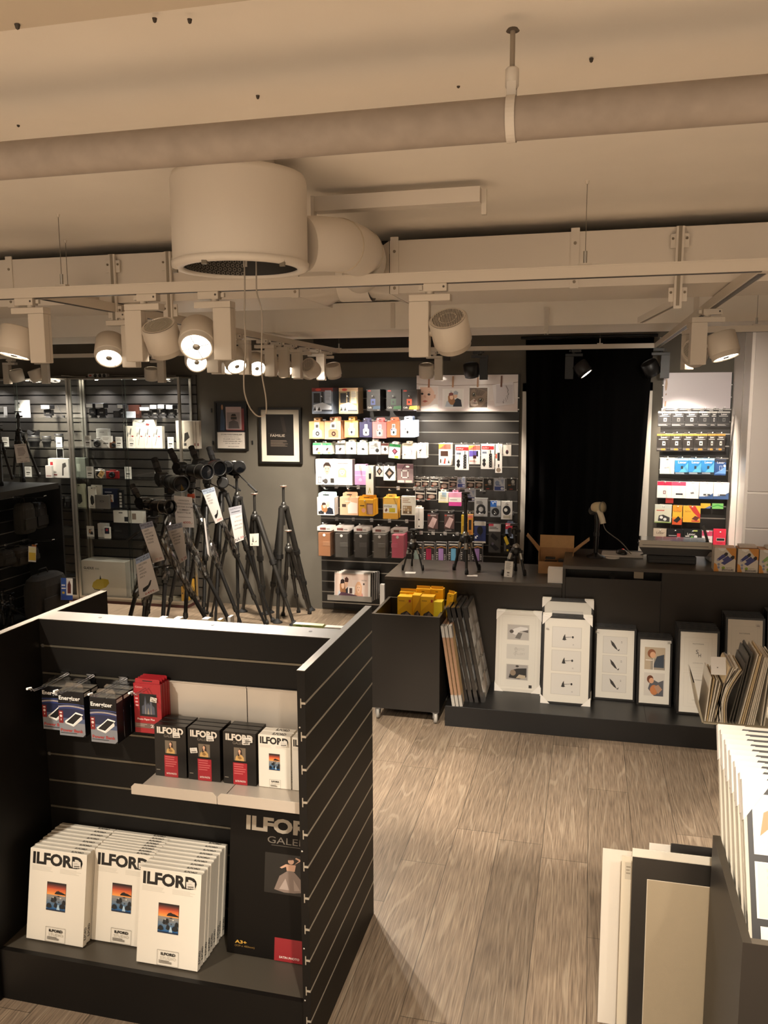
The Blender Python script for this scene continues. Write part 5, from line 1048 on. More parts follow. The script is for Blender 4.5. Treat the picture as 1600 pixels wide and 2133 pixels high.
# bottom of the cabinet
drone = [('p', [(.0, .2), (.08, .5), (.3, .72), (.6, .8), (.95, .75), (1, .5), (.8, .2), (.45, .02), (.15, .02)], 'b9a22c'), ('p', [(.02, .2), (.12, .0), (.5, -.08), (.45, .02), (.15, .05)], '2f2a20'), ('p', [(.45, .72), (.5, 1.05), (.56, .75)], '2a2722')]
x, w, z, h = onshelf((172, 1183, 262, 1250), 5); w = .48
o = pack_mb(w, .36, .2, 'd3cdc2', [('t', .05, .76, .28, .83, 'GLADIUS', '2b2926', .03), ('t', .31, .76, .4, .82, 'mini', '2b2926', .0), ('L', .05, .7, .22, .72, 1, 'a39d94'), ('S', .22, .2, .62, .6, drone)], bev=.002).build('drone_box', loc=(PY(172, 1210, YI-.08).x+w/2, YI-.085, .052)); tag(o, 'large white box with a yellow underwater drone at the bottom of the cabinet', 'box')
for i, (px, Y) in enumerate((((378, 1222, 427, 1253), YI-.07), ((381, 1216, 410, 1225), YI-.07))):
    xa, xb, za, zb_ = ext(px, Y); za = .052 if i == 0 else .052+(ext(((378, 1222, 427, 1253)), Y)[3]-ext((378, 1222, 427, 1253), Y)[2])+.004
    xb = min(xb, cxr-.03)
    o = pack_mb(xb-xa, (ext(px, Y)[3]-ext(px, Y)[2]), .16, 'cf9a2a', [('r', .1, .5, .3, .6, '3a3022'), ('r', .6, .3, .8, .38, '3a3022'), ('r', .85, .7, .95, .85, '8a2a20')]).build('camera_box', loc=((xa+xb)/2, Y, za)); tag(o, ('yellow box at the bottom right of the cabinet', 'flat yellow box lid on top of the yellow box')[i], 'box', 'yellow boxes in the cabinet')
cab_box('product_box', 'black box with a silver top at the bottom of the left bay', 'box', (132, 1212, 160, 1250), 5, '17171a', [('r', .05, .9, .95, .93, 'b9b9ba')], .15, YI-.05)
cab_box('product_box', 'box with orange stripes on the fifth shelf of the left bay', 'box', (127, 1106, 152, 1124), 4, '2a2826', [('r', .0, .1, .08, .9, 'd9622a')]+[('r', .1, .15+.17*i, 1, .2+.17*i, '6d6862') for i in range(5)], .08)
# things lying on top of the cabinet
t = thing('power_strip', 'white power strip with a red switch lying on top of the glass cabinet', 'power strip', (PY(205, 774, 7.2).x, 7.2, zt+.001)); MB().box(-.1, .1, -.025, .025, 0, .035, M('b5aea4', .5), .004).build('body', t)
MB().box(-.085, -.06, -.026, -.02, .012, .026, M('a8302a', .4)).build('switch', t)
for x in (-.02, .03, .075): MB().lathe([(.017, 0), (.016, -.004)], M('2a2724', .6), 16, (x, -.0255, .018), (0, 1, 0)).build('socket', t)
m = MB(); m.tube([(.1, 0, .01), (.2, -.04, .012), (.4, 0, .008), (.6, -.05, .02), (.8, .02, .01)], .004, M('8d857a', .5), 6); m.build('cable', t)
m = MB(); m.tube([(0, 0, .005), (.1, -.05, .012), (.2, 0, .018), (.28, -.06, .01), (.18, -.08, .02), (.3, -.02, .008), (.42, -.05, .006)], .005, M('a39a8c', .5), 6); tag(m.build('cable', loc=(PY(104, 776, 7.2).x, 7.2, zt+.001)), 'loose grey cable heap on top of the cabinet, left of the power strip', 'cable')
# ---------------------------------------------------------------- wall pictures and the hanging cable
x0, x1, z0, z1 = ext((448, 836, 515, 938), YW-.03); t = thing('wall_poster', 'black framed poster about photo enlargements on the dark wall', 'poster', ((x0+x1)/2, YW-.02, z0)); w, h = x1-x0, z1-z0
def pframe(t, w, h, b, d, mt):
    m = MB()
    for q in ((-w/2, -w/2+b, 0, h), (w/2-b, w/2, 0, h), (-w/2+b, w/2-b, 0, b), (-w/2+b, w/2-b, h-b, h)): m.box(q[0], q[1], -d, d, q[2], q[3], mt)
    m.build('frame', t)
pframe(t, w, h, .017, .018, M('15130f', .4)); m = MB(); m.box(-w/2+.017, w/2-.017, 0, .01, .017, h-.017, M('cfc5b9', .5))
boy = [('p', [(.1, 0), (.2, .5), (.35, .8), (.6, .8), (.9, .4), (.8, 0)], '34445c'), ('e', .5, .88, .16, .1, 'a87a58')]
cam_boy = [('r', 0, 0, 1, 1, '8d7f7c'), ('p', [(.1, 0), (.15, .4), (.5, .55), (.85, .4), (.95, 0)], '57504f'), ('e', .5, .68, .2, .16, '8a6a58'), ('r', .3, .56, .75, .72, '332e2d'), ('p', [(.3, .76), (.4, .9), (.65, .9), (.72, .76)], '2a2220')]
Deco(m, -w/2+.017, .017, w-.034, h-.034, 0).run([('r', 0, .36, 1, 1, '14161e'), ('S', .08, .4, .3, .98, boy), ('r', .32, .4, .94, .88, '7a3434'), ('r', .31, .42, .85, .92, 'b39d9a'), ('S', .35, .44, .8, .8, cam_boy), ('t', .12, .295, .86, .325, 'STORE FORSTØRRELSER', '2f2a26', .01), ('t', .24, .245, .76, .27, 'OGSÅ FRA MOBIL', '6d655d'), ('t', .2, .195, .8, .22, 'VI LAGER ALLE TYPER', '2f2a26', .01), ('t', .2, .145, .86, .17, 'FORSTØRRELSER HELT', '2f2a26', .01), ('t', .26, .1, .76, .12, 'OPP TIL 100X150 CM', '2f2a26', .01), ('t', .36, .035, .74, .055, 'FØR ELLER SIDEN', '3a352f', .01)]); m.build('print', t)
for x in (PY(441, 846, YW).x, PY(444, 925, YW).x, PY(524, 854, YW).x): pass
for i, (px_, py_) in enumerate(((441, 855), (444, 922), (524, 853), (526, 922))):
    p = PY(px_, py_, YW-.001); tag(MB().box(-.006, .006, -.006, 0, -.02, .02, M('0d0c0b', .6), .002).build('wall_clip', loc=p), 'small black clip on the dark wall, '+('left of the enlargement poster, upper', 'left of the enlargement poster, lower', 'between poster and FAMILIE frame, upper', 'between poster and FAMILIE frame, lower')[i], 'clip')
x0, x1, z0, z1 = ext((540, 849, 628, 966), YW-.03); t = thing('framed_picture', 'black frame with wide white mat and a dark print reading FAMILIE on the wall', 'picture frame', ((x0+x1)/2, YW-.02, z0)); w, h = x1-x0, z1-z0
pframe(t, w, h, .02, .019, M('161310', .35)); m = MB(); m.box(-w/2+.02, w/2-.02, 0, .01, .02, h-.02, M('c9bfae', .6)); D = Deco(m, -w/2, 0, w, h, 0)
D.run([('r', .16, .145, .81, .88, '1a1613'), ('p', [(.49, .84), (.58, .84), (.64, .56), (.57, .56)], '2b241f'), ('r', .2, .51, .68, .515, '2a241f'), ('t', .26, .48, .6, .525, 'FAMILIE', 'b3a797', .0), ('t', .21, .535, .4, .55, 'LA OSS LAGE', '5a5048'), ('L', .26, .3, .7, .42, 6, '5f5449')]); m.build('print', t)
o = MB().add([(-w/2+.02, -.012, .02), (w/2-.02, -.012, .02), (w/2-.02, -.012, h-.02), (-w/2+.02, -.012, h-.02)], [(0, 1, 2, 3)], film_mat((.97, .97, .97), .04)) 
m = MB(); Yc_ = 2.27; pts = [PY(a, b, Yc_) for a, b in ((510, 570), (510, 610), (509, 660), (511, 700), (511, 740), (508, 780), (509, 815), (517, 842), (527, 858), (538, 867), (548, 866), (554, 862), (555, 845), (553, 822), (548, 795), (545, 770), (545, 720), (546, 680), (545, 650), (541, 630), (535, 610), (534, 585), (535, 570))]
pts[0].z = 2.42; pts[-1].z = 2.42
def smooth(pts, n=4):
    o = []
    for i in range(len(pts)-1):
        p0, p1, p2, p3 = pts[max(i-1, 0)], pts[i], pts[i+1], pts[min(i+2, len(pts)-1)]
        for k in range(n):
            s = k/n; o.append(.5*((2*p1)+(p2-p0)*s+(2*p0-5*p1+4*p2-p3)*s*s+(3*p1-p0-3*p2+p3)*s**3))
    return o+[pts[-1]]
m.tube(smooth(pts), .0021, M('a3988a', .45), 6); tag(m.build('hanging_cable'), 'thin cable loop hanging down out of the drum diffuser', 'cable')
# ================================================================ tripods, scopes, left black unit
TBK = M('191817', .4); CARB = M('24221f', .35); MAGN = M('4a4844', .35, .8)
def seg(mb, a, b, r0, r1, mat, n=12): mb.cyl(a, b, r0, r1, mat, n)
def tripod(name, label, apex, feet, r=.014, col=TBK, secs=3, top=None, head=None, spread=None, wrap=(), foot='rubber', grp='tripods', clampc=None, colr=.012):
    """apex = where the legs meet, feet = three ground points, top = top of the centre column"""
    A = Vector(apex); base = Vector((A.x, A.y, min(f[2] for f in feet))); t = thing(name, label, 'tripod', base, (0, 0, 0), grp); A0 = A-base
    clampc = clampc or MAGN
    m = MB(); m.lathe([(.0, -.03), (.024, -.03), (.032, -.015), (.034, .012), (.022, .024), (0, .024)], col, 18, A0, caps=False)
    for f in feet: d = (Vector(f)-A); d.z = 0; d.normalize(); m.box(*sorted((A0.x+d.x*.012-.012, A0.x+d.x*.04+.012)), *sorted((A0.y+d.y*.012-.012, A0.y+d.y*.04+.012)), A0.z-.022, A0.z+.008, clampc if col is CARB else col, .004)
    m.build('shoulder', t)
    T0 = Vector(top)-base if top is not None else A0+Vector((0, 0, .1))
    m = MB(); m.cyl(A0-Vector((0, 0, .16 if r > .011 else .05)), T0, colr, mat=col, n=14); m.lathe([(.022, 0), (.022, .018), (colr, .03)], clampc, 16, A0+Vector((0, 0, .02)), caps=False); m.build('center_column', t)
    for li, f in enumerate(feet):
        F = Vector(f)-base; d = F-A0; P = A0+Vector((d.x, d.y, 0)).normalized()*.032; d = F-P; L_leg = d.length; dn = d.normalized(); m = MB(); cms = []; s0 = 0; k = secs
        for i in range(k):
            s1 = L_leg*(.4 if i == 0 else 1)*((i+1)/k if k < 3 else (.42, .72, .985)[i] / (.4 if i == 0 else 1)); rr = r*(1-.2*i)
            m.cyl(P+dn*s0, P+dn*s1, rr, rr, col, 12)
            if i < k-1: cm = MB(); cms.append(cm); cm.cyl(P+dn*(s1-.02), P+dn*(s1+.022), rr*1.28, rr*1.2, clampc if col is not CARB else TBK, 12); q = P+dn*s1+Vector((rr*1.15, -.004, 0)); cm.box(q.x-.012, q.x+.004, q.y-.004, q.y+.006, q.z-.016, q.z+.016, TBK, .002)
            s0 = s1
        leg = m.build('leg', t); [c.build('clamp', leg) for c in cms]
        fm = MB()
        if foot == 'disc': fm.lathe([(.0, 0), (.045, 0), (.045, .006), (.028, .016), (.012, .04), (0, .04)], RUBBER, 14, F+Vector((0, 0, .001)), caps=False)
        else: fm.lathe([(.0, 0), (r*1.05, .002), (r*1.1, .02), (r*.7, .04), (0, .04)], RUBBER, 12, F, caps=False)
        fm.build('foot', leg)
        if li in wrap:      # crinkled plastic sleeve still on the leg
            w = MB(); n, kk = 14, 22; Pp = []; rg = random.Random(li+len(label)); ax = dn; a = ax.cross(Vector((0, 1, 0))).normalized(); b = ax.cross(a)
            for j in range(kk):
                for i in range(n): rr = r*1.45+rg.uniform(-.004, .006); an = 2*PI*i/n; Pp.append(P+dn*(L_leg*.02+L_leg*.4*j/(kk-1))+a*rr*math.cos(an)+b*rr*math.sin(an))
            for j in range(kk-1):
                for i in range(n): w.add([Pp[j*n+i], Pp[j*n+(i+1) % n], Pp[(j+1)*n+(i+1) % n], Pp[(j+1)*n+i]], [(0, 1, 2, 3)], film_mat((.82, .82, .8), .22))
            w.build('plastic_sleeve', leg)
    if spread:
        m = MB(); c = A0+Vector((0, 0, -A0.z*spread)); m.lathe([(.02, -.01), (.02, .01)], TBK, 14, c)
        for f in feet: F = Vector(f)-base; q = A0.lerp(F, spread*.92); m.cyl(c, q, .006, mat=TBK, n=8)
        m.build('spreader', t)
    if head:
        k, dirv = head; h = MB(); T = T0
        if k == 'pan':
            h.lathe([(.022, 0), (.026, .01), (.026, .03), (.018, .035)], TBK, 16, T); h.box(T.x-.028, T.x+.028, T.y-.024, T.y+.024, T.z+.034, T.z+.07, TBK, .005); h.box(T.x-.034, T.x+.034, T.y-.026, T.y+.026, T.z+.07, T.z+.082, DK2, .002)
            hd = h.build('pan_head', t); q = T+Vector((0, 0, .05)); e = q+Vector(dirv); MB().cyl(q, e, .005, mat=TBK, n=8).cyl(q.lerp(e, .6), e, .011, .009, RUBBER, 10).build('pan_handle', hd)
        elif k == 'ball':
            h.lathe([(.017, 0), (.019, .006), (.019, .03), (.012, .036)], TBK, 16, T); h.sphere((T.x, T.y, T.z+.042), .014, .014, .014, MAGN); h.box(T.x-.026, T.x+.026, T.y-.02, T.y+.02, T.z+.056, T.z+.068, TBK, .003); hd = h.build('ball_head', t)
            MB().cyl(T+Vector((.018, 0, .02)), T+Vector((.042, 0, .02)), .008, .009, RUBBER, 10).build('lock_knob', hd)
        elif k == 'plate':
            h.lathe([(.012, -.012), (.03, -.006), (.031, .0), (.03, .004), (0, .004)], M('b9b4ab', .3, .8), 20, T, caps=False); h.cyl(T, T+Vector((0, 0, .012)), .004, mat=STEEL, n=8); hd = h.build('top_plate', t); MB().lathe([(.031, -.006), (.031, -.003)], M('9c5a3c', .4, .6), 20, T, caps=False).build('copper_ring', hd)
    return t
def scope(label, c, az, s=1., col=TBK, el=0, ring=None, grp='spotting scopes', eye=50):
    """spotting scope: objective ahead along az, angled eyepiece at the back"""
    t = thing('spotting_scope', label, 'spotting scope', c, (0, -el, az), grp)
    MB().lathe([(.0, -.1), (.03, -.098), (.034, -.06), (.036, .0), (.04, .06), (.047, .1), (.049, .17), (.051, .175), (.051, .2), (.047, .2), (.044, .19)], col, 28, (0, 0, 0), (s, 0, 0), caps=False).xf(Matrix.Scale(s, 4)).build('barrel', t)
    MB().lathe([(.045, .185), (.0, .19)], M('0a0b0d', .08), 24, (0, 0, 0), (1, 0, 0), caps=False).xf(Matrix.Scale(s, 4)).build('objective_lens', t)
    m = MB(); P = [(-.17, .012), (-.15, .04), (-.11, .05), (-.07, .038), (-.07, -.034), (-.1, -.04), (-.15, -.022)]; m.prism(P, -.03, .03, col, True); m.xf(Matrix.Scale(s, 4)); m.build('prism_housing', t)
    a = R(eye); d = Vector((-math.cos(a), 0, math.sin(a))); q = Vector((-.145, 0, .025)); m = MB()
    m.cyl(q, q+d*.05, .021, .021, col, 18); m.cyl(q+d*.05, q+d*.09, .0235, .0235, DK2, 18); m.cyl(q+d*.09, q+d*.13, .02, .022, RUBBER, 18); m.xf(Matrix.Scale(s, 4)); e = m.build('eyepiece', t)
    MB().lathe([(.022, 0), (.0225, .008)], M('8d8a86', .3, .8), 18, (q+d*.088)*s, d, caps=False).xf(Matrix.Identity(4)).build('metal_ring', e) if s == 1 else None
    MB().lathe([(.0485*s, 0), (.05*s, .002), (.0485*s, .004)], M(ring or '8d8a84', .3, .6), 28, (.115*s, 0, 0), (1, 0, 0), caps=False).build('trim_ring', t)
    m = MB(); m.box(-.03*s, .03*s, -.02*s, .02*s, -.075*s, -.03*s, col, .004); m.lathe([(.043*s, -.012*s), (.043*s, .012*s)], col, 24, (0, 0, 0), (1, 0, 0)); m.build('mount_foot', t)
    MB().cyl((.0, -.045*s, .01), (.0, -.062*s, .01), .009*s, mat=RUBBER, n=12).build('focus_knob', t)
    return t
def feet3(A, zf, *dxy): return [(A.x+dx, A.y+dy, zf) for dx, dy in dxy]
AZ = R(-33)
# T1..T5 with scopes, T6 with binoculars
SC_ = [  # scope px centre, Y, size, az, leg feet offsets, sleeves, what
    ((318, 1052), 5.2, 1.0, R(-24), ((-.42, .12), (.5, .22), (.02, -.36)), (0, 1, 2), 'lowest spotting scope nearest the gondola, with a glossy black barrel', 'tripod wrapped in plastic under the lowest spotting scope', .22),
    ((352, 1003), 5.65, 1.22, R(-40), ((-.42, .2), (.56, .1), (.08, -.4)), (1, 2), 'largest spotting scope, second from the left, eyepiece tilted up', 'tripod wrapped in plastic under the largest spotting scope', .22),
    ((396, 980), 6.05, 1.22, R(-30), ((-.4, .2), (.5, -.05), (.1, -.42)), (1,), 'spotting scope in the middle of the group, grey eyepiece tube', 'tripod with an orange collar under the middle spotting scope', .0),
    ((430, 972), 6.35, 1.2, R(-38), ((-.4, .25), (.52, .02), (.12, -.42)), (1,), 'spotting scope with a red ring, fourth from the left', 'tripod under the red ringed spotting scope', .2),
    ((462, 972), 6.7, 1.2, R(-42), ((-.3, .22), (.4, .1), (.05, -.35)), (), 'rearmost spotting scope half hidden beside the binoculars', 'tripod under the rearmost spotting scope', .2)]
for i, (px, Y, s, az, ft, wr, l1, l2, sp) in enumerate(SC_):
    c = PY(px[0], px[1], Y); scope('black '+l1, c, az, s, ring='8a2a22' if i == 3 else ('b9a894' if i == 0 else None), col=TBK if i else M('151515', .18, coat=.5))
    top = c-Vector((0, 0, .076*s+.084)); apex = top-Vector((0, 0, .06 if i != 2 else .1))
    tp = tripod('tripod', l2, apex, feet3(apex, .0, *ft), .019, TBK, 3, top, ('pan', (-.18, -.06, -.14) if i == 0 else (.1, .16, -.1)), sp or None, wr, grp='tripods under the spotting scopes')
    if i == 2: MB().lathe([(.026, 0), (.03, .006), (.03, .03), (.026, .036)], M('c8502c', .45), 18, (top-Vector(tp.location))-Vector((0, 0, .045))).build('orange_collar', tp)
# binoculars
Yb = 6.5; c = PY(487, 970, Yb); t = thing('binoculars', 'big black binoculars mounted on a tripod before the dark wall', 'binoculars', c, (0, 0, R(-68)), None)
for sy in (-.052, .052):
    b = MB().lathe([(.0, -.13), (.026, -.128), (.026, -.1), (.03, -.08), (.042, -.04), (.04, .03), (.048, .06), (.05, .12), (.052, .125), (.052, .14), (.047, .14)], TBK, 26, (0, sy, 0), (1, 0, 0), caps=False).build('barrel', t)
    MB().lathe([(.046, .13), (0, .134)], M('0a0b0d', .08), 22, (0, sy, 0), (1, 0, 0), caps=False).build('objective_lens', b); MB().lathe([(.024, -.131), (.027, -.16), (.02, -.162)], RUBBER, 18, (0, sy, 0), (1, 0, 0)).build('eyecup', b)
MB().box(-.06, .07, -.05, .05, -.012, .02, TBK, .006).build('bridge', t); MB().lathe([(.014, -.05), (.016, -.03), (.016, .01), (.014, .03)], RUBBER, 16, (0, 0, .022), (1, 0, 0)).build('focus_wheel', t)
MB().lathe([(.022, 0), (.02, .008)], M('c9c6c0', .3, .5), 16, (.02, 0, .036), (0, 0, 1)).build('silver_knob', t)
k = MB(); q = (.12, .0, -.09); k.lathe([(.046, 0), (.05, .004), (.05, .01), (.04, .012)], TBK, 24, (.1, -.09, -.13), (1, 0, .1)); k.build('lens_cap', t)
top = c-Vector((0, 0, .105)); apex = PY(494, 1037, Yb)
tripod('tripod', 'tall tripod carrying the big binoculars, pan handle to the right', apex, [tuple(PZ(556, 1300, 0)), tuple(PZ(440, 1285, 0)), tuple(PZ(497, 1318, 0))], .017, TBK, 3, Vector((apex.x, apex.y, top.z)), ('pan', (.22, -.1, -.15)), .32, (), grp='tripods by the dark wall')
# carbon tripods by the wall
def wall_tripod(label, top, ap, ft, Y, r, **k):
    A = PY(ap[0], ap[1], Y); T = PY(top[0], top[1], Y); return tripod('tripod', label, A, [tuple(PZ(a, b, 0)) for a, b in ft], r, CARB, 3, Vector((A.x, A.y, T.z)), ('plate', None), grp='tripods by the dark wall', **k)
wall_tripod('carbon tripod with a raised column left of the tallest one, by the dark wall', (531, 1028), (531, 1076), ((613, 1302), (553, 1279), (506, 1274)), 6.85, .025, foot='disc')
wall_tripod('tallest carbon tripod with a copper topped column, in the middle of the dark wall', (591, 1012), (591, 1057), ((578, 1297), (647, 1271), (562, 1276)), 6.9, .026, foot='disc')
wall_tripod('small black tripod standing inside the legs of the tallest carbon tripod', (601, 1105), (601, 1143), ((590, 1283), (645, 1279), (622, 1276)), 6.75, .018)
# the little tripods on the counter
def counter_tripod(label, ap, ft, topy, r, head, col=TBK, colr=.008, lean=0):
    P = [tuple(PZ(a, b, zl+.0005)) for a, b in ft]; cx_ = sum(p[0] for p in P)/3; cy_ = sum(p[1] for p in P)/3; A = PY(ap[0], ap[1], cy_); T = PY(ap[0]+lean, topy, cy_)
    return tripod('tripod', label, A, P, r, col, 2, T, head, None, (), grp='small tripods on the counter', colr=colr, clampc=M('a39f98', .3, .8))
counter_tripod('smallest mini tripod on the counter, at its left end', (861, 1136), ((839, 1188), (881, 1189), (858, 1179)), 1122, .0075, ('ball', None))
counter_tripod('tallest small tripod with silver shoulders in the middle of the counter', (970, 1122), ((946, 1187), (972, 1197), (998, 1187)), 1046, .012, ('ball', None), colr=.011)
counter_tripod('small tripod at the right end of the low counter, column bent aside', (1075, 1147), ((1047, 1199), (1093, 1199), (1074, 1189)), 1112, .011, ('ball', None), lean=-4)
# ---------------------------------------------------------------- hanging paper price sheets
def sheet(label, q, Y, items, dy=(0, 0, 0, 0), col='d8d1cc', group='price sheets on the scopes', name='price_sheet'):
    """paper whose corners tl, tr, br, bl are given; each may lie a little nearer or farther"""
    C = [PY(a[0], a[1], Y+e) for a, e in zip(q, dy)]; tl, tr, br, bl = C; mb = MB(); Deco(mb, 0, 0, 1, 1, 0).run([('r', 0, 0, 1, 1, col)]+items); n = (tr-tl).cross(bl-tl).normalized()
    if n.y > 0: n = -n
    o = (tl+br)/2
    mb.add([(0, .0006/.00006*0+.012, 0), (1, .012, 0), (1, .012, 1), (0, .012, 1)], [(3, 2, 1, 0)], hexm(col))
    mb.v = [bl.lerp(br, p.x).lerp(tl.lerp(tr, p.x), p.z)-n*(p.y*.06)-o for p in mb.v]
    return tag(mb.build(name, loc=o), label, 'price sheet', group)
RED = 'a8423c'; INK = '2f2b2b'
def T5(a, hd, lines, price, hb='aeb3c4', img=None):
    o = [('r', 0, .86, 1, 1, hb), ('t', .06, .93, .94, .975, hd[0], INK, .01), ('t', .3, .875, .94, .915, hd[1], INK, .01)]
    for i, l in enumerate(lines): v = .78-.075*i; o.append(('t', .14, v, min(.96, .14+.048*len(l)), v+.045, l, INK, .005))
    if img: o.append(('S', .2, .12, .8, .34, [('p', [(0, .1), (.05, .45), (.55, .6), (.8, 1), (.92, .95), (.75, .5), (.5, .2), (.2, .0)], '1c1a1a')]))
    return o+[('t', .3, .025, .9, .09, price, RED, .005)]
LN = ['-VANNTETT', '-NITROGENFYLT', '-BAK-4 PRISME', '-UTTREKKBAR', 'SOLBLENDER']
sheet('white price sheet listing features and 999, hanging under the largest scope', [(362, 1032), (400, 1036), (405, 1099), (367, 1098)], 5.45, [('t', .22, .84, .82, .89, '-VANNTETT', INK, .005), ('t', .1, .74, .96, .79, '-NITROGENFYLT', INK, .005), ('t', .06, .64, .98, .69, '-X20-X60 ZOOM', INK, .005), ('t', .2, .54, .82, .59, '-GUMMIERT', INK, .005), ('t', .12, .45, .86, .5, 'BESKYTTELSE', INK, .005), ('L', .15, .3, .9, .34, 1, '8d8785'), ('t', .4, .1, .92, .2, '4999,-', RED, .005)])
sheet('tilted price sheet reading 3999 behind the lowest sheet', [(290, 1092), (317, 1085), (343, 1166), (319, 1173)], 5.0, T5(0, ('BREITLER RS', '20-60X80'), LN, 'FØR 3999,-', '9ca0b4'))
sheet('lowest price sheet reading 6499 with a scope picture', [(282, 1164), (310, 1151), (332, 1230), (291, 1248)], 4.9, T5(0, ('BREITLER X2', '20-60X80'), ['-FASE KORRIG', 'BELAGT', '-VANNTETT', '-NITROGEN', '-BAK-4'], '6499,-', 'a9bad8', True))
sheet('narrow tilted price sheet on the tripod of the largest scope', [(346, 1095), (379, 1088), (390, 1164), (375, 1174)], 5.35, T5(0, ('BREITLER RS', '20-60X100ED'), LN, '8 29'))
sheet('price sheet with scope picture hanging right of the orange collar', [(420, 1021), (446, 1014), (465, 1083), (449, 1091)], 5.75, T5(0, ('BREITLER X', '20-60X80'), ['-VANNTETT', '-BAK-4', '-NITROGEN', '-UTTREKK'], '3995', 'a9b6c8', True))
sheet('price sheet on the tripod of the big binoculars', [(476, 1058), (503, 1052), (508, 1124), (490, 1131)], 6.2, [('r', 0, .78, 1, 1, 'a6a6ae'), ('t', .04, .92, .98, .965, 'CELESTRON SKY', INK, .005), ('L', .15, .82, .9, .86, 1, INK), ('t', .4, .68, .95, .72, '-VANNTETT', INK), ('t', .25, .56, .95, .6, '-NITROGEN', INK), ('t', .2, .45, .95, .49, '-BAK-4 PRI', INK), ('t', .15, .35, .95, .39, '-GUMMIERT', INK), ('t', .06, .03, .56, .13, 'NÅ', INK, .01), ('t', .62, .04, .98, .12, '39', RED, .01)])
sheet('white sheet seen edge on, hanging from the middle scope', [(424, 1080), (427, 1079), (437, 1160), (432, 1153)], 5.9, [], (0, .12, .12, 0))
sheet('white sheet seen edge on, behind the narrow tilted price sheet', [(346, 1082), (348, 1080), (343, 1122), (339, 1118)], 5.6, [], (0, .1, .1, 0))
sheet('small white card hanging on the left carbon tripod', [(520, 1112), (539, 1111), (539, 1137), (521, 1137)], 6.55, [('p', [(.25, .3), (.35, .85), (.45, .3)], '5a5450'), ('p', [(.5, .3), (.8, .45), (.75, .3)], '7a726a'), ('p', [(.15, .1), (.25, .25), (.3, .1)], '3a3632')], col='d6cfc0')
# ---------------------------------------------------------------- black slatwall unit at the far left with tripods and bags
XU, YU, ZU = -4.9, 6.45, 1.23
t = thing('display_gondola', 'black slatwall unit carrying camera bags, a backpack and tripods on top', 'display stand', (XU, 5.4, 0))
MB().box(-.05, .36, YU-5.4, YU-5.4+.02, 0, ZU, M('100f0e', .5)).build('side_panel', t)
m = MB(); zs = slats(m, -(YU-5.4), 1.6, .1, ZU, 0, .1, ZU-.1, th=.02, lam=M('12110f', .45)); m.v = [Vector((-p.y, -p.x, p.z)) for p in m.v]; m.build('back_panel', t)
for z in zs: MB().box(-.006, .0015, -1.6, YU-5.4-.002, z-.004, z+.004, STEEL).build('rail', t)
MB().box(-.02, .36, -1.6, YU-5.4, 0, .1, M('100f0e', .5)).build('plinth', t)
st = thing('shelf', 'black top shelf of the left unit where tall tripods stand', 'shelf', (XU, 5.4, ZU)); MB().box(-.3, .36, -1.6, YU-5.4-.02, .0, .02, M('171614', .4)).build('board', st); MB().box(.355, .362, -1.6, YU-5.4-.02, -.03, .021, M('24211d', .4)).build('edge_strip', st)
def utripod(label, top, ap, ft, X, r, zf, head=('ball', None)):
    A = PX(ap[0], ap[1], X); T = PX(top[0], top[1], X); return tripod('tripod', label, A, [tuple(PZ(a, b, zf)) for a, b in ft], r, TBK, 2, Vector((A.x, A.y, T.z)), head, grp='tripods on the left unit')
zs_ = ZU+.0205
c0 = PZ(50, 996, zs_)
utripod('tall black tripod with a hanging price sheet on top of the left unit', (36, 872), (40, 903), ((82, 993), (28, 995), (50, 1004)), c0.x, .015, zs_)
utripod('black tripod at the picture edge on top of the left unit', (-6, 900), (0, 925), ((26, 998), (-22, 1003), (4, 1012)), c0.x, .015, zs_)
sheet('price sheet with printed list hanging on the tall left tripod', [(29, 926), (54, 924), (63, 962), (35, 965)], 5.9, [('t', .08, .9, .92, .96, 'T-1104 ROLLEI', INK, .01), ('L', .2, .35, .9, .8, 6, '7d7672'), ('t', .1, .22, .4, .26, 'FØR', INK), ('t', .7, .22, .95, .27, '1995', INK, .01), ('t', .3, .03, .8, .09, 'NÅ 1295', INK, .01)], group=None)
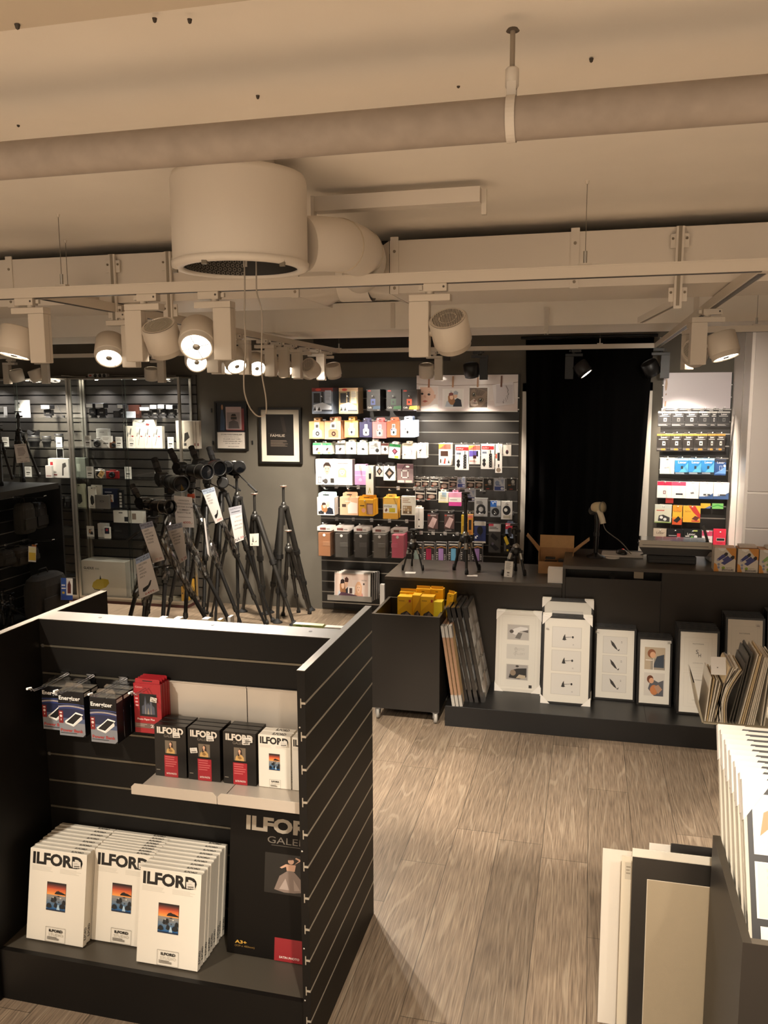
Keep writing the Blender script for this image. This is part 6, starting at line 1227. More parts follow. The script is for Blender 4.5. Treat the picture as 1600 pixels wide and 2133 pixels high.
def bag(name, label, px, X, d, c, tagc=None, kind='pouch'):
    a = PX(px[0], px[3], X); b = PX(px[2], px[1], X); ym = (a.y+b.y)/2; w = abs(b.y-a.y) if abs(b.y-a.y) > .08 else .08; h = PX((px[0]+px[2])/2, px[1], X).z-PX((px[0]+px[2])/2, px[3], X).z
    t = thing(name, label, 'bag', (X, ym, PX((px[0]+px[2])/2, px[3], X).z), (0, 0, R(90)), 'camera bags on the left unit'); c = M(c, .85, grain=40., gmin=.8)
    m = MB(); n = 24; prof = [(0, .8), (.04, .96), (.3, 1), (.75, .98), (.92, .85), (1, .6)]; P = []
    for z, k in prof:
        for i in range(n):
            an = 2*PI*i/n; ca, sa = math.cos(an), math.sin(an); q = 3.2; rr = (abs(ca)**q+abs(sa)**q)**(-1/q); P.append((w/2*k*ca*rr, d/2*k*sa*rr-d/2, h*z))
    for j in range(len(prof)-1):
        for i in range(n): m.add([P[j*n+i], P[j*n+(i+1) % n], P[(j+1)*n+(i+1) % n], P[(j+1)*n+i]], [(0, 1, 2, 3)], c, True)
    m.add(P[-n:], [tuple(range(n))], c); m.add(P[:n], [tuple(range(n-1, -1, -1))], c); m.build('bag_body', t)
    m = MB(); m.box(-w*.36, w*.36, -d-.006, -d+.004, h*.12, h*.5, c, .004); m.build('front_pocket', t)
    m = MB(); m.tube([(-w*.42, -d*.6, h*.9), (-w*.2, -d*.95, h*.8), (w*.2, -d*.95, h*.8), (w*.42, -d*.6, h*.9)], .0025, M('5a564f', .5), 6); m.build('zip', t)
    m = MB(); m.tube([(-w*.15, -d*.4, h*.98), (-w*.1, -d*.4, h*1.12), (w*.1, -d*.4, h*1.12), (w*.15, -d*.4, h*.98)], .006, c, 8); m.build('handle', t)
    if tagc:
        m = MB(); tw, th_, z0, u, its = tagc; m.box(-tw/2, tw/2, 0, .001, -th_, 0, M('dcd8d0', .5)); Deco(m, -tw/2, -th_, tw, th_, 0).run(its); o = m.build('swing_tag', t, (u*w, -d-.014, z0*h)); o.rotation_euler = (R(-6), R(14), 0)
    return t
bag('camera_bag', 'olive black lens case hanging high on the left unit', (24, 1046, 52, 1110), XU+.2, .12, '2a2720')
bag('camera_bag', 'dark camera bag behind the lens case on the left unit', (50, 1046, 78, 1100), XU+.14, .12, '1d1c1a')
bag('camera_bag', 'small round camera pouch with a yellow tag on the left unit', (8, 1140, 42, 1176), XU+.22, .13, '2b2419', (.1, .13, 1.0, .35, [('r', .05, .1, .95, .6, 'd9b93a'), ('r', .05, .6, .95, .95, 'e9e2b0')]))
bag('camera_bag', 'small camera pouch with an orange tag behind the yellow tagged one', (40, 1138, 62, 1168), XU+.15, .11, '1f1c19', (.06, .09, 1.2, -.2, [('r', 0, 0, 1, 1, 'b5651c')]))
bag('camera_bag', 'camera pouch at the picture edge left of the yellow tagged one', (-20, 1146, 10, 1176), XU+.24, .12, '26221b')
bag('backpack', 'big dark camera backpack with a blue and white swing tag, low on the left unit', (40, 1193, 108, 1280), XU+.3, .2, '2a2621', (.17, .19, .82, .3, [('r', 0, 0, 1, .22, '1c3f8a'), ('r', 0, .22, .45, 1, '2a55a8'), ('r', .45, .22, 1, 1, 'd9d4cc'), ('r', .05, .5, .4, .56, 'e6e6e6'), ('r', .05, .64, .35, .7, 'e6e6e6'), ('p', [(.55, .3), (.55, .7), (.7, .9), (.85, .7), (.85, .3)], '5a2a26'), ('r', .1, .28, .3, .38, 'c9a22a')]))
for i, (x, y, z_) in enumerate(((30, 1040, 1.12), (48, 1128, .82), (60, 1133, .83), (10, 1132, .8))):
    p = PX(x, y, XU+.002); z_ = min(zs, key=lambda q: abs(q-p.z)); o = hook_mb(.3, .03).build('display_hook', loc=(XU+.004, p.y, z_), rot=(0, 0, R(90))); tag(o, 'long steel hook over the '+('olive lens case', 'orange tagged pouch', 'yellow tagged pouch', 'pouch at the picture edge')[i]+' on the camera bag unit', 'hook')
def low_tripod(label, X, px, h):
    p = PX(px[0], px[1], X); A = Vector((p.x, p.y, p.z)); ft = [(A.x+.1, A.y-.22, .1005), (A.x+.16, A.y+.2, .1005), (A.x-.05, A.y, .1005)]; return tripod('tripod', label, A, ft, .016, TBK, 2, A+Vector((0, 0, .08)), ('ball', None), grp='tripods on the left unit')
low_tripod('black tripod low at the picture edge, ball head beside the backpack', XU+.36*.5, (6, 1262), .4)
low_tripod('second low black tripod with a bright handle left of the backpack', XU+.2, (24, 1270), .4)
# ================================================================ product walls at the back
WSL = M('211e1b', .45, grain=7., gmin=.88); YS = YW-.02
def wall_slats(label, xa, xb, z0, z1, zfirst, pitch=.1):
    t = thing('slatwall', label, 'wall panel', ((xa+xb)/2, YW, 0)); w = (xb-xa)/2; m = MB(); zs = slats(m, -w, w, z0, z1, -.02, pitch, zfirst, th=.0195, groove=.01, lam=WSL); m.build('panel', t)
    for z in zs: MB().box(-w+.001, w-.001, -.0215, -.012, z-.0042, z+.0042, STEEL).build('rail', t)
    return zs
xA, xM, xE = PY(669, 1100, YS).x, PY(868, 950, YS).x, PY(1080, 950, YS).x
zf = PY(970, 877, YS).z
za_ = wall_slats('black slatwall with instant camera boxes, film packs and phone cases', xA, xM-.001, .02, 2.16, zf+.2)
zb_ = wall_slats('black slatwall under the photo banner, holding lens filters and power banks', xM+.001, xE, .02, 2.18, zf+.2)
def nearest(zs, z): return min(zs, key=lambda q: abs(q-z))
def wall_hook(x, z, zs, label, L=.2, grp='hooks on the middle product wall'):
    o = hook_mb(L, .03).build('display_hook', loc=(x, YS-.003, nearest(zs, z+.02))); tag(o, label, 'hook', grp)
YH = 7.13
def hang(zs, px, name, label, cat, col, items, n=0, d=.03, Y=YH, hk=True, grp=None, bl=None, **k):
    xa, xb, z0, z1 = ext(px, Y)
    o = pack(name, label, cat, px, Y, d, col, items, n=n, gap=.002, group=grp, back_label=bl, **k)
    lb0 = label.replace(',', '') 
    if hk: wall_hook((xa+xb)/2, z1, zs, 'chrome hook of the '+core(lb0, 12), YS-Y+.02)
    return o
# ---- banner
x0, x1, z0, z1 = ext((868, 781, 1079, 856), YS-.01); m = MB(); m.box(x0, x1, YS-.012, YS-.002, z0, z1, M('dccfca', .12, coat=.7))
D = Deco(m, x0, z0, x1-x0, z1-z0, YS-.012); peg = lambda u, c='9a5f3c': ('p', [(u, .66), (u+.018, .66), (u+.02, .97), (u+.004, .97)], c)
D.run([('r', 0, 0, 1, .3, 'e9dbd8'), ('p', [(0, .77), (.28, .71), (.5, .72), (.8, .74), (1, .8), (1, .785), (.8, .725), (.5, .705), (.28, .695), (0, .755)], '8d7a6c'),
    ('r', .02, .06, .22, .7, 'efe6e2'), ('S', .035, .13, .215, .67, baby()), ('r', .26, .07, .475, .62, 'f0e8e4'), ('S', .28, .12, .46, .6, couple('7a3a34', '9aa0aa')),
    ('p', [(.515, .08), (.71, .04), (.725, .66), (.53, .7)], 'f2ece8'), ('S', .53, .1, .705, .64, cat()), ('p', [(.78, .12), (.97, .2), (.955, .8), (.75, .72)], 'efe8ea'), ('S', .79, .2, .95, .72, footprints()), peg(.115), peg(.355, 'b0805c'), peg(.6, 'b0805c'), peg(.83, '6b3f2c')])
tag(m.build('photo_banner'), 'wide glossy banner with clothes pegs holding a baby, couple, kitten and footprints photo', 'banner'); 
o = MB().box(x0, x1, YS-.016, YS-.001, z0-.008, z0, STEEL).build('banner_rail'); tag(o, 'thin steel rail along the bottom of the photo banner', 'rail')
# ---- row 1: flashes in blisters and black trigger boxes
def blister(tint, top): return [('r', 0, .86, 1, 1, top), ('e', .3, .93, .14, .05, 'c8402e'), ('r', .08, .42, .38, .8, '17171a'), ('r', .44, .4, .56, .85, '232326'), ('r', .62, .4, .92, .9, mix(tint, 'ffffff', .25)), ('p', [(.06, .34), (.5, .44), (.92, .3), (.92, .1), (.1, .1)], mix(tint, 'ffffff', .55)), ('p', [(.06, .12), (.14, .3), (.2, .12)], '1c1c1f'), ('p', [(.24, .12), (.34, .28), (.4, .12)], '1c1c1f'), ('L', .64, .5, .9, .85, 6, '8d929c'), ('r', .45, .1, .95, .16, '3a3d46')]
LA = za_
hang(LA, (650, 808, 694, 862), 'trigger_blister', 'silver blue blister pack with flash triggers, top left of the product wall', 'pack', '6d7684', blister('9aa6bc', '7a2420'), n=5, d=.022, Y=7.0, bl='silver blister pack hanging behind the top left silver blue one')
hang(LA, (706, 808, 746, 862), 'trigger_blister', 'gold lit blister pack with flash triggers, second in the top row', 'pack', '8d7c5c', blister('d9c28a', 'd8b48a'), n=5, d=.022, Y=7.0, bl='brown blister pack hanging behind the gold toned one')
def trig(c, b): return [('e', .2, .93, .13, .04, 'c8402e'), ('r', .36, .93, .94, .94, '57534f'), ('r', .42, .62, .56, .85, '2e2c2a'), ('r', .3, .28, .64, .56, c), ('r', .4, .36, .52, .46, '1a1a1c'), ('t', .08, .12, .36, .2, 'Cells', 'e9e4dc', .01), ('p', [(.44, .08), (1, .08), (1, .24), (.5, .22)], b), ('r', .78, .03, .94, .05, 'd9d4cc')]
hang(LA, (764, 811, 792, 856), 'trigger_box', 'black box with a blue gadget, third in the top row', 'box', '262220', trig('4a5aa0', '3c5a78'), n=2, d=.05)
hang(LA, (805, 811, 836, 856), 'trigger_box', 'black box with a green band, fourth in the top row', 'box', '1f1e1b', trig('2a4a34', '2f6a3a'), n=2, d=.05)
hang(LA, (838, 811, 869, 856), 'trigger_box', 'black box with an orange gadget and yellow band, next to the banner', 'box', '211b19', trig('d8583a', 'd8922c'), n=2, d=.05)
# ---- row 2: instant cameras
def icam(c, b): return [('S', .22, .12, .82, .86, instax_cam(c)), ('L', .06, .03, .4, .07, 1, mix(b, '000000', .4)), ('t', .06, .92, .3, .96, 'mini', mix(b, '000000', .5), .01)]
def icam2(c, b): return [('r', .36, .56, .68, .95, 'efeae2'), ('r', .44, .64, .62, .82, '4a4644'), ('p', [(.24, .1), (.24, .46), (.36, .56), (.72, .56), (.84, .46), (.84, .1)], c), ('e', .56, .3, .13, .13, '1b1a1a'), ('e', .56, .3, .06, .06, c), ('L', .06, .03, .4, .07, 1, mix(b, '000000', .4))]
R2 = [((644, 878, 675, 914), 'c79a6a', icam2('b9b4b4', 'c79a6a'), 'tan instant camera box with a grey camera, leftmost of its row', 1), ((676, 877, 710, 915), 'e8b088', icam2('e07a5c', 'e8b088'), 'peach instant camera box, second from left in its row', 3), ((718, 876, 746, 911), 'f2c06a', icam('f6f2ea', 'f2c06a'), 'bright orange and white instant camera box', 1), ((749, 879, 775, 911), '2f2c4c', icam('f2eee6', '6a6a8a'), 'navy instant camera box with a white camera', 1),
      ((776, 879, 805, 913), 'd97878', icam('e79a98', 'd97878'), 'pink instant camera box', 1), ((806, 878, 833, 911), 'e0764e', icam('aab2c8', 'e0764e'), 'coral instant camera box with a bluish camera', 1), ((834, 876, 863, 911), 'a9b8d0', icam('efe9e0', 'a9b8d0'), 'light blue instant camera box, rightmost of its row', 3)]
for i, (px, c, it, lb, n) in enumerate(R2): hang(LA, px, 'instant_camera_box', lb, 'box', c, it, n=n, d=.06 if n < 3 else .045, Y=7.08, tab=(.06, .035, c), grp='instant camera boxes: '+lb[:30])
# ---- row 3: instant film packs
def film(a, b, im=None): return [('r', 0, .8, 1, 1, a), ('r', .0, .0, 1, .02, a)]+([('S', .2, .2, .8, .72, im)] if im else [('p', [(.3, .35), (.5, .6), (.7, .55), (.55, .3)], '3a2c2a'), ('e', .5, .68, .2, .06, 'd9a0a0')])+[('r', .55, .04, .9, .2, b), ('L', .1, .06, .5, .12, 1, '6d6a66')]
R3 = [((652, 923, 669, 946), 'e6e2da', film('3f9a5c', 'd8c83a'), 'green topped film pack, leftmost of the film row', 4, .016), ((673, 923, 690, 946), 'e9e4d6', film('3f9a5c', 'd8d05a'), 'green topped film pack, second in the film row', 4, .016), ((699, 923, 718, 946), 'f2efe6', film('4a4a44', 'e6e0c0'), 'film pack with a dark top, third in the film row', 3, .016), ((721, 921, 742, 946), 'f4f6ef', film('b9e0cc', 'f4f4ee', [('e', .6, .5, .2, .2, '3a3836')]), 'pale mint film box, left of a pair', 2, .03), ((744, 922, 766, 947), 'f4f6ef', film('b9e0cc', 'f4f4ee', [('p', [(.3, .5), (.6, .7), (.9, .4), (.6, .3)], '2f2d2c')]), 'pale mint film box, right of a pair', 2, .03),
      ((769, 920, 793, 946), 'd0ccc4', [('L', .1, .4, .6, .7, 3, '6d6a66'), ('e', .7, .3, .16, .16, '2a2a2c'), ('p', [(.3, .7), (.7, .95), (.8, .5)], '8d8a86')], 'grey white film accessory pack with a camera print', 1, .03), ((794, 924, 809, 946), 'd8d0c4', film('5a2a24', 'd8d0c4', [('p', [(.2, .5), (.6, .95), (1, .5), (.6, .1)], '3a2a26')]), 'small film pack with a tilted brown photo', 1, .02), ((809, 925, 832, 955), 'e6e0d8', film('1f7a3c', 'd8c83a', [('p', [(.1, .6), (.5, 1), (1, .6), (.6, .1)], '57243a'), ('p', [(.3, .6), (.5, .8), (.75, .6), (.55, .35)], 'b85a6a')]), 'tilted white and green film pack with a dark red photo', 2, .016), ((838, 924, 866, 956), 'ece4d4', [('r', 0, .85, 1, 1, 'd8ccb4'), ('L', .1, .88, .6, .95, 1, '8d8270'), ('S', .2, .1, .9, .7, footprints())], 'cream film pack at the right end of the film row', 1, .03)]
for px, c, it, lb, n, d in R3: hang(LA, px, 'film_pack', lb, 'pack', c, it, n=n, d=d, Y=7.1, tab=((.05, .02, c) if px[2]-px[0] > 18 else None), rot=(0, R(5) if 'tilted white' in lb else 0, 0))
# ---- row 4
man2 = [('r', 0, 0, 1, 1, 'efe9e4'), ('p', [(.1, 1), (.4, 1), (.3, .7), (.15, .65)], 'd9cdbd')]+[('S', .06, .12, .56, .95, portrait('2a1d18', 'dba888', 'e6e0da', 'efe9e4')), ('S', .5, .2, .95, .72, portrait('d9b98a', 'f0cdb4', 'c9c6c8', 'f4f0ec', True)), ('r', .06, .06, .15, .32, '5d5a58'), ('r', .075, .09, .135, .29, 'c9c6c0'), ('e', .27, .14, .06, .1, '3a3634'), ('r', .18, .1, .32, .2, '4a4644'), ('r', .4, .08, .5, .26, '2f2c2a'), ('L', .6, .8, .9, .86, 1, '8d8a86')]
xa, xb, z0, z1 = ext((658, 957, 734, 1010), 7.1)
o = pack('instant_printer_box', 'large white box with a laughing man, standing on clear plastic clips', 'box', (658, 957, 734, 1010), 7.1, .09, 'f0ebe4', man2)
for i, u in enumerate((.2, .58, .88)):
    x = xa+(xb-xa)*u; m = MB(); m.box(x-.018, x+.018, 7.1-.002, YS-.001, z0-.004, z0-.001, film_mat((.9, .9, .9), .15)); m.lathe([(.018, 0), (.018, .002)], film_mat((.9, .9, .9), .2), 14, (x, 7.098, z0-.012), (0, -1, 0)); tag(m.build('plastic_clip'), 'clear plastic shelf clip under the large white box, %s' % ('left', 'middle', 'right')[i], 'clip')
hang(LA, (739, 968, 762, 1010), 'instant_camera_box', 'lilac box beside the large white one', 'box', 'cf9fd2', [('r', 0, .7, 1, 1, 'e9d8d4'), ('r', 0, .46, 1, .5, 'e6c9e8'), ('e', .5, .25, .16, .08, 'e2c4e6')], d=.08, Y=7.06)
hang(LA, (762, 971, 778, 1031), 'tripod_box', 'tall narrow white box with a yellow symbol', 'box', 'eee8d8', [('r', .4, .55, .7, .75, '1b1a1a'), ('p', [(.3, .06), (.5, .28), (.7, .06), (.6, .06), (.5, .2), (.4, .06)], 'b9a93a')], d=.07, Y=7.0, side='2a2522')
ph = lambda c='3a3230': [('p', [(.1, .5), (.5, .9), (.95, .55), (.5, .1)], c), ('p', [(.3, .5), (.5, .7), (.75, .52), (.5, .32)], 'a89484')]
hang(LA, (783, 971, 798, 993), 'film_pack', 'small white pack with a tilted photo, left of a pair under black headers', 'pack', 'e2dcd2', ph(), d=.02, Y=7.13, tab=(.05, .03, '221f1d'))
hang(LA, (799, 971, 823, 1001), 'film_pack', 'larger white pack with a tilted photo, right of a pair under black headers', 'pack', 'e6e0d8', ph('2a2624'), n=1, d=.025, Y=7.11, tab=(.08, .03, '221f1d'))
hang(LA, (827, 966, 861, 1006), 'frame_pack', 'mauve pack with a small white square frame', 'pack', '8f7a7a', [('r', 0, .74, 1, .96, '6b4c52'), ('o', .26, .26, .7, .66, 'e9e2dc', .06), ('r', .04, .02, .44, .14, 'd8d0c8'), ('r', .52, .02, .92, .14, 'cfc6b8'), ('e', .65, .85, .12, .05, 'f2eee8'), ('p', [(.3, .7), (.5, .98), (.54, .98), (.34, .7)], '1f1b1b')], d=.01, Y=7.13)
# ---- row 5
hang(LA, (661, 1036, 697, 1073), 'photo_paper_pack', 'white pack with a couple and a camera, pale blue tab on top', 'pack', 'ece2da', [('S', .04, .06, .96, .85, couple('3a2620', 'c9b8a8', 'eae2da')), ('S', .04, .02, .4, .28, slr())], n=4, d=.018, Y=7.0, tab=(.14, .04, 'a9c4c4'))
hang(LA, (708, 1036, 746, 1073), 'camera_case_pack', 'peach pack with a window showing a white case', 'pack', 'e2b998', [('p', [(.45, .1), (.42, .55), (.6, .75), (.95, .68), (.95, .12)], 'efe6dc'), ('r', .12, .45, .34, .62, '4a3c34'), ('r', .3, .76, .6, .8, 'efe4d8')], n=1, d=.05, Y=7.0, tab=(.12, .04, 'dcae8c'))
hang(LA, (747, 1041, 777, 1075), 'instant_camera_box', 'yellow camera bag box with a pink camera print and open window', 'box', 'dca02c', [('r', .55, .12, 1, .78, '8a5a4a'), ('p', [(.6, .12), (.6, .7), (.98, .7), (.98, .12)], 'c49a86'), ('r', .1, .6, .4, .66, '3a2a24'), ('e', .35, .35, .14, .14, 'e0a08a')], n=1, d=.09, Y=6.98, tab=(.13, .03, 'e6ac30'))
hang(LA, (798, 1037, 828, 1081), 'instant_film_box', 'yellow and white film box with a yellow window and house shaped top', 'box', 'e2a83e', [('r', .02, .28, .98, .7, 'e9e2d0'), ('t', .06, .55, .62, .67, 'instax', '34302c', .0), ('r', .42, .32, .84, .52, 'c9b82c'), ('p', [(.12, .4), (.24, .52), (.32, .42), (.2, .32)], '7a4a3c'), ('p', [(.0, .7), (1, .7), (.9, .95), (.1, .95)], 'efbc58')], n=1, d=.05, Y=7.0, tab=(.08, .025, 'f0c060'))
hang(LA, (836, 1034, 864, 1073), 'photo_album_pack', 'cream album pack with a grid of tiny photos, right end of its row', 'pack', 'efe8d8', [('L', .1, .62, .7, .88, 3, 'b08a6a'), ('r', .12, .06, .78, .5, '9a7a56')]+[('r', .16+.15*i, .1+.13*j, .28+.15*i, .2+.13*j, random.choice(['d8c8b0', 'b9986c', '6d5a48', 'e6dccb'])) for i in range(4) for j in range(3)], n=1, d=.02, Y=7.02)
# ---- row 6: wallet cases in clear bags
for i, (px, c, n) in enumerate((((661, 1097, 690, 1159), '9c6c4c', 5), ((696, 1098, 727, 1162), '4a4642', 6), ((737, 1099, 766, 1162), '2c2926', 6), ((776, 1101, 805, 1163), '57504a', 5), ((814, 1102, 842, 1163), 'dc5478', 5))):
    Y = 6.93; xa, xb, z0, z1 = ext(px, Y); w, h = xb-xa, z1-z0; nm = ('brown', 'dark grey', 'black with white sticker', 'taupe grey', 'pink')[i]
    t = thing('phone_case_pack', nm+' wallet phone case in a clear bag, '+('first', 'second', 'third', 'fourth', 'fifth')[i]+' in the case row', 'pack', ((xa+xb)/2, Y, z0), (0, 0, 0), 'phone cases: '+nm)
    m = MB(); m.box(-w*.42, w*.42, .002, .016, .002, h*.8, M(c, .45), .003); m.box(-w*.1 if i != 4 else -w*.46, w*.42 if i != 4 else 0, .0, .003, h*.36, h*.5, M(mix(c, 'ffffff', .08), .45), .001); m.build('wallet_case', t)
    m = MB(); m.box(-w/2, w/2, .004, .006, h*.86, h, M('cfc6c0', .4)); Deco(m, -w/2, h*.86, w, h*.14, .004).run([('r', .2, .2, .62, .75, '7a4a44'), ('r', .65, .3, .9, .6, '8d8a86')]); m.build('header_card', t)
    m = MB(); m.box(-w/2, w/2, -.001, .018, 0, h*.87, film_mat((.93, .93, .92), .09)); m.build('clear_bag', t); m = MB(); m.lathe([(.013, 0), (.012, -.0006)], M('d9d4d0', .5), 8, (0, -.0015, h*.72), (0, 1, 0)); m.build('price_dot', t)
    for k in range(n):
        c_ = dup(t, loc=((xa+xb)/2+.002*(k+1), Y+.021*(k+1), z0+.0006*k), label='%s wallet phone case in its pile, %s' % (nm, ORD[k+1]))
    for sx in (-.35, .35): pass
    wall_hook((xa+xb)/2, z1-.01, LA, 'chrome hook of the %s wallet phone cases' % nm, YS-Y+.02)
# ---- lowest shelf with photo frame boxes
xa, xb, z0, z1 = ext((682, 1241, 774, 1252), 7.1); t = thing('steel_shelf', 'grey steel shelf with lip low on the left product wall', 'shelf', ((xa+xb)/2, 7.1, z0)); w = (xb-xa)/2
MB().box(-w, w, 0, .0015, 0, z1-z0, M('8d877f', .4, .2)).build('front_lip', t); MB().box(-w, w, .0015, YS-7.1-.002, 0, .003, M('8d877f', .4, .2)).build('tray', t)
x2, x3, q0, q1 = ext((697, 1194, 769, 1246), 7.12)
for k in range(5):
    it = [('r', .02, .03, .94, .97, 'd6bcae'), ('S', .06, .05, .5, .92, couple('2a1a18', '4a2a22', 'd9c2b4')), ('S', .5, .05, .85, .75, portrait('d9a884', 'e6c0a4', 'd08a84', 'd9c4b8', True)), ('r', .38, .2, .56, .5, 'e9e2da'), ('r', .42, .25, .5, .45, '4a3432'), ('p', [(.0, .0), (.2, .3), (.6, .2), (.9, .0)], '5a3a4a'), ('t', .76, .72, .9, .77, 'INSTAX', '6d5a52', .0), ('r', .8, .58, .84, .65, '3a3230')] if k == 0 else [('r', .95, 0, 1, 1, '4a4644')]
    o = pack_mb(x3-x2+.012, q1-z0-.004, .014, 'e9e2da', it).build('photo_frame_box', loc=((x2+x3)/2+.004+.012*k, 7.115+.03*k, z0+.0035), rot=(R(-4), 0, 0)); tag(o, 'white picture box with a couple and child, frontmost on the low shelf' if k == 0 else 'white edged picture box on the low shelf, %s' % ORD[k], 'box', 'picture boxes on the low shelf')
o = MB().box(-.02, .02, 0, .05, 0, .2, M('d9d4ce', .4), .004).build('spray_bottle', loc=(PY(793, 1240, 7.15).x, 7.2, .02)); 
o.location.z = PY(793, 1262, 7.2).z; tag(o, 'narrow white box standing beside the counter end, behind the trolley', 'box')
# ---- right half
LB = zb_
tripod_ic = [('p', [(.3, .1), (.45, .6), (.5, .6), (.4, .1)], '1d1c1c'), ('p', [(.7, .1), (.52, .6), (.57, .6), (.8, .1)], '1d1c1c')]
def gorilla(): return [('r', .04, .78, .96, .92, 'b52a2c'), ('t', .1, .81, .6, .88, 'joby', 'e9d8d0', .01), ('r', .1, .62, .42, .7, '6d7484'), ('e', .24, .34, .12, .07, '262527'), ('e', .24, .2, .13, .08, '262527'), ('r', .2, .1, .3, .42, '262527'), ('r', .6, .06, .82, .62, '1f1e1f')]+[('e', .63+.1*(i % 2), .1+.05*i, .035, .016, '8d8a88') for i in range(11)]+[('r', .68, .62, .74, .76, '3a3838')]
pr = [('r', 0, .74, 1, .98, 'd96a5c'), ('p', [(0, .98), (.6, .98), (.0, .74)], 'e6a04c')]
R7 = [((869, 924, 888, 954), 'f2efea', [('p', [(.15, .5), (.5, .65), (.4, .45)], '3a2a22'), ('p', [(.2, .4), (.35, .42), (.3, .3)], '6b3a2a')], 'white pack with a small brown print, left end of the right half', 3, .02), ((914, 924, 939, 969), 'efe6de', pr+[('r', .16, .42, .78, .66, '4a3028'), ('p', [(.1, .1), (.1, .28), (.22, .28), (.22, .1)], '5a4a44'), ('p', [(.4, .08), (.5, .34), (.6, .3), (.55, .06)], 'b8524a'), ('p', [(.75, .1), (.82, .24), (.92, .1), (.86, .1)], '3a3432')], 'white pack with a red top and dark photo, left of the spiral tripod packs', 4, .012), ((948, 927, 977, 979), 'e9e2dc', gorilla(), 'white and red pack with a bendy tripod, overlapping a purple photo pack', 1, .02), ((976, 927, 1000, 967), 'e6dcd8', pr+[('r', .06, .4, .84, .7, '6a5ab0'), ('r', .68, .42, .84, .68, '1d1a24'), ('r', .4, .3, .68, .46, '4a2a26'), ('L', .1, .1, .8, .2, 2, 'd98a80')], 'white and red pack with a purple photo, between the bendy tripod packs', 2, .012), ((1002, 925, 1030, 977), 'e2dad4', gorilla(), 'white and red pack with a bendy tripod, alone right of the purple one', 1, .02), ((1032, 925, 1046, 985), 'e6e0da', [('r', .3, .42, .66, .7, '1c1b1c'), ('r', .04, .5, .24, .66, 'd85a44'), ('e', .5, .1, .34, .08, '8d7c6c'), ('r', .4, .2, .6, .3, '2a2828')], 'long narrow white pack with a black clip', 1, .015), ((1048, 927, 1065, 950), 'e0d6ca', [('e', .5, .36, .18, .2, '2c2026'), ('r', .4, .4, .6, .55, '5a2a3a')], 'small cream pack with a dark gadget at the right end', 0, .015)]
for px, c, it, lb, n, d in R7: hang(LB, px, 'accessory_pack', lb, 'pack', c, it, n=min(n, 4) if n > 2 else 0, d=d, Y=7.1)
def filt(c='1c1918'): return [('r', .03, .03, .97, .97, c), ('r', .1, .82, .9, .93, 'b9b4ae'), ('p', [(.03, .56), (.97, .5), (.97, .62), (.03, .66)], 'efe6d8'), ('e', .5, .3, .34, .18, '8d6a58'), ('e', .5, .3, .26, .13, 'b9a498'), ('r', .1, .06, .4, .12, 'b84a2e')]
def filtb(): return [('r', .03, .03, .97, .97, 'd6dbe6'), ('e', .3, .62, .2, .18, '8a9cc0'), ('r', .06, .06, .9, .36, '3c4f9a'), ('r', .16, .42, .6, .5, '6d7cb0'), ('p', [(.6, .9), (.9, .9), (.8, .5)], 'a9b4d0'), ('e', .75, .2, .14, .1, 'd9dfee')]
def filtd(): return [('r', .03, .03, .97, .97, '1a1716'), ('e', .62, .72, .16, .15, 'c9c6c0'), ('r', .5, .45, .8, .6, '8d8a86'), ('L', .15, .38, .5, .5, 2, 'b87a3a'), ('r', .3, .12, .6, .18, 'b03a2a')]
FX = [(863, 994, 878, 1014, 'f'), (878.5, 994, 894, 1014, 'f'), (897, 994, 914, 1014, 'f'), (916, 994, 935, 1020, 'f'), (936, 994, 952, 1015, 'f'), (952.5, 994, 970, 1016, 'b'), (972, 995, 989, 1017, 'f'), (989.5, 995, 1006, 1017, 'f'), (1007, 996, 1028, 1022, 'd'), (1029, 996, 1052, 1023, 'b'), (1055, 996, 1077, 1023, 'd'), (865, 1017, 885, 1042, 'f'), (888, 1017, 910, 1042, 'f'), (968, 1019, 991, 1045, 'b')]
for i, (a, b, c, d, k) in enumerate(FX):
    lb = ('%s lens filter pack, %s in the upper filter row' % ({'f': 'black', 'b': 'blue and white', 'd': 'all black'}[k], ('first', 'second', 'third', 'fourth', 'fifth', 'sixth', 'seventh', 'eighth', 'ninth', 'tenth', 'last')[i])) if i < 11 else ('black lens filter pack, left one of the lower filter row', 'black lens filter pack, right one of the lower filter row', 'blue and white lens filter pack behind the tall small tripod')[i-11]
    hang(LB, (a, b, c, d), 'filter_pack', lb, 'pack', {'f': 'cfc8c0', 'b': 'c9ccd4', 'd': '8d8782'}[k], {'f': filt, 'b': filtb, 'd': filtd}[k](), n=0, d=.012, Y=7.17)
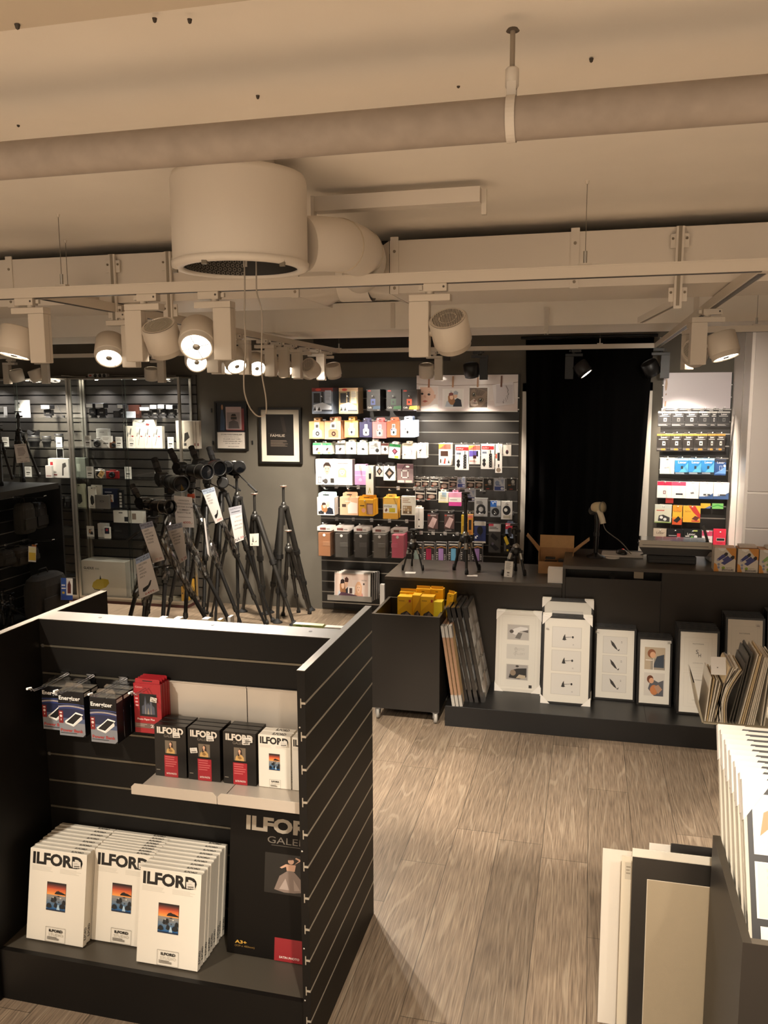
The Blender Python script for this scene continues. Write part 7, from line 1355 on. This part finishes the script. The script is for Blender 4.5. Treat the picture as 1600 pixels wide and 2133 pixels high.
R8 = [((913.5, 1025, 934, 1047), 'efe9d8', [('r', .35, .5, .8, 1, 'a9c4d8'), ('L', .2, .3, .8, .7, 3, 'b9b48a'), ('r', .0, .0, 1, .12, 'efe4a8')], 'white pack with pale blue and yellow print in the lower filter row', 'accessory_pack', .03), ((935, 1026, 961, 1054), 'e8a0bc', [('r', 0, .5, 1, .64, 'f4eeea'), ('t', .08, .34, .7, .48, 'FILTER', 'c9c0bc', .0), ('r', 0, .0, 1, .3, 'd9489a'), ('r', 0, .3, 1, .56, 'f0ece6'), ('L', .1, .36, .7, .48, 1, 'a89a96')], 'pink filter pack house shaped at the top', 'accessory_pack', .05), ((988, 1038, 1016, 1076), '8a8886', [('r', .05, .05, .95, .95, 'a3a09e'), ('e', .5, .42, .34, .26, '1c1b1d'), ('e', .5, .4, .18, .14, 'a3a09e'), ('e', .24, .26, .1, .12, '111113'), ('e', .76, .26, .1, .12, '111113'), ('L', .15, .66, .7, .85, 3, '4a4a4e')], 'clear blister with black headphones', 'blister_pack', .04), ((1021.5, 1043, 1043, 1077), '8d8f92', [('r', 0, .62, .6, .98, '2f6ac0'), ('r', .6, .7, 1, .98, 'd6d4d0'), ('e', .5, .32, .38, .24, '1a1a1c'), ('p', [(.4, .4), (.62, .22), (.6, .2), (.38, .37)], 'c9c6c2'), ('t', .06, .78, .44, .94, 'Y', 'e9eef6', .01)], 'blister with a blue header and round black disc', 'blister_pack', .02), ((1044, 1044, 1067, 1082), 'd3cec8', [('e', .5, .5, .36, .26, '17161a'), ('e', .42, .52, .16, .1, 'd6d2cc'), ('r', .2, .06, .8, .22, 'a8a090'), ('p', [(.3, .8), (.5, .96), (.7, .8)], 'b9b2aa')], 'white pack with a round black lens cap', 'blister_pack', .02),
      ((864, 1058, 881, 1101), 'e9e2da', [('r', .5, .45, .53, .95, '4a4644'), ('r', .44, .4, .6, .47, '2a2828'), ('r', .44, .08, .6, .14, '3a3838')], 'tall white pack with a thin line print at the left of the lower rows', 'accessory_pack', .04), ((890, 1071, 913, 1107), '2a2221', [('r', .05, .03, .95, .14, '1d1919'), ('r', .04, .16, .96, .98, '5d4340'), ('e', .16, .92, .12, .04, 'b8463a'), ('r', .3, .9, .8, .96, 'b9aeaa'), ('p', [(.08, .3), (.5, .84), (.9, .72), (.55, .18)], 'd8b8b4'), ('r', .1, .04, .7, .1, '8d8480')], 'dark pack with a pink phone power bank, left of a pair', 'power_bank_pack', .05), ((925, 1071, 947, 1107), '2a2221', [('r', .05, .03, .95, .14, '1d1919'), ('r', .04, .16, .96, .98, '5d4340'), ('e', .16, .92, .12, .04, 'b8463a'), ('r', .3, .9, .8, .96, 'b9aeaa'), ('p', [(.08, .3), (.5, .84), (.9, .72), (.55, .18)], 'd8b8b4'), ('r', .1, .04, .7, .1, '8d8480')], 'dark pack with a pink phone power bank, right of a pair', 'power_bank_pack', .05),
      ((961, 1073, 971, 1113), 'd9b83a', [('r', .1, .5, .9, .95, 'c9a42c'), ('r', .2, .1, .8, .45, 'a8802a')], 'golden battery pack left of the tall small tripod', 'battery_pack', .02), ((974, 1072, 985.5, 1114), 'c98a3a', [('r', 0, .86, 1, 1, 'c8927a'), ('e', .5, .88, .4, .06, 'd97058'), ('r', .2, .24, .7, .74, '2c221a'), ('e', .5, .12, .3, .05, 'b86a30')], 'copper coloured battery pack right of the tall small tripod', 'battery_pack', .02), ((988, 1086, 1012, 1131), '252f5c', [('r', 0, .8, 1, 1, 'b9b0a4'), ('e', .5, .58, .26, .2, '131316'), ('p', [(.42, .42), (.5, .26), (.58, .42)], '131316'), ('r', .06, .2, .22, .3, 'd9d6d0'), ('r', 0, 0, 1, .08, 'c9c0b4')], 'blue and white pack with a black computer mouse', 'blister_pack', .04), ((1018, 1090, 1043, 1151), '3a3634', [('r', .0, .72, 1, .98, 'b9b4b0'), ('r', .0, .9, .4, .98, 'b03a4a'), ('p', [(.15, .55), (.3, .68), (.8, .5), (.6, .4)], '0f0e10'), ('p', [(.1, .25), (.3, .36), (.9, .14), (.6, .06)], '141316'), ('e', .34, .3, .1, .05, '57505c'), ('L', .05, .78, .9, .88, 2, '5a5654')], 'tall black blister with two dark eyepieces', 'blister_pack', .03), ((1053, 1090, 1072, 1121), '8d9cb8', [('r', 0, .6, 1, 1, 'c8384a'), ('e', .5, .5, .28, .22, '1c1b20'), ('r', .3, .1, .7, .3, '2c2a30'), ('L', .1, .8, .6, .94, 2, 'e6c9c9')], 'red topped pack with a black gadget at the right end', 'accessory_pack', .02), ((1049, 1112, 1062, 1152), '1c1b1a', [('p', [(.0, .8), (.4, .9), (.9, .5), (.5, .4)], 'c9a82c'), ('r', .1, .1, .4, .5, '57524c'), ('r', .5, .1, .8, .2, 'c9a82c')], 'black and yellow pack behind the right small tripod', 'accessory_pack', .02)]
for px, c, it, lb, nm, d in R8: hang(LB, px, nm, lb, 'pack', c, it, n=0, d=d, Y=7.12, tab=(.05, .02, c) if nm == 'accessory_pack' else None)
for i, (a, b, c) in enumerate(((857, 880, '9fb8b0'), (882, 906, 'a8244c'), (908, 931, 'b08ac8'), (934, 957, '6fb2d8'), (959, 981, '2a2a2c'), (983, 1006, '9a7ab0'))):
    px = (a, 1129, b, 1172); hang(LB, px, 'power_bank_blister', 'blister pack with a %s power bank, %s in the row behind the counter' % (('pale green', 'crimson', 'lilac', 'sky blue', 'black', 'violet')[i], ('first', 'second', 'third', 'fourth', 'fifth', 'sixth')[i]), 'pack', '8a8684', [('r', .04, .02, .96, .98, '2c2827'), ('r', .1, .84, .9, .9, 'd9d4cc'), ('p', [(.05, .72), (.5, .8), (.95, .74), (.95, .7), (.5, .76), (.05, .68)], 'c98a4a'), ('r', .24, .1, .68, .68, c), ('L', .05, .1, .2, .5, 4, 'c9c4be'), ('L', .74, .1, .92, .4, 4, 'c9c4be')], n=0, d=.02, Y=7.12, bl='blister power bank pack behind the %s one' % ('pale green', 'crimson', 'lilac', 'sky blue', 'black', 'violet')[i])
# ================================================================ memory card rack on the right
ra, rb = PY(1374, 950, YS).x, XB-.006
zc = wall_slats('black slatwall rack full of memory cards between the curtain and the white column', ra, rb, .02, 2.17, PY(1450, 853, YS-.0).z+.2)
x0, x1, z0, z1 = ext((1382, 776, 1523, 851), YS-.008); x1 = min(x1, XB-.008); m = MB(); m.box(x0, x1, YS-.01, YS-.0025, z0, z1, M('c9c0c4', .35)); Deco(m, x0, z0, x1-x0, z1-z0, YS-.01).run([('p', [(.02, .6), (.03, .8), (.05, .84), (.06, .7), (.05, .52), (.03, .5)], 'a98a70'), ('p', [(.03, .4), (.045, .44), (.055, .4), (.04, .36)], 'a08678'), ('p', [(.02, .06), (.03, .2), (.05, .22), (.05, .05)], 'b08a74')])
tag(m.build('blank_poster'), 'blank pale poster with torn tape marks above the memory cards', 'poster')
def lex(top, c, card, extra=()): return [('r', 0, .9, 1, 1, top), ('p', [(.05, .7), (.95, .8), (.98, .84), (.9, .86)], mix(c, 'ffffff', .2)), ('t', .3, .77, .78, .87, 'Lexar', 'ece8e4', .015), ('r', .14, .68, .86, .71, 'c9c6c2'), ('r', .42, .34, .66, .58, card), ('r', .48, .4, .6, .5, '2a2a2c'), ('r', 0, .18, 1, .19, '8d8a86'), ('L', .04, .05, .95, .15, 2, '9a9692')]+list(extra)
RK = []
for i, (a, b) in enumerate(((190, 360), (365, 530), (535, 700), (705, 864), (866, 946), (950, 1110))): RK.append(((1340+a/6.154, 857, 1340+b/6.154, 889), '1f1d1d', lex('b9b6b2', '1f1d1d', '8d8a88' if i % 2 == 0 else '5a5856'), 'black memory card pack with a grey header, %s in the top rack row' % ORD[i].split(' ')[0].replace('frontmost', 'first'), 0))
for i, (a, b) in enumerate(((175, 344), (346, 500), (505, 645), (648, 820), (825, 929), (931, 1050))): RK.append(((1340+a/6.154, 904, 1340+b/6.154, 940), '241d19', lex('c9923c', '241d19', 'c9c4bc', [('r', .34, .06, .66, .16, 'c98a34')]), 'black memory card pack with a gold header, %s in the second rack row' % ORD[i].split(' ')[0].replace('frontmost', 'first'), 0))
RK.append(((1375, 954, 1405, 987), 'e9e2d6', [('e', .5, .9, .1, .03, '57524c'), ('L', .3, .3, .7, .4, 1, '8d8780'), ('r', .45, .36, .62, .44, 'b9b2a8')], 'white card pack, left end of the blue row', 1))
for i, (a, b) in enumerate(((405, 578), (582, 745), (747, 910))): RK.append(((1340+a/6.154, 955, 1340+b/6.154, 989), '2f86c8', [('r', 0, .88, 1, 1, 'a9d0e6'), ('p', [(.1, 0), (.6, .4), (1, .75), (1, .2), (.9, 0)], '5ab0e0'), ('t', .24, .7, .86, .84, 'Lexar', 'f0f4f8', .015), ('r', .45, .36, .62, .54, '2a3440'), ('r', 0, 0, 1, .16, '1d2630'), ('L', .06, .03, .9, .13, 2, 'd0d8e0')], 'bright blue memory card pack, %s of three in the third rack row' % ('left', 'middle', 'right')[i], 2))
RK.append(((1340+915/6.154, 957, 1340+1062/6.154, 990), '28508c', [('r', 0, .82, 1, 1, '2c3040'), ('t', .2, .74, .86, .86, 'Lexar', 'e2e8f2', .015), ('p', [(0, .1), (.5, .3), (1, .6), (1, .1)], '6a9cd8'), ('o', .42, .32, .66, .6, 'c9d8f0', .03), ('e', .86, .6, .1, .08, 'e9e6e2')], 'dark blue memory card pack, right end of the blue row', 2))
usb = [('r', .3, .2, .8, .3, '3a3c42')]
for i, (a, b, top, im, lb) in enumerate(((180, 364, 'c8244c', [('r', .42, .24, .6, .44, '7a3038'), ('r', .46, .28, .56, .4, 'e0d8d4')], 'white pack with a crimson header, first in the fourth rack row'), (366, 545, 'd84a6c', usb, 'white pack with a pink header and memory stick, second in the fourth row'), (547, 714, 'f0eeea', [('p', [(.35, .36), (.6, .4), (.65, .3), (.4, .28)], '6d6a66')], 'plain white pack, middle of the fourth rack row'), (720, 898, 'f0eeea', [('p', [(0, 0), (1, 0), (1, .35), (.6, .16), (0, .14)], '3c5a8c')]+usb, 'white pack with a blue base, fourth in the fourth rack row'), (902, 1100, 'f0eeea', [('p', [(0, 0), (1, 0), (1, .42), (.6, .2), (0, .18)], '3c5a8c')]+usb, 'white pack with a blue base at the right end of the fourth row'))): RK.append(((1340+a/6.154, 1003+.5*i, 1340+b/6.154, 1037+.8*i), 'efece8', [('r', 0, .76, 1, 1, top)]+im, lb, 2))
RK += [((1364, 1051, 1399, 1089), 'd8d6c0', [('r', 0, .8, 1, 1, 'cfd4c8'), ('L', .1, .6, .8, .7, 1, 'c8483c'), ('p', [(.2, .1), (.25, .4), (.5, .45), (.9, .3), (.9, .05)], '3a3a3a'), ('e', .4, .3, .1, .08, 'e6e6e0'), ('e', .62, .2, .1, .08, 'e6e6e0'), ('r', 0, 0, 1, .06, '9ab06a')], 'pale green pack with small black parts, first in the fifth rack row', 1), ((1401, 1053, 1421, 1093), 'e8962c', [('r', 0, .0, 1, .3, 'd8582c'), ('r', 0, .4, 1, .7, 'e8b83a'), ('t', .1, .66, .9, .74, 'SanDisk', 'b04a28', .01), ('p', [(.1, .2), (.6, .45), (.9, .3), (.5, .1)], '2a2422')], 'orange memory card pack, second in the fifth rack row', 1), ((1423, 1054, 1459, 1088), 'e9b03c', [('p', [(.3, 1), (.7, 1), (1, .5), (1, .2), (.6, .6)], 'c83a34'), ('t', .1, .62, .46, .72, 'SanDisk', 'b06a2c', .01), ('p', [(.5, .2), (.7, .4), (.96, .3), (.8, .1)], '6b3430'), ('r', .5, .04, .96, .12, 'c8443c')], 'yellow and red memory card pack, third in the fifth rack row', 1), ((1460, 1049, 1480, 1059), 'dcae38', [('p', [(.4, 0), (1, .6), (1, 0)], '5a6fa8')], 'small yellow pack top, fourth in the fifth rack row', 0), ((1484, 1049, 1507, 1060), '7ac06a', [('p', [(0, .3), (.5, .6), (1, .3), (1, .5), (.5, .8), (0, .5)], '3f9a4c')], 'small green pack top at the right of the fifth rack row', 0),
       ((1361, 1101, 1388, 1128), 'c9b8a4', [('t', .24, .6, .86, .76, 'Lexar', '57483c', .01), ('p', [(0, 0), (1, 0), (1, .5)], 'b09c86')], 'beige memory card pack, first in the lowest rack row', 1), ((1390, 1102, 1422, 1128), '1c1a1c', [('r', .1, .46, .6, .5, 'd9d4d0'), ('r', .64, .2, .86, .66, 'c83a44'), ('r', .66, .2, .84, .38, 'e6e2e0')], 'black pack with a red stick, second in the lowest rack row', 1), ((1424, 1102, 1460, 1129), '171818', [('t', .22, .52, .68, .7, 'Lexar', 'e6e4e0', .015), ('r', .56, .82, .8, .92, 'b9c86a'), ('e', .7, .4, .1, .13, 'e6e6e6'), ('r', .44, .1, .56, .44, '6ac04a'), ('r', .1, .4, .34, .48, 'd9d4d0')], 'black pack with a green stick, third in the lowest rack row', 1), ((1462, 1106, 1484, 1143), 'e9dcdc', [('r', 0, .72, 1, 1, 'cc4a6a'), ('L', .2, .4, .8, .55, 2, '6d6466')], 'white and pink pack behind the screen arm, lowest rack row', 1), ((1486, 1102, 1512, 1138), 'd82c48', [('r', .26, .3, .92, .48, 'f0d8d8'), ('r', .28, .32, .9, .46, '1b1a1c'), ('L', .3, .14, .9, .2, 1, '7a1c2c')], 'bright red pack at the right end of the lowest rack row', 1)]
for px, c, it, lb, n in RK:
    Y = 7.15; xa, xb, z0, z1 = ext(px, Y)
    if xb > XB-.004: px = (px[0], px[1], px[2]-(xb-XB+.004)*235, px[3])
    o = pack('memory_card_pack', lb, 'pack', px, Y, .014, c, it, n=0, gap=.004, back_label=('hanging behind: '+lb)[:100])
    wall_hook((xa+min(xb, XB))/2, z1-.01, zc, 'chrome hook of the '+core(lb.replace(',', ''), 12), YS-Y+.02, 'hooks on the memory card rack')
for x, y, c in ((1395, 1043, 'c83a34'),):
    a = PY(x, y, 7.2); tag(MB().box(-.03, .03, 0, .01, -.02, .02, M(c, .4)).build('memory_card_pack', loc=a), 'bottom edge of a red pack peeping below the crimson headed pack', 'pack')
# ================================================================ things on the counter
def ctop(px_, py_, z): return PZ(px_, py_, z+.0006)
for i, (x, y, lb) in enumerate(((855, 1193, 'white price card lying in front of the smallest mini tripod'), (984, 1199, 'white price card lying in front of the tallest small tripod'))):
    o = MB().box(-.035, .035, -.026, .026, 0, .0008, M('e6e1da', .5)).build('price_card', loc=ctop(x, y, zl), rot=(0, 0, R(6))); tag(o, lb, 'price card', 'price cards on the counter')
p = ctop(1058, 1202, zl); t = thing('price_card', 'upright narrow price card in an acrylic holder before the right small tripod', 'price card', p, (0, 0, R(-12)), 'price cards on the counter'); m = MB(); w, h = .056, .105; m.box(-w/2, w/2, 0, .001, 0, h, M('dcd6cc', .5)); Deco(m, -w/2, 0, w, h, 0).run([('L', .15, .45, .85, .92, 8, '8d8780'), ('r', .35, .24, .65, .32, '57524c'), ('r', .36, .1, .64, .14, '57524c')]); m.rot = 0; o = m.build('card', t); o.rotation_euler = (R(-14), 0, 0); MB().box(-w/2, w/2, -.03, .05, 0, .0012, film_mat((.9, .9, .9), .2)).build('holder', t)
# cardboard box with flaps
p = ctop(1121, 1194, zl); CB = M('b3875a', .7, grain=30., gmin=.88); CB2 = M('c29a68', .7, grain=30., gmin=.88)
t = thing('cardboard_box', 'open brown cardboard box with raised flaps holding black parts', 'box', (p.x, p.y, p.z)); W_, D_, H_ = .23, .16, .15; rear = .2
MB().box(0, W_, 0, .004, 0, H_*.55, CB).box(0, W_, D_-.004, D_, 0, H_, CB).box(0, .004, .004, D_-.004, 0, H_, CB).box(W_-.004, W_, .004, D_-.004, 0, H_, CB).box(.004, W_-.004, .004, D_-.004, 0, .004, CB).build('carton', t)
for n, P in (('flap', [(0, D_, H_), (W_, D_, H_), (W_, D_+.02, H_+.085), (0, D_+.02, H_+.085)]), ('flap', [(0, .0, H_), (0, D_, H_), (-.085, D_-.02, H_+.1), (-.085, .02, H_+.1)]), ('flap', [(W_, 0, H_), (W_, D_, H_), (W_+.1, D_-.01, H_+.085), (W_+.1, .02, H_+.085)])):
    m = MB(); m.add(P, [(0, 1, 2, 3)], CB2); n_ = (Vector(P[1])-Vector(P[0])).cross(Vector(P[3])-Vector(P[0])).normalized()*.003; m.add([Vector(q)+n_ for q in P], [(3, 2, 1, 0)], CB2); m.build('flap', t)
t = thing('camera_clamp', 'black clamp parts sticking out of the cardboard box', 'clamp', (p.x+.12, p.y+.05, p.z+.005)); MB().box(-.08, .0, -.02, .03, .06, .075, BLACK, .002).box(-.075, -.01, -.025, .02, .09, .1, BLACK, .002).build('plate', t); MB().box(.01, .07, -.02, .03, .05, .09, DK2, .004).build('jaw', t); MB().cyl((-.03, .02, 0), (-.03, .02, .07), .01, mat=BLACK).build('post', t)
xa, xb, z0, z1 = ext((1141, 1186, 1173, 1215), YC+.03); o = MB().box(-(xb-xa)/2, (xb-xa)/2, 0, .09, 0, z1-zl, M('e9e4de', .5), .002).build('product_box', loc=((xa+xb)/2, YC+.03, zl+.0006)); tag(o, 'small plain white box in front of the cardboard box', 'box')
# scanner on its stand
p = ctop(1241, 1160, zr_); t = thing('scanner_stand', 'black gooseneck stand holding the barcode scanner', 'stand', p); m = MB(); m.lathe([(.062, 0), (.06, .006), (.03, .016), (.014, .03), (0, .03)], M('19181a', .2), 28, caps=False); m.build('base', t)
ps = [Vector((0, 0, .02)), Vector((.0, 0, .1)), Vector((.002, 0, .18)), Vector((.002, 0, .24)), Vector((-.008, 0, .3))]; MB().tube(smooth(ps, 6), .0145, M('161517', .2), 14).build('neck', t); MB().lathe([(.018, 0), (.019, .02), (.016, .03)], DK, 14, (0, 0, .14)).build('collar', t)
m = MB(); m.lathe([(.032, 0), (.034, .01), (.03, .02)], M('3a393a', .2), 18, (-.02, 0, .31), (-.5, -.6, .4)); m.build('cradle', t)
s0 = p+Vector((-.002, -.02, .335)); t = thing('barcode_scanner', 'cream handheld barcode scanner resting in its stand', 'scanner', s0); SCM = M('cdbf9c', .35)
m = MB(); m.lathe([(.0, -.05), (.03, -.045), (.036, -.02), (.034, .01), (.026, .03), (.0, .034)], SCM, 22, (0, 0, 0), (-.75, .5, -.1), caps=False); m.build('head', t); m = MB(); m.tube([(.0, -.01, -.0), (.02, -.03, -.03), (.035, -.04, -.07), (.042, -.045, -.1)], .0185, M('d9d0bb', .35), 14); m.build('grip', t); MB().lathe([(.034, .0), (.037, .008), (.034, .014)], M('8d8878', .4), 22, (.03, -.02, .004), (.75, -.5, .1), caps=False).build('window_rim', t)
m = MB(); q0 = s0+Vector((.042, -.045, -.1)); pts = [q0, PZ(1262, 1108, zr_+.16)+Vector((0, 0, 0))]; pts = [q0]+[PY(a, b, q0.y+e) for a, b, e in ((1262, 1104, 0), (1275, 1115, .02), (1290, 1126, .05), (1302, 1138, .1))]+[Vector((PZ(1312, 1138, zr_).x, q0.y+.17, zr_+.006)), Vector((PZ(1325, 1140, zr_).x, q0.y+.2, zr_+.006)), Vector((PZ(1330, 1148, zr_).x, q0.y+.12, zr_+.006))]
tag(m.tube(smooth(pts), .003, M('7c7870', .4), 6).build('cable'), 'thin grey cable running from the scanner down to the counter', 'cable')
p = ctop(1298, 1157, zr_); o = MB().box(-.14, .13, -.08, .09, 0, .012, M('d6d0ca', .35), .004).build('document_tray', loc=p, rot=(0, 0, R(-4))); tag(o, 'white flat tray on the counter, under the black mouse', 'tray')
t = thing('computer_mouse', 'black computer mouse with an orange glow on the white tray', 'mouse', p+Vector((-.01, .0, .0125)), (0, 0, R(20))); m = MB(); m.sphere((0, 0, .004), .035, .055, .03, M('1f1c1b', .25)); m.v = [Vector((v.x, v.y, max(0, v.z))) for v in m.v]; m.build('body', t); m = MB(); m.lathe([(.009, 0), (.006, .003)], M('c8402a', .3, emit=.6), 12, (.004, -.012, .031)); m.build('scroll_wheel', t)
o = MB().lathe([(.045, 0), (.045, .003), (0, .003)], M('d9d4cf', .4), 24, caps=False).build('coaster', loc=ctop(1276, 1162, zr_)); tag(o, 'round white coaster before the white tray on the counter', 'coaster')
# touch screen seen from behind its upper edge
x0 = PY(1332, 1130, YC+.2).x; x1 = PY(1483, 1145, YC+.2).x; zt_ = PY(1400, 1128, YC+.2).z; t = thing('pos_screen', 'tilted touch screen with silver edge standing on the counter', 'monitor', ((x0+x1)/2, YC+.2, zr_+.0006)); w = (x1-x0)/2; zz = zt_-zr_
MB().box(-w, w, 0, .016, zz-.045, zz, M('cfc8bc', .4), .003).box(-w+.02, w-.02, -.0006, 0, zz-.03, zz-.026, M('6d6862', .4)).build('front_edge', t); m = MB(); m.prism([(-w, zz-.045), (w, zz-.045), (w-.03, zz-.09), (-w+.03, zz-.09)], .002, .2, M('2c2926', .4)); m.build('back_shell', t); m = MB(); m.box(-w+.01, w-.01, .016, .24, zz-.03, zz-.01, M('17171a', .1)); m.build('screen', t)
MB().box(-.16, .13, .0, .16, 0, .05, M('1d1b1a', .3), .003).box(-.15, .12, -.001, 0, .012, .016, M('3a3633', .3)).box(-.15, .12, -.001, 0, .03, .033, M('3a3633', .3)).box(-.1, .08, .02, .12, .05, zz-.088, M('17171a', .3)).build('base_unit', t)
m = MB(); m.prism([(0, 0), (.02, .0), (-.035, .17), (-.05, .165)], 0, .008, M('4a453e', .4)); m.build('card_reader_arm', t, (w-.0, .12, zz-.08))
p = ctop(1475, 1168, zr_); t = thing('card_terminal', 'white card terminal wedged between the screen and the binocular boxes', 'card reader', p+Vector((.03, .03, 0)), (0, 0, R(8))); MB().box(-.035, .03, -.06, .06, 0, .03, M('d9d5d0', .4), .006).build('body', t); m = MB(); m.prism([(-.035, .031), (.03, .031), (.03, .06), (-.06, .1)], -.02, .02, M('cfcac4', .4)); m.build('raised_display', t); MB().box(-.025, .02, -.05, -.01, .03, .032, M('8d8a86', .5)).build('keypad', t)
m = MB(); m.tube(smooth([Vector((0, 0, .006)), Vector((.05, .02, .02)), Vector((.1, -.01, .008)), Vector((.06, -.03, .03)), Vector((.13, .0, .006)), Vector((.18, .03, .02))], 5), .004, DK, 6); tag(m.build('cable', loc=ctop(1330, 1160, zr_)), 'tangled black cable beside the touch screen base', 'cable')
# binocular boxes
for i, (a, b, c, ec) in enumerate(((1488, 1533, '3c3f7c', '1a1414'), (1537, 1580, '3c3f7c', '1a1414'), (1582, 1626, '8fb06a', '2a1614'))):
    Y = YC+.02; xa, xb, z0, z1 = ext((a, 1142+2*i, b, 1186+2*i), Y); w, h = xb-xa, z1-zr_
    it = [('p', [(.5, 1), (1, 1), (1, .5)], 'd8923a'), ('p', [(0, 0), (0, .36), (.12, .3), (.24, 0)], 'd8923a'), ('p', [(.16, 1), (.2, .92), (.36, .86), (.5, .92), (.53, 1)], 'f0ece6'), ('S', .12, .28, .94, .84, binoc(c, ec)), ('e', .22, .3, .06, .055, '8d94b0'), ('e', .22, .17, .06, .055, '8d94b0'), ('e', .44, .16, .08, .06, '8fa83a'), ('t', .38, .03, .92, .12, 'BINOCULARS', '17140f', .02), ('L', .56, .14, .9, .18, 1, '9a948c')]
    o = pack_mb(w, h, .11, 'd9d0c2', it, side='b9782c').build('binocular_box', loc=((xa+xb)/2, Y, zr_+.0006)); tag(o, 'white and orange box with %s binoculars at the counter edge, %s' % (('blue', 'blue', 'green')[i], ('left', 'middle', 'right')[i]), 'box', 'binocular boxes')
    m = MB(); m.box(-w/2, w/2, 0, .11, h, h+.0006, M('d3954e', .45)); m.build('lid', o)
    if i: m = MB(); m.box(-.05, .05, .02, .09, h+.001, h+.018, M('dcd0c6', .45), .003); q = m.build('binocular_case', loc=((xa+xb)/2+(.0 if i == 1 else .03), Y, zr_+.001)); tag(q, 'small pale case lying on the %s binocular box' % ('middle', 'right')[i-1], 'case')
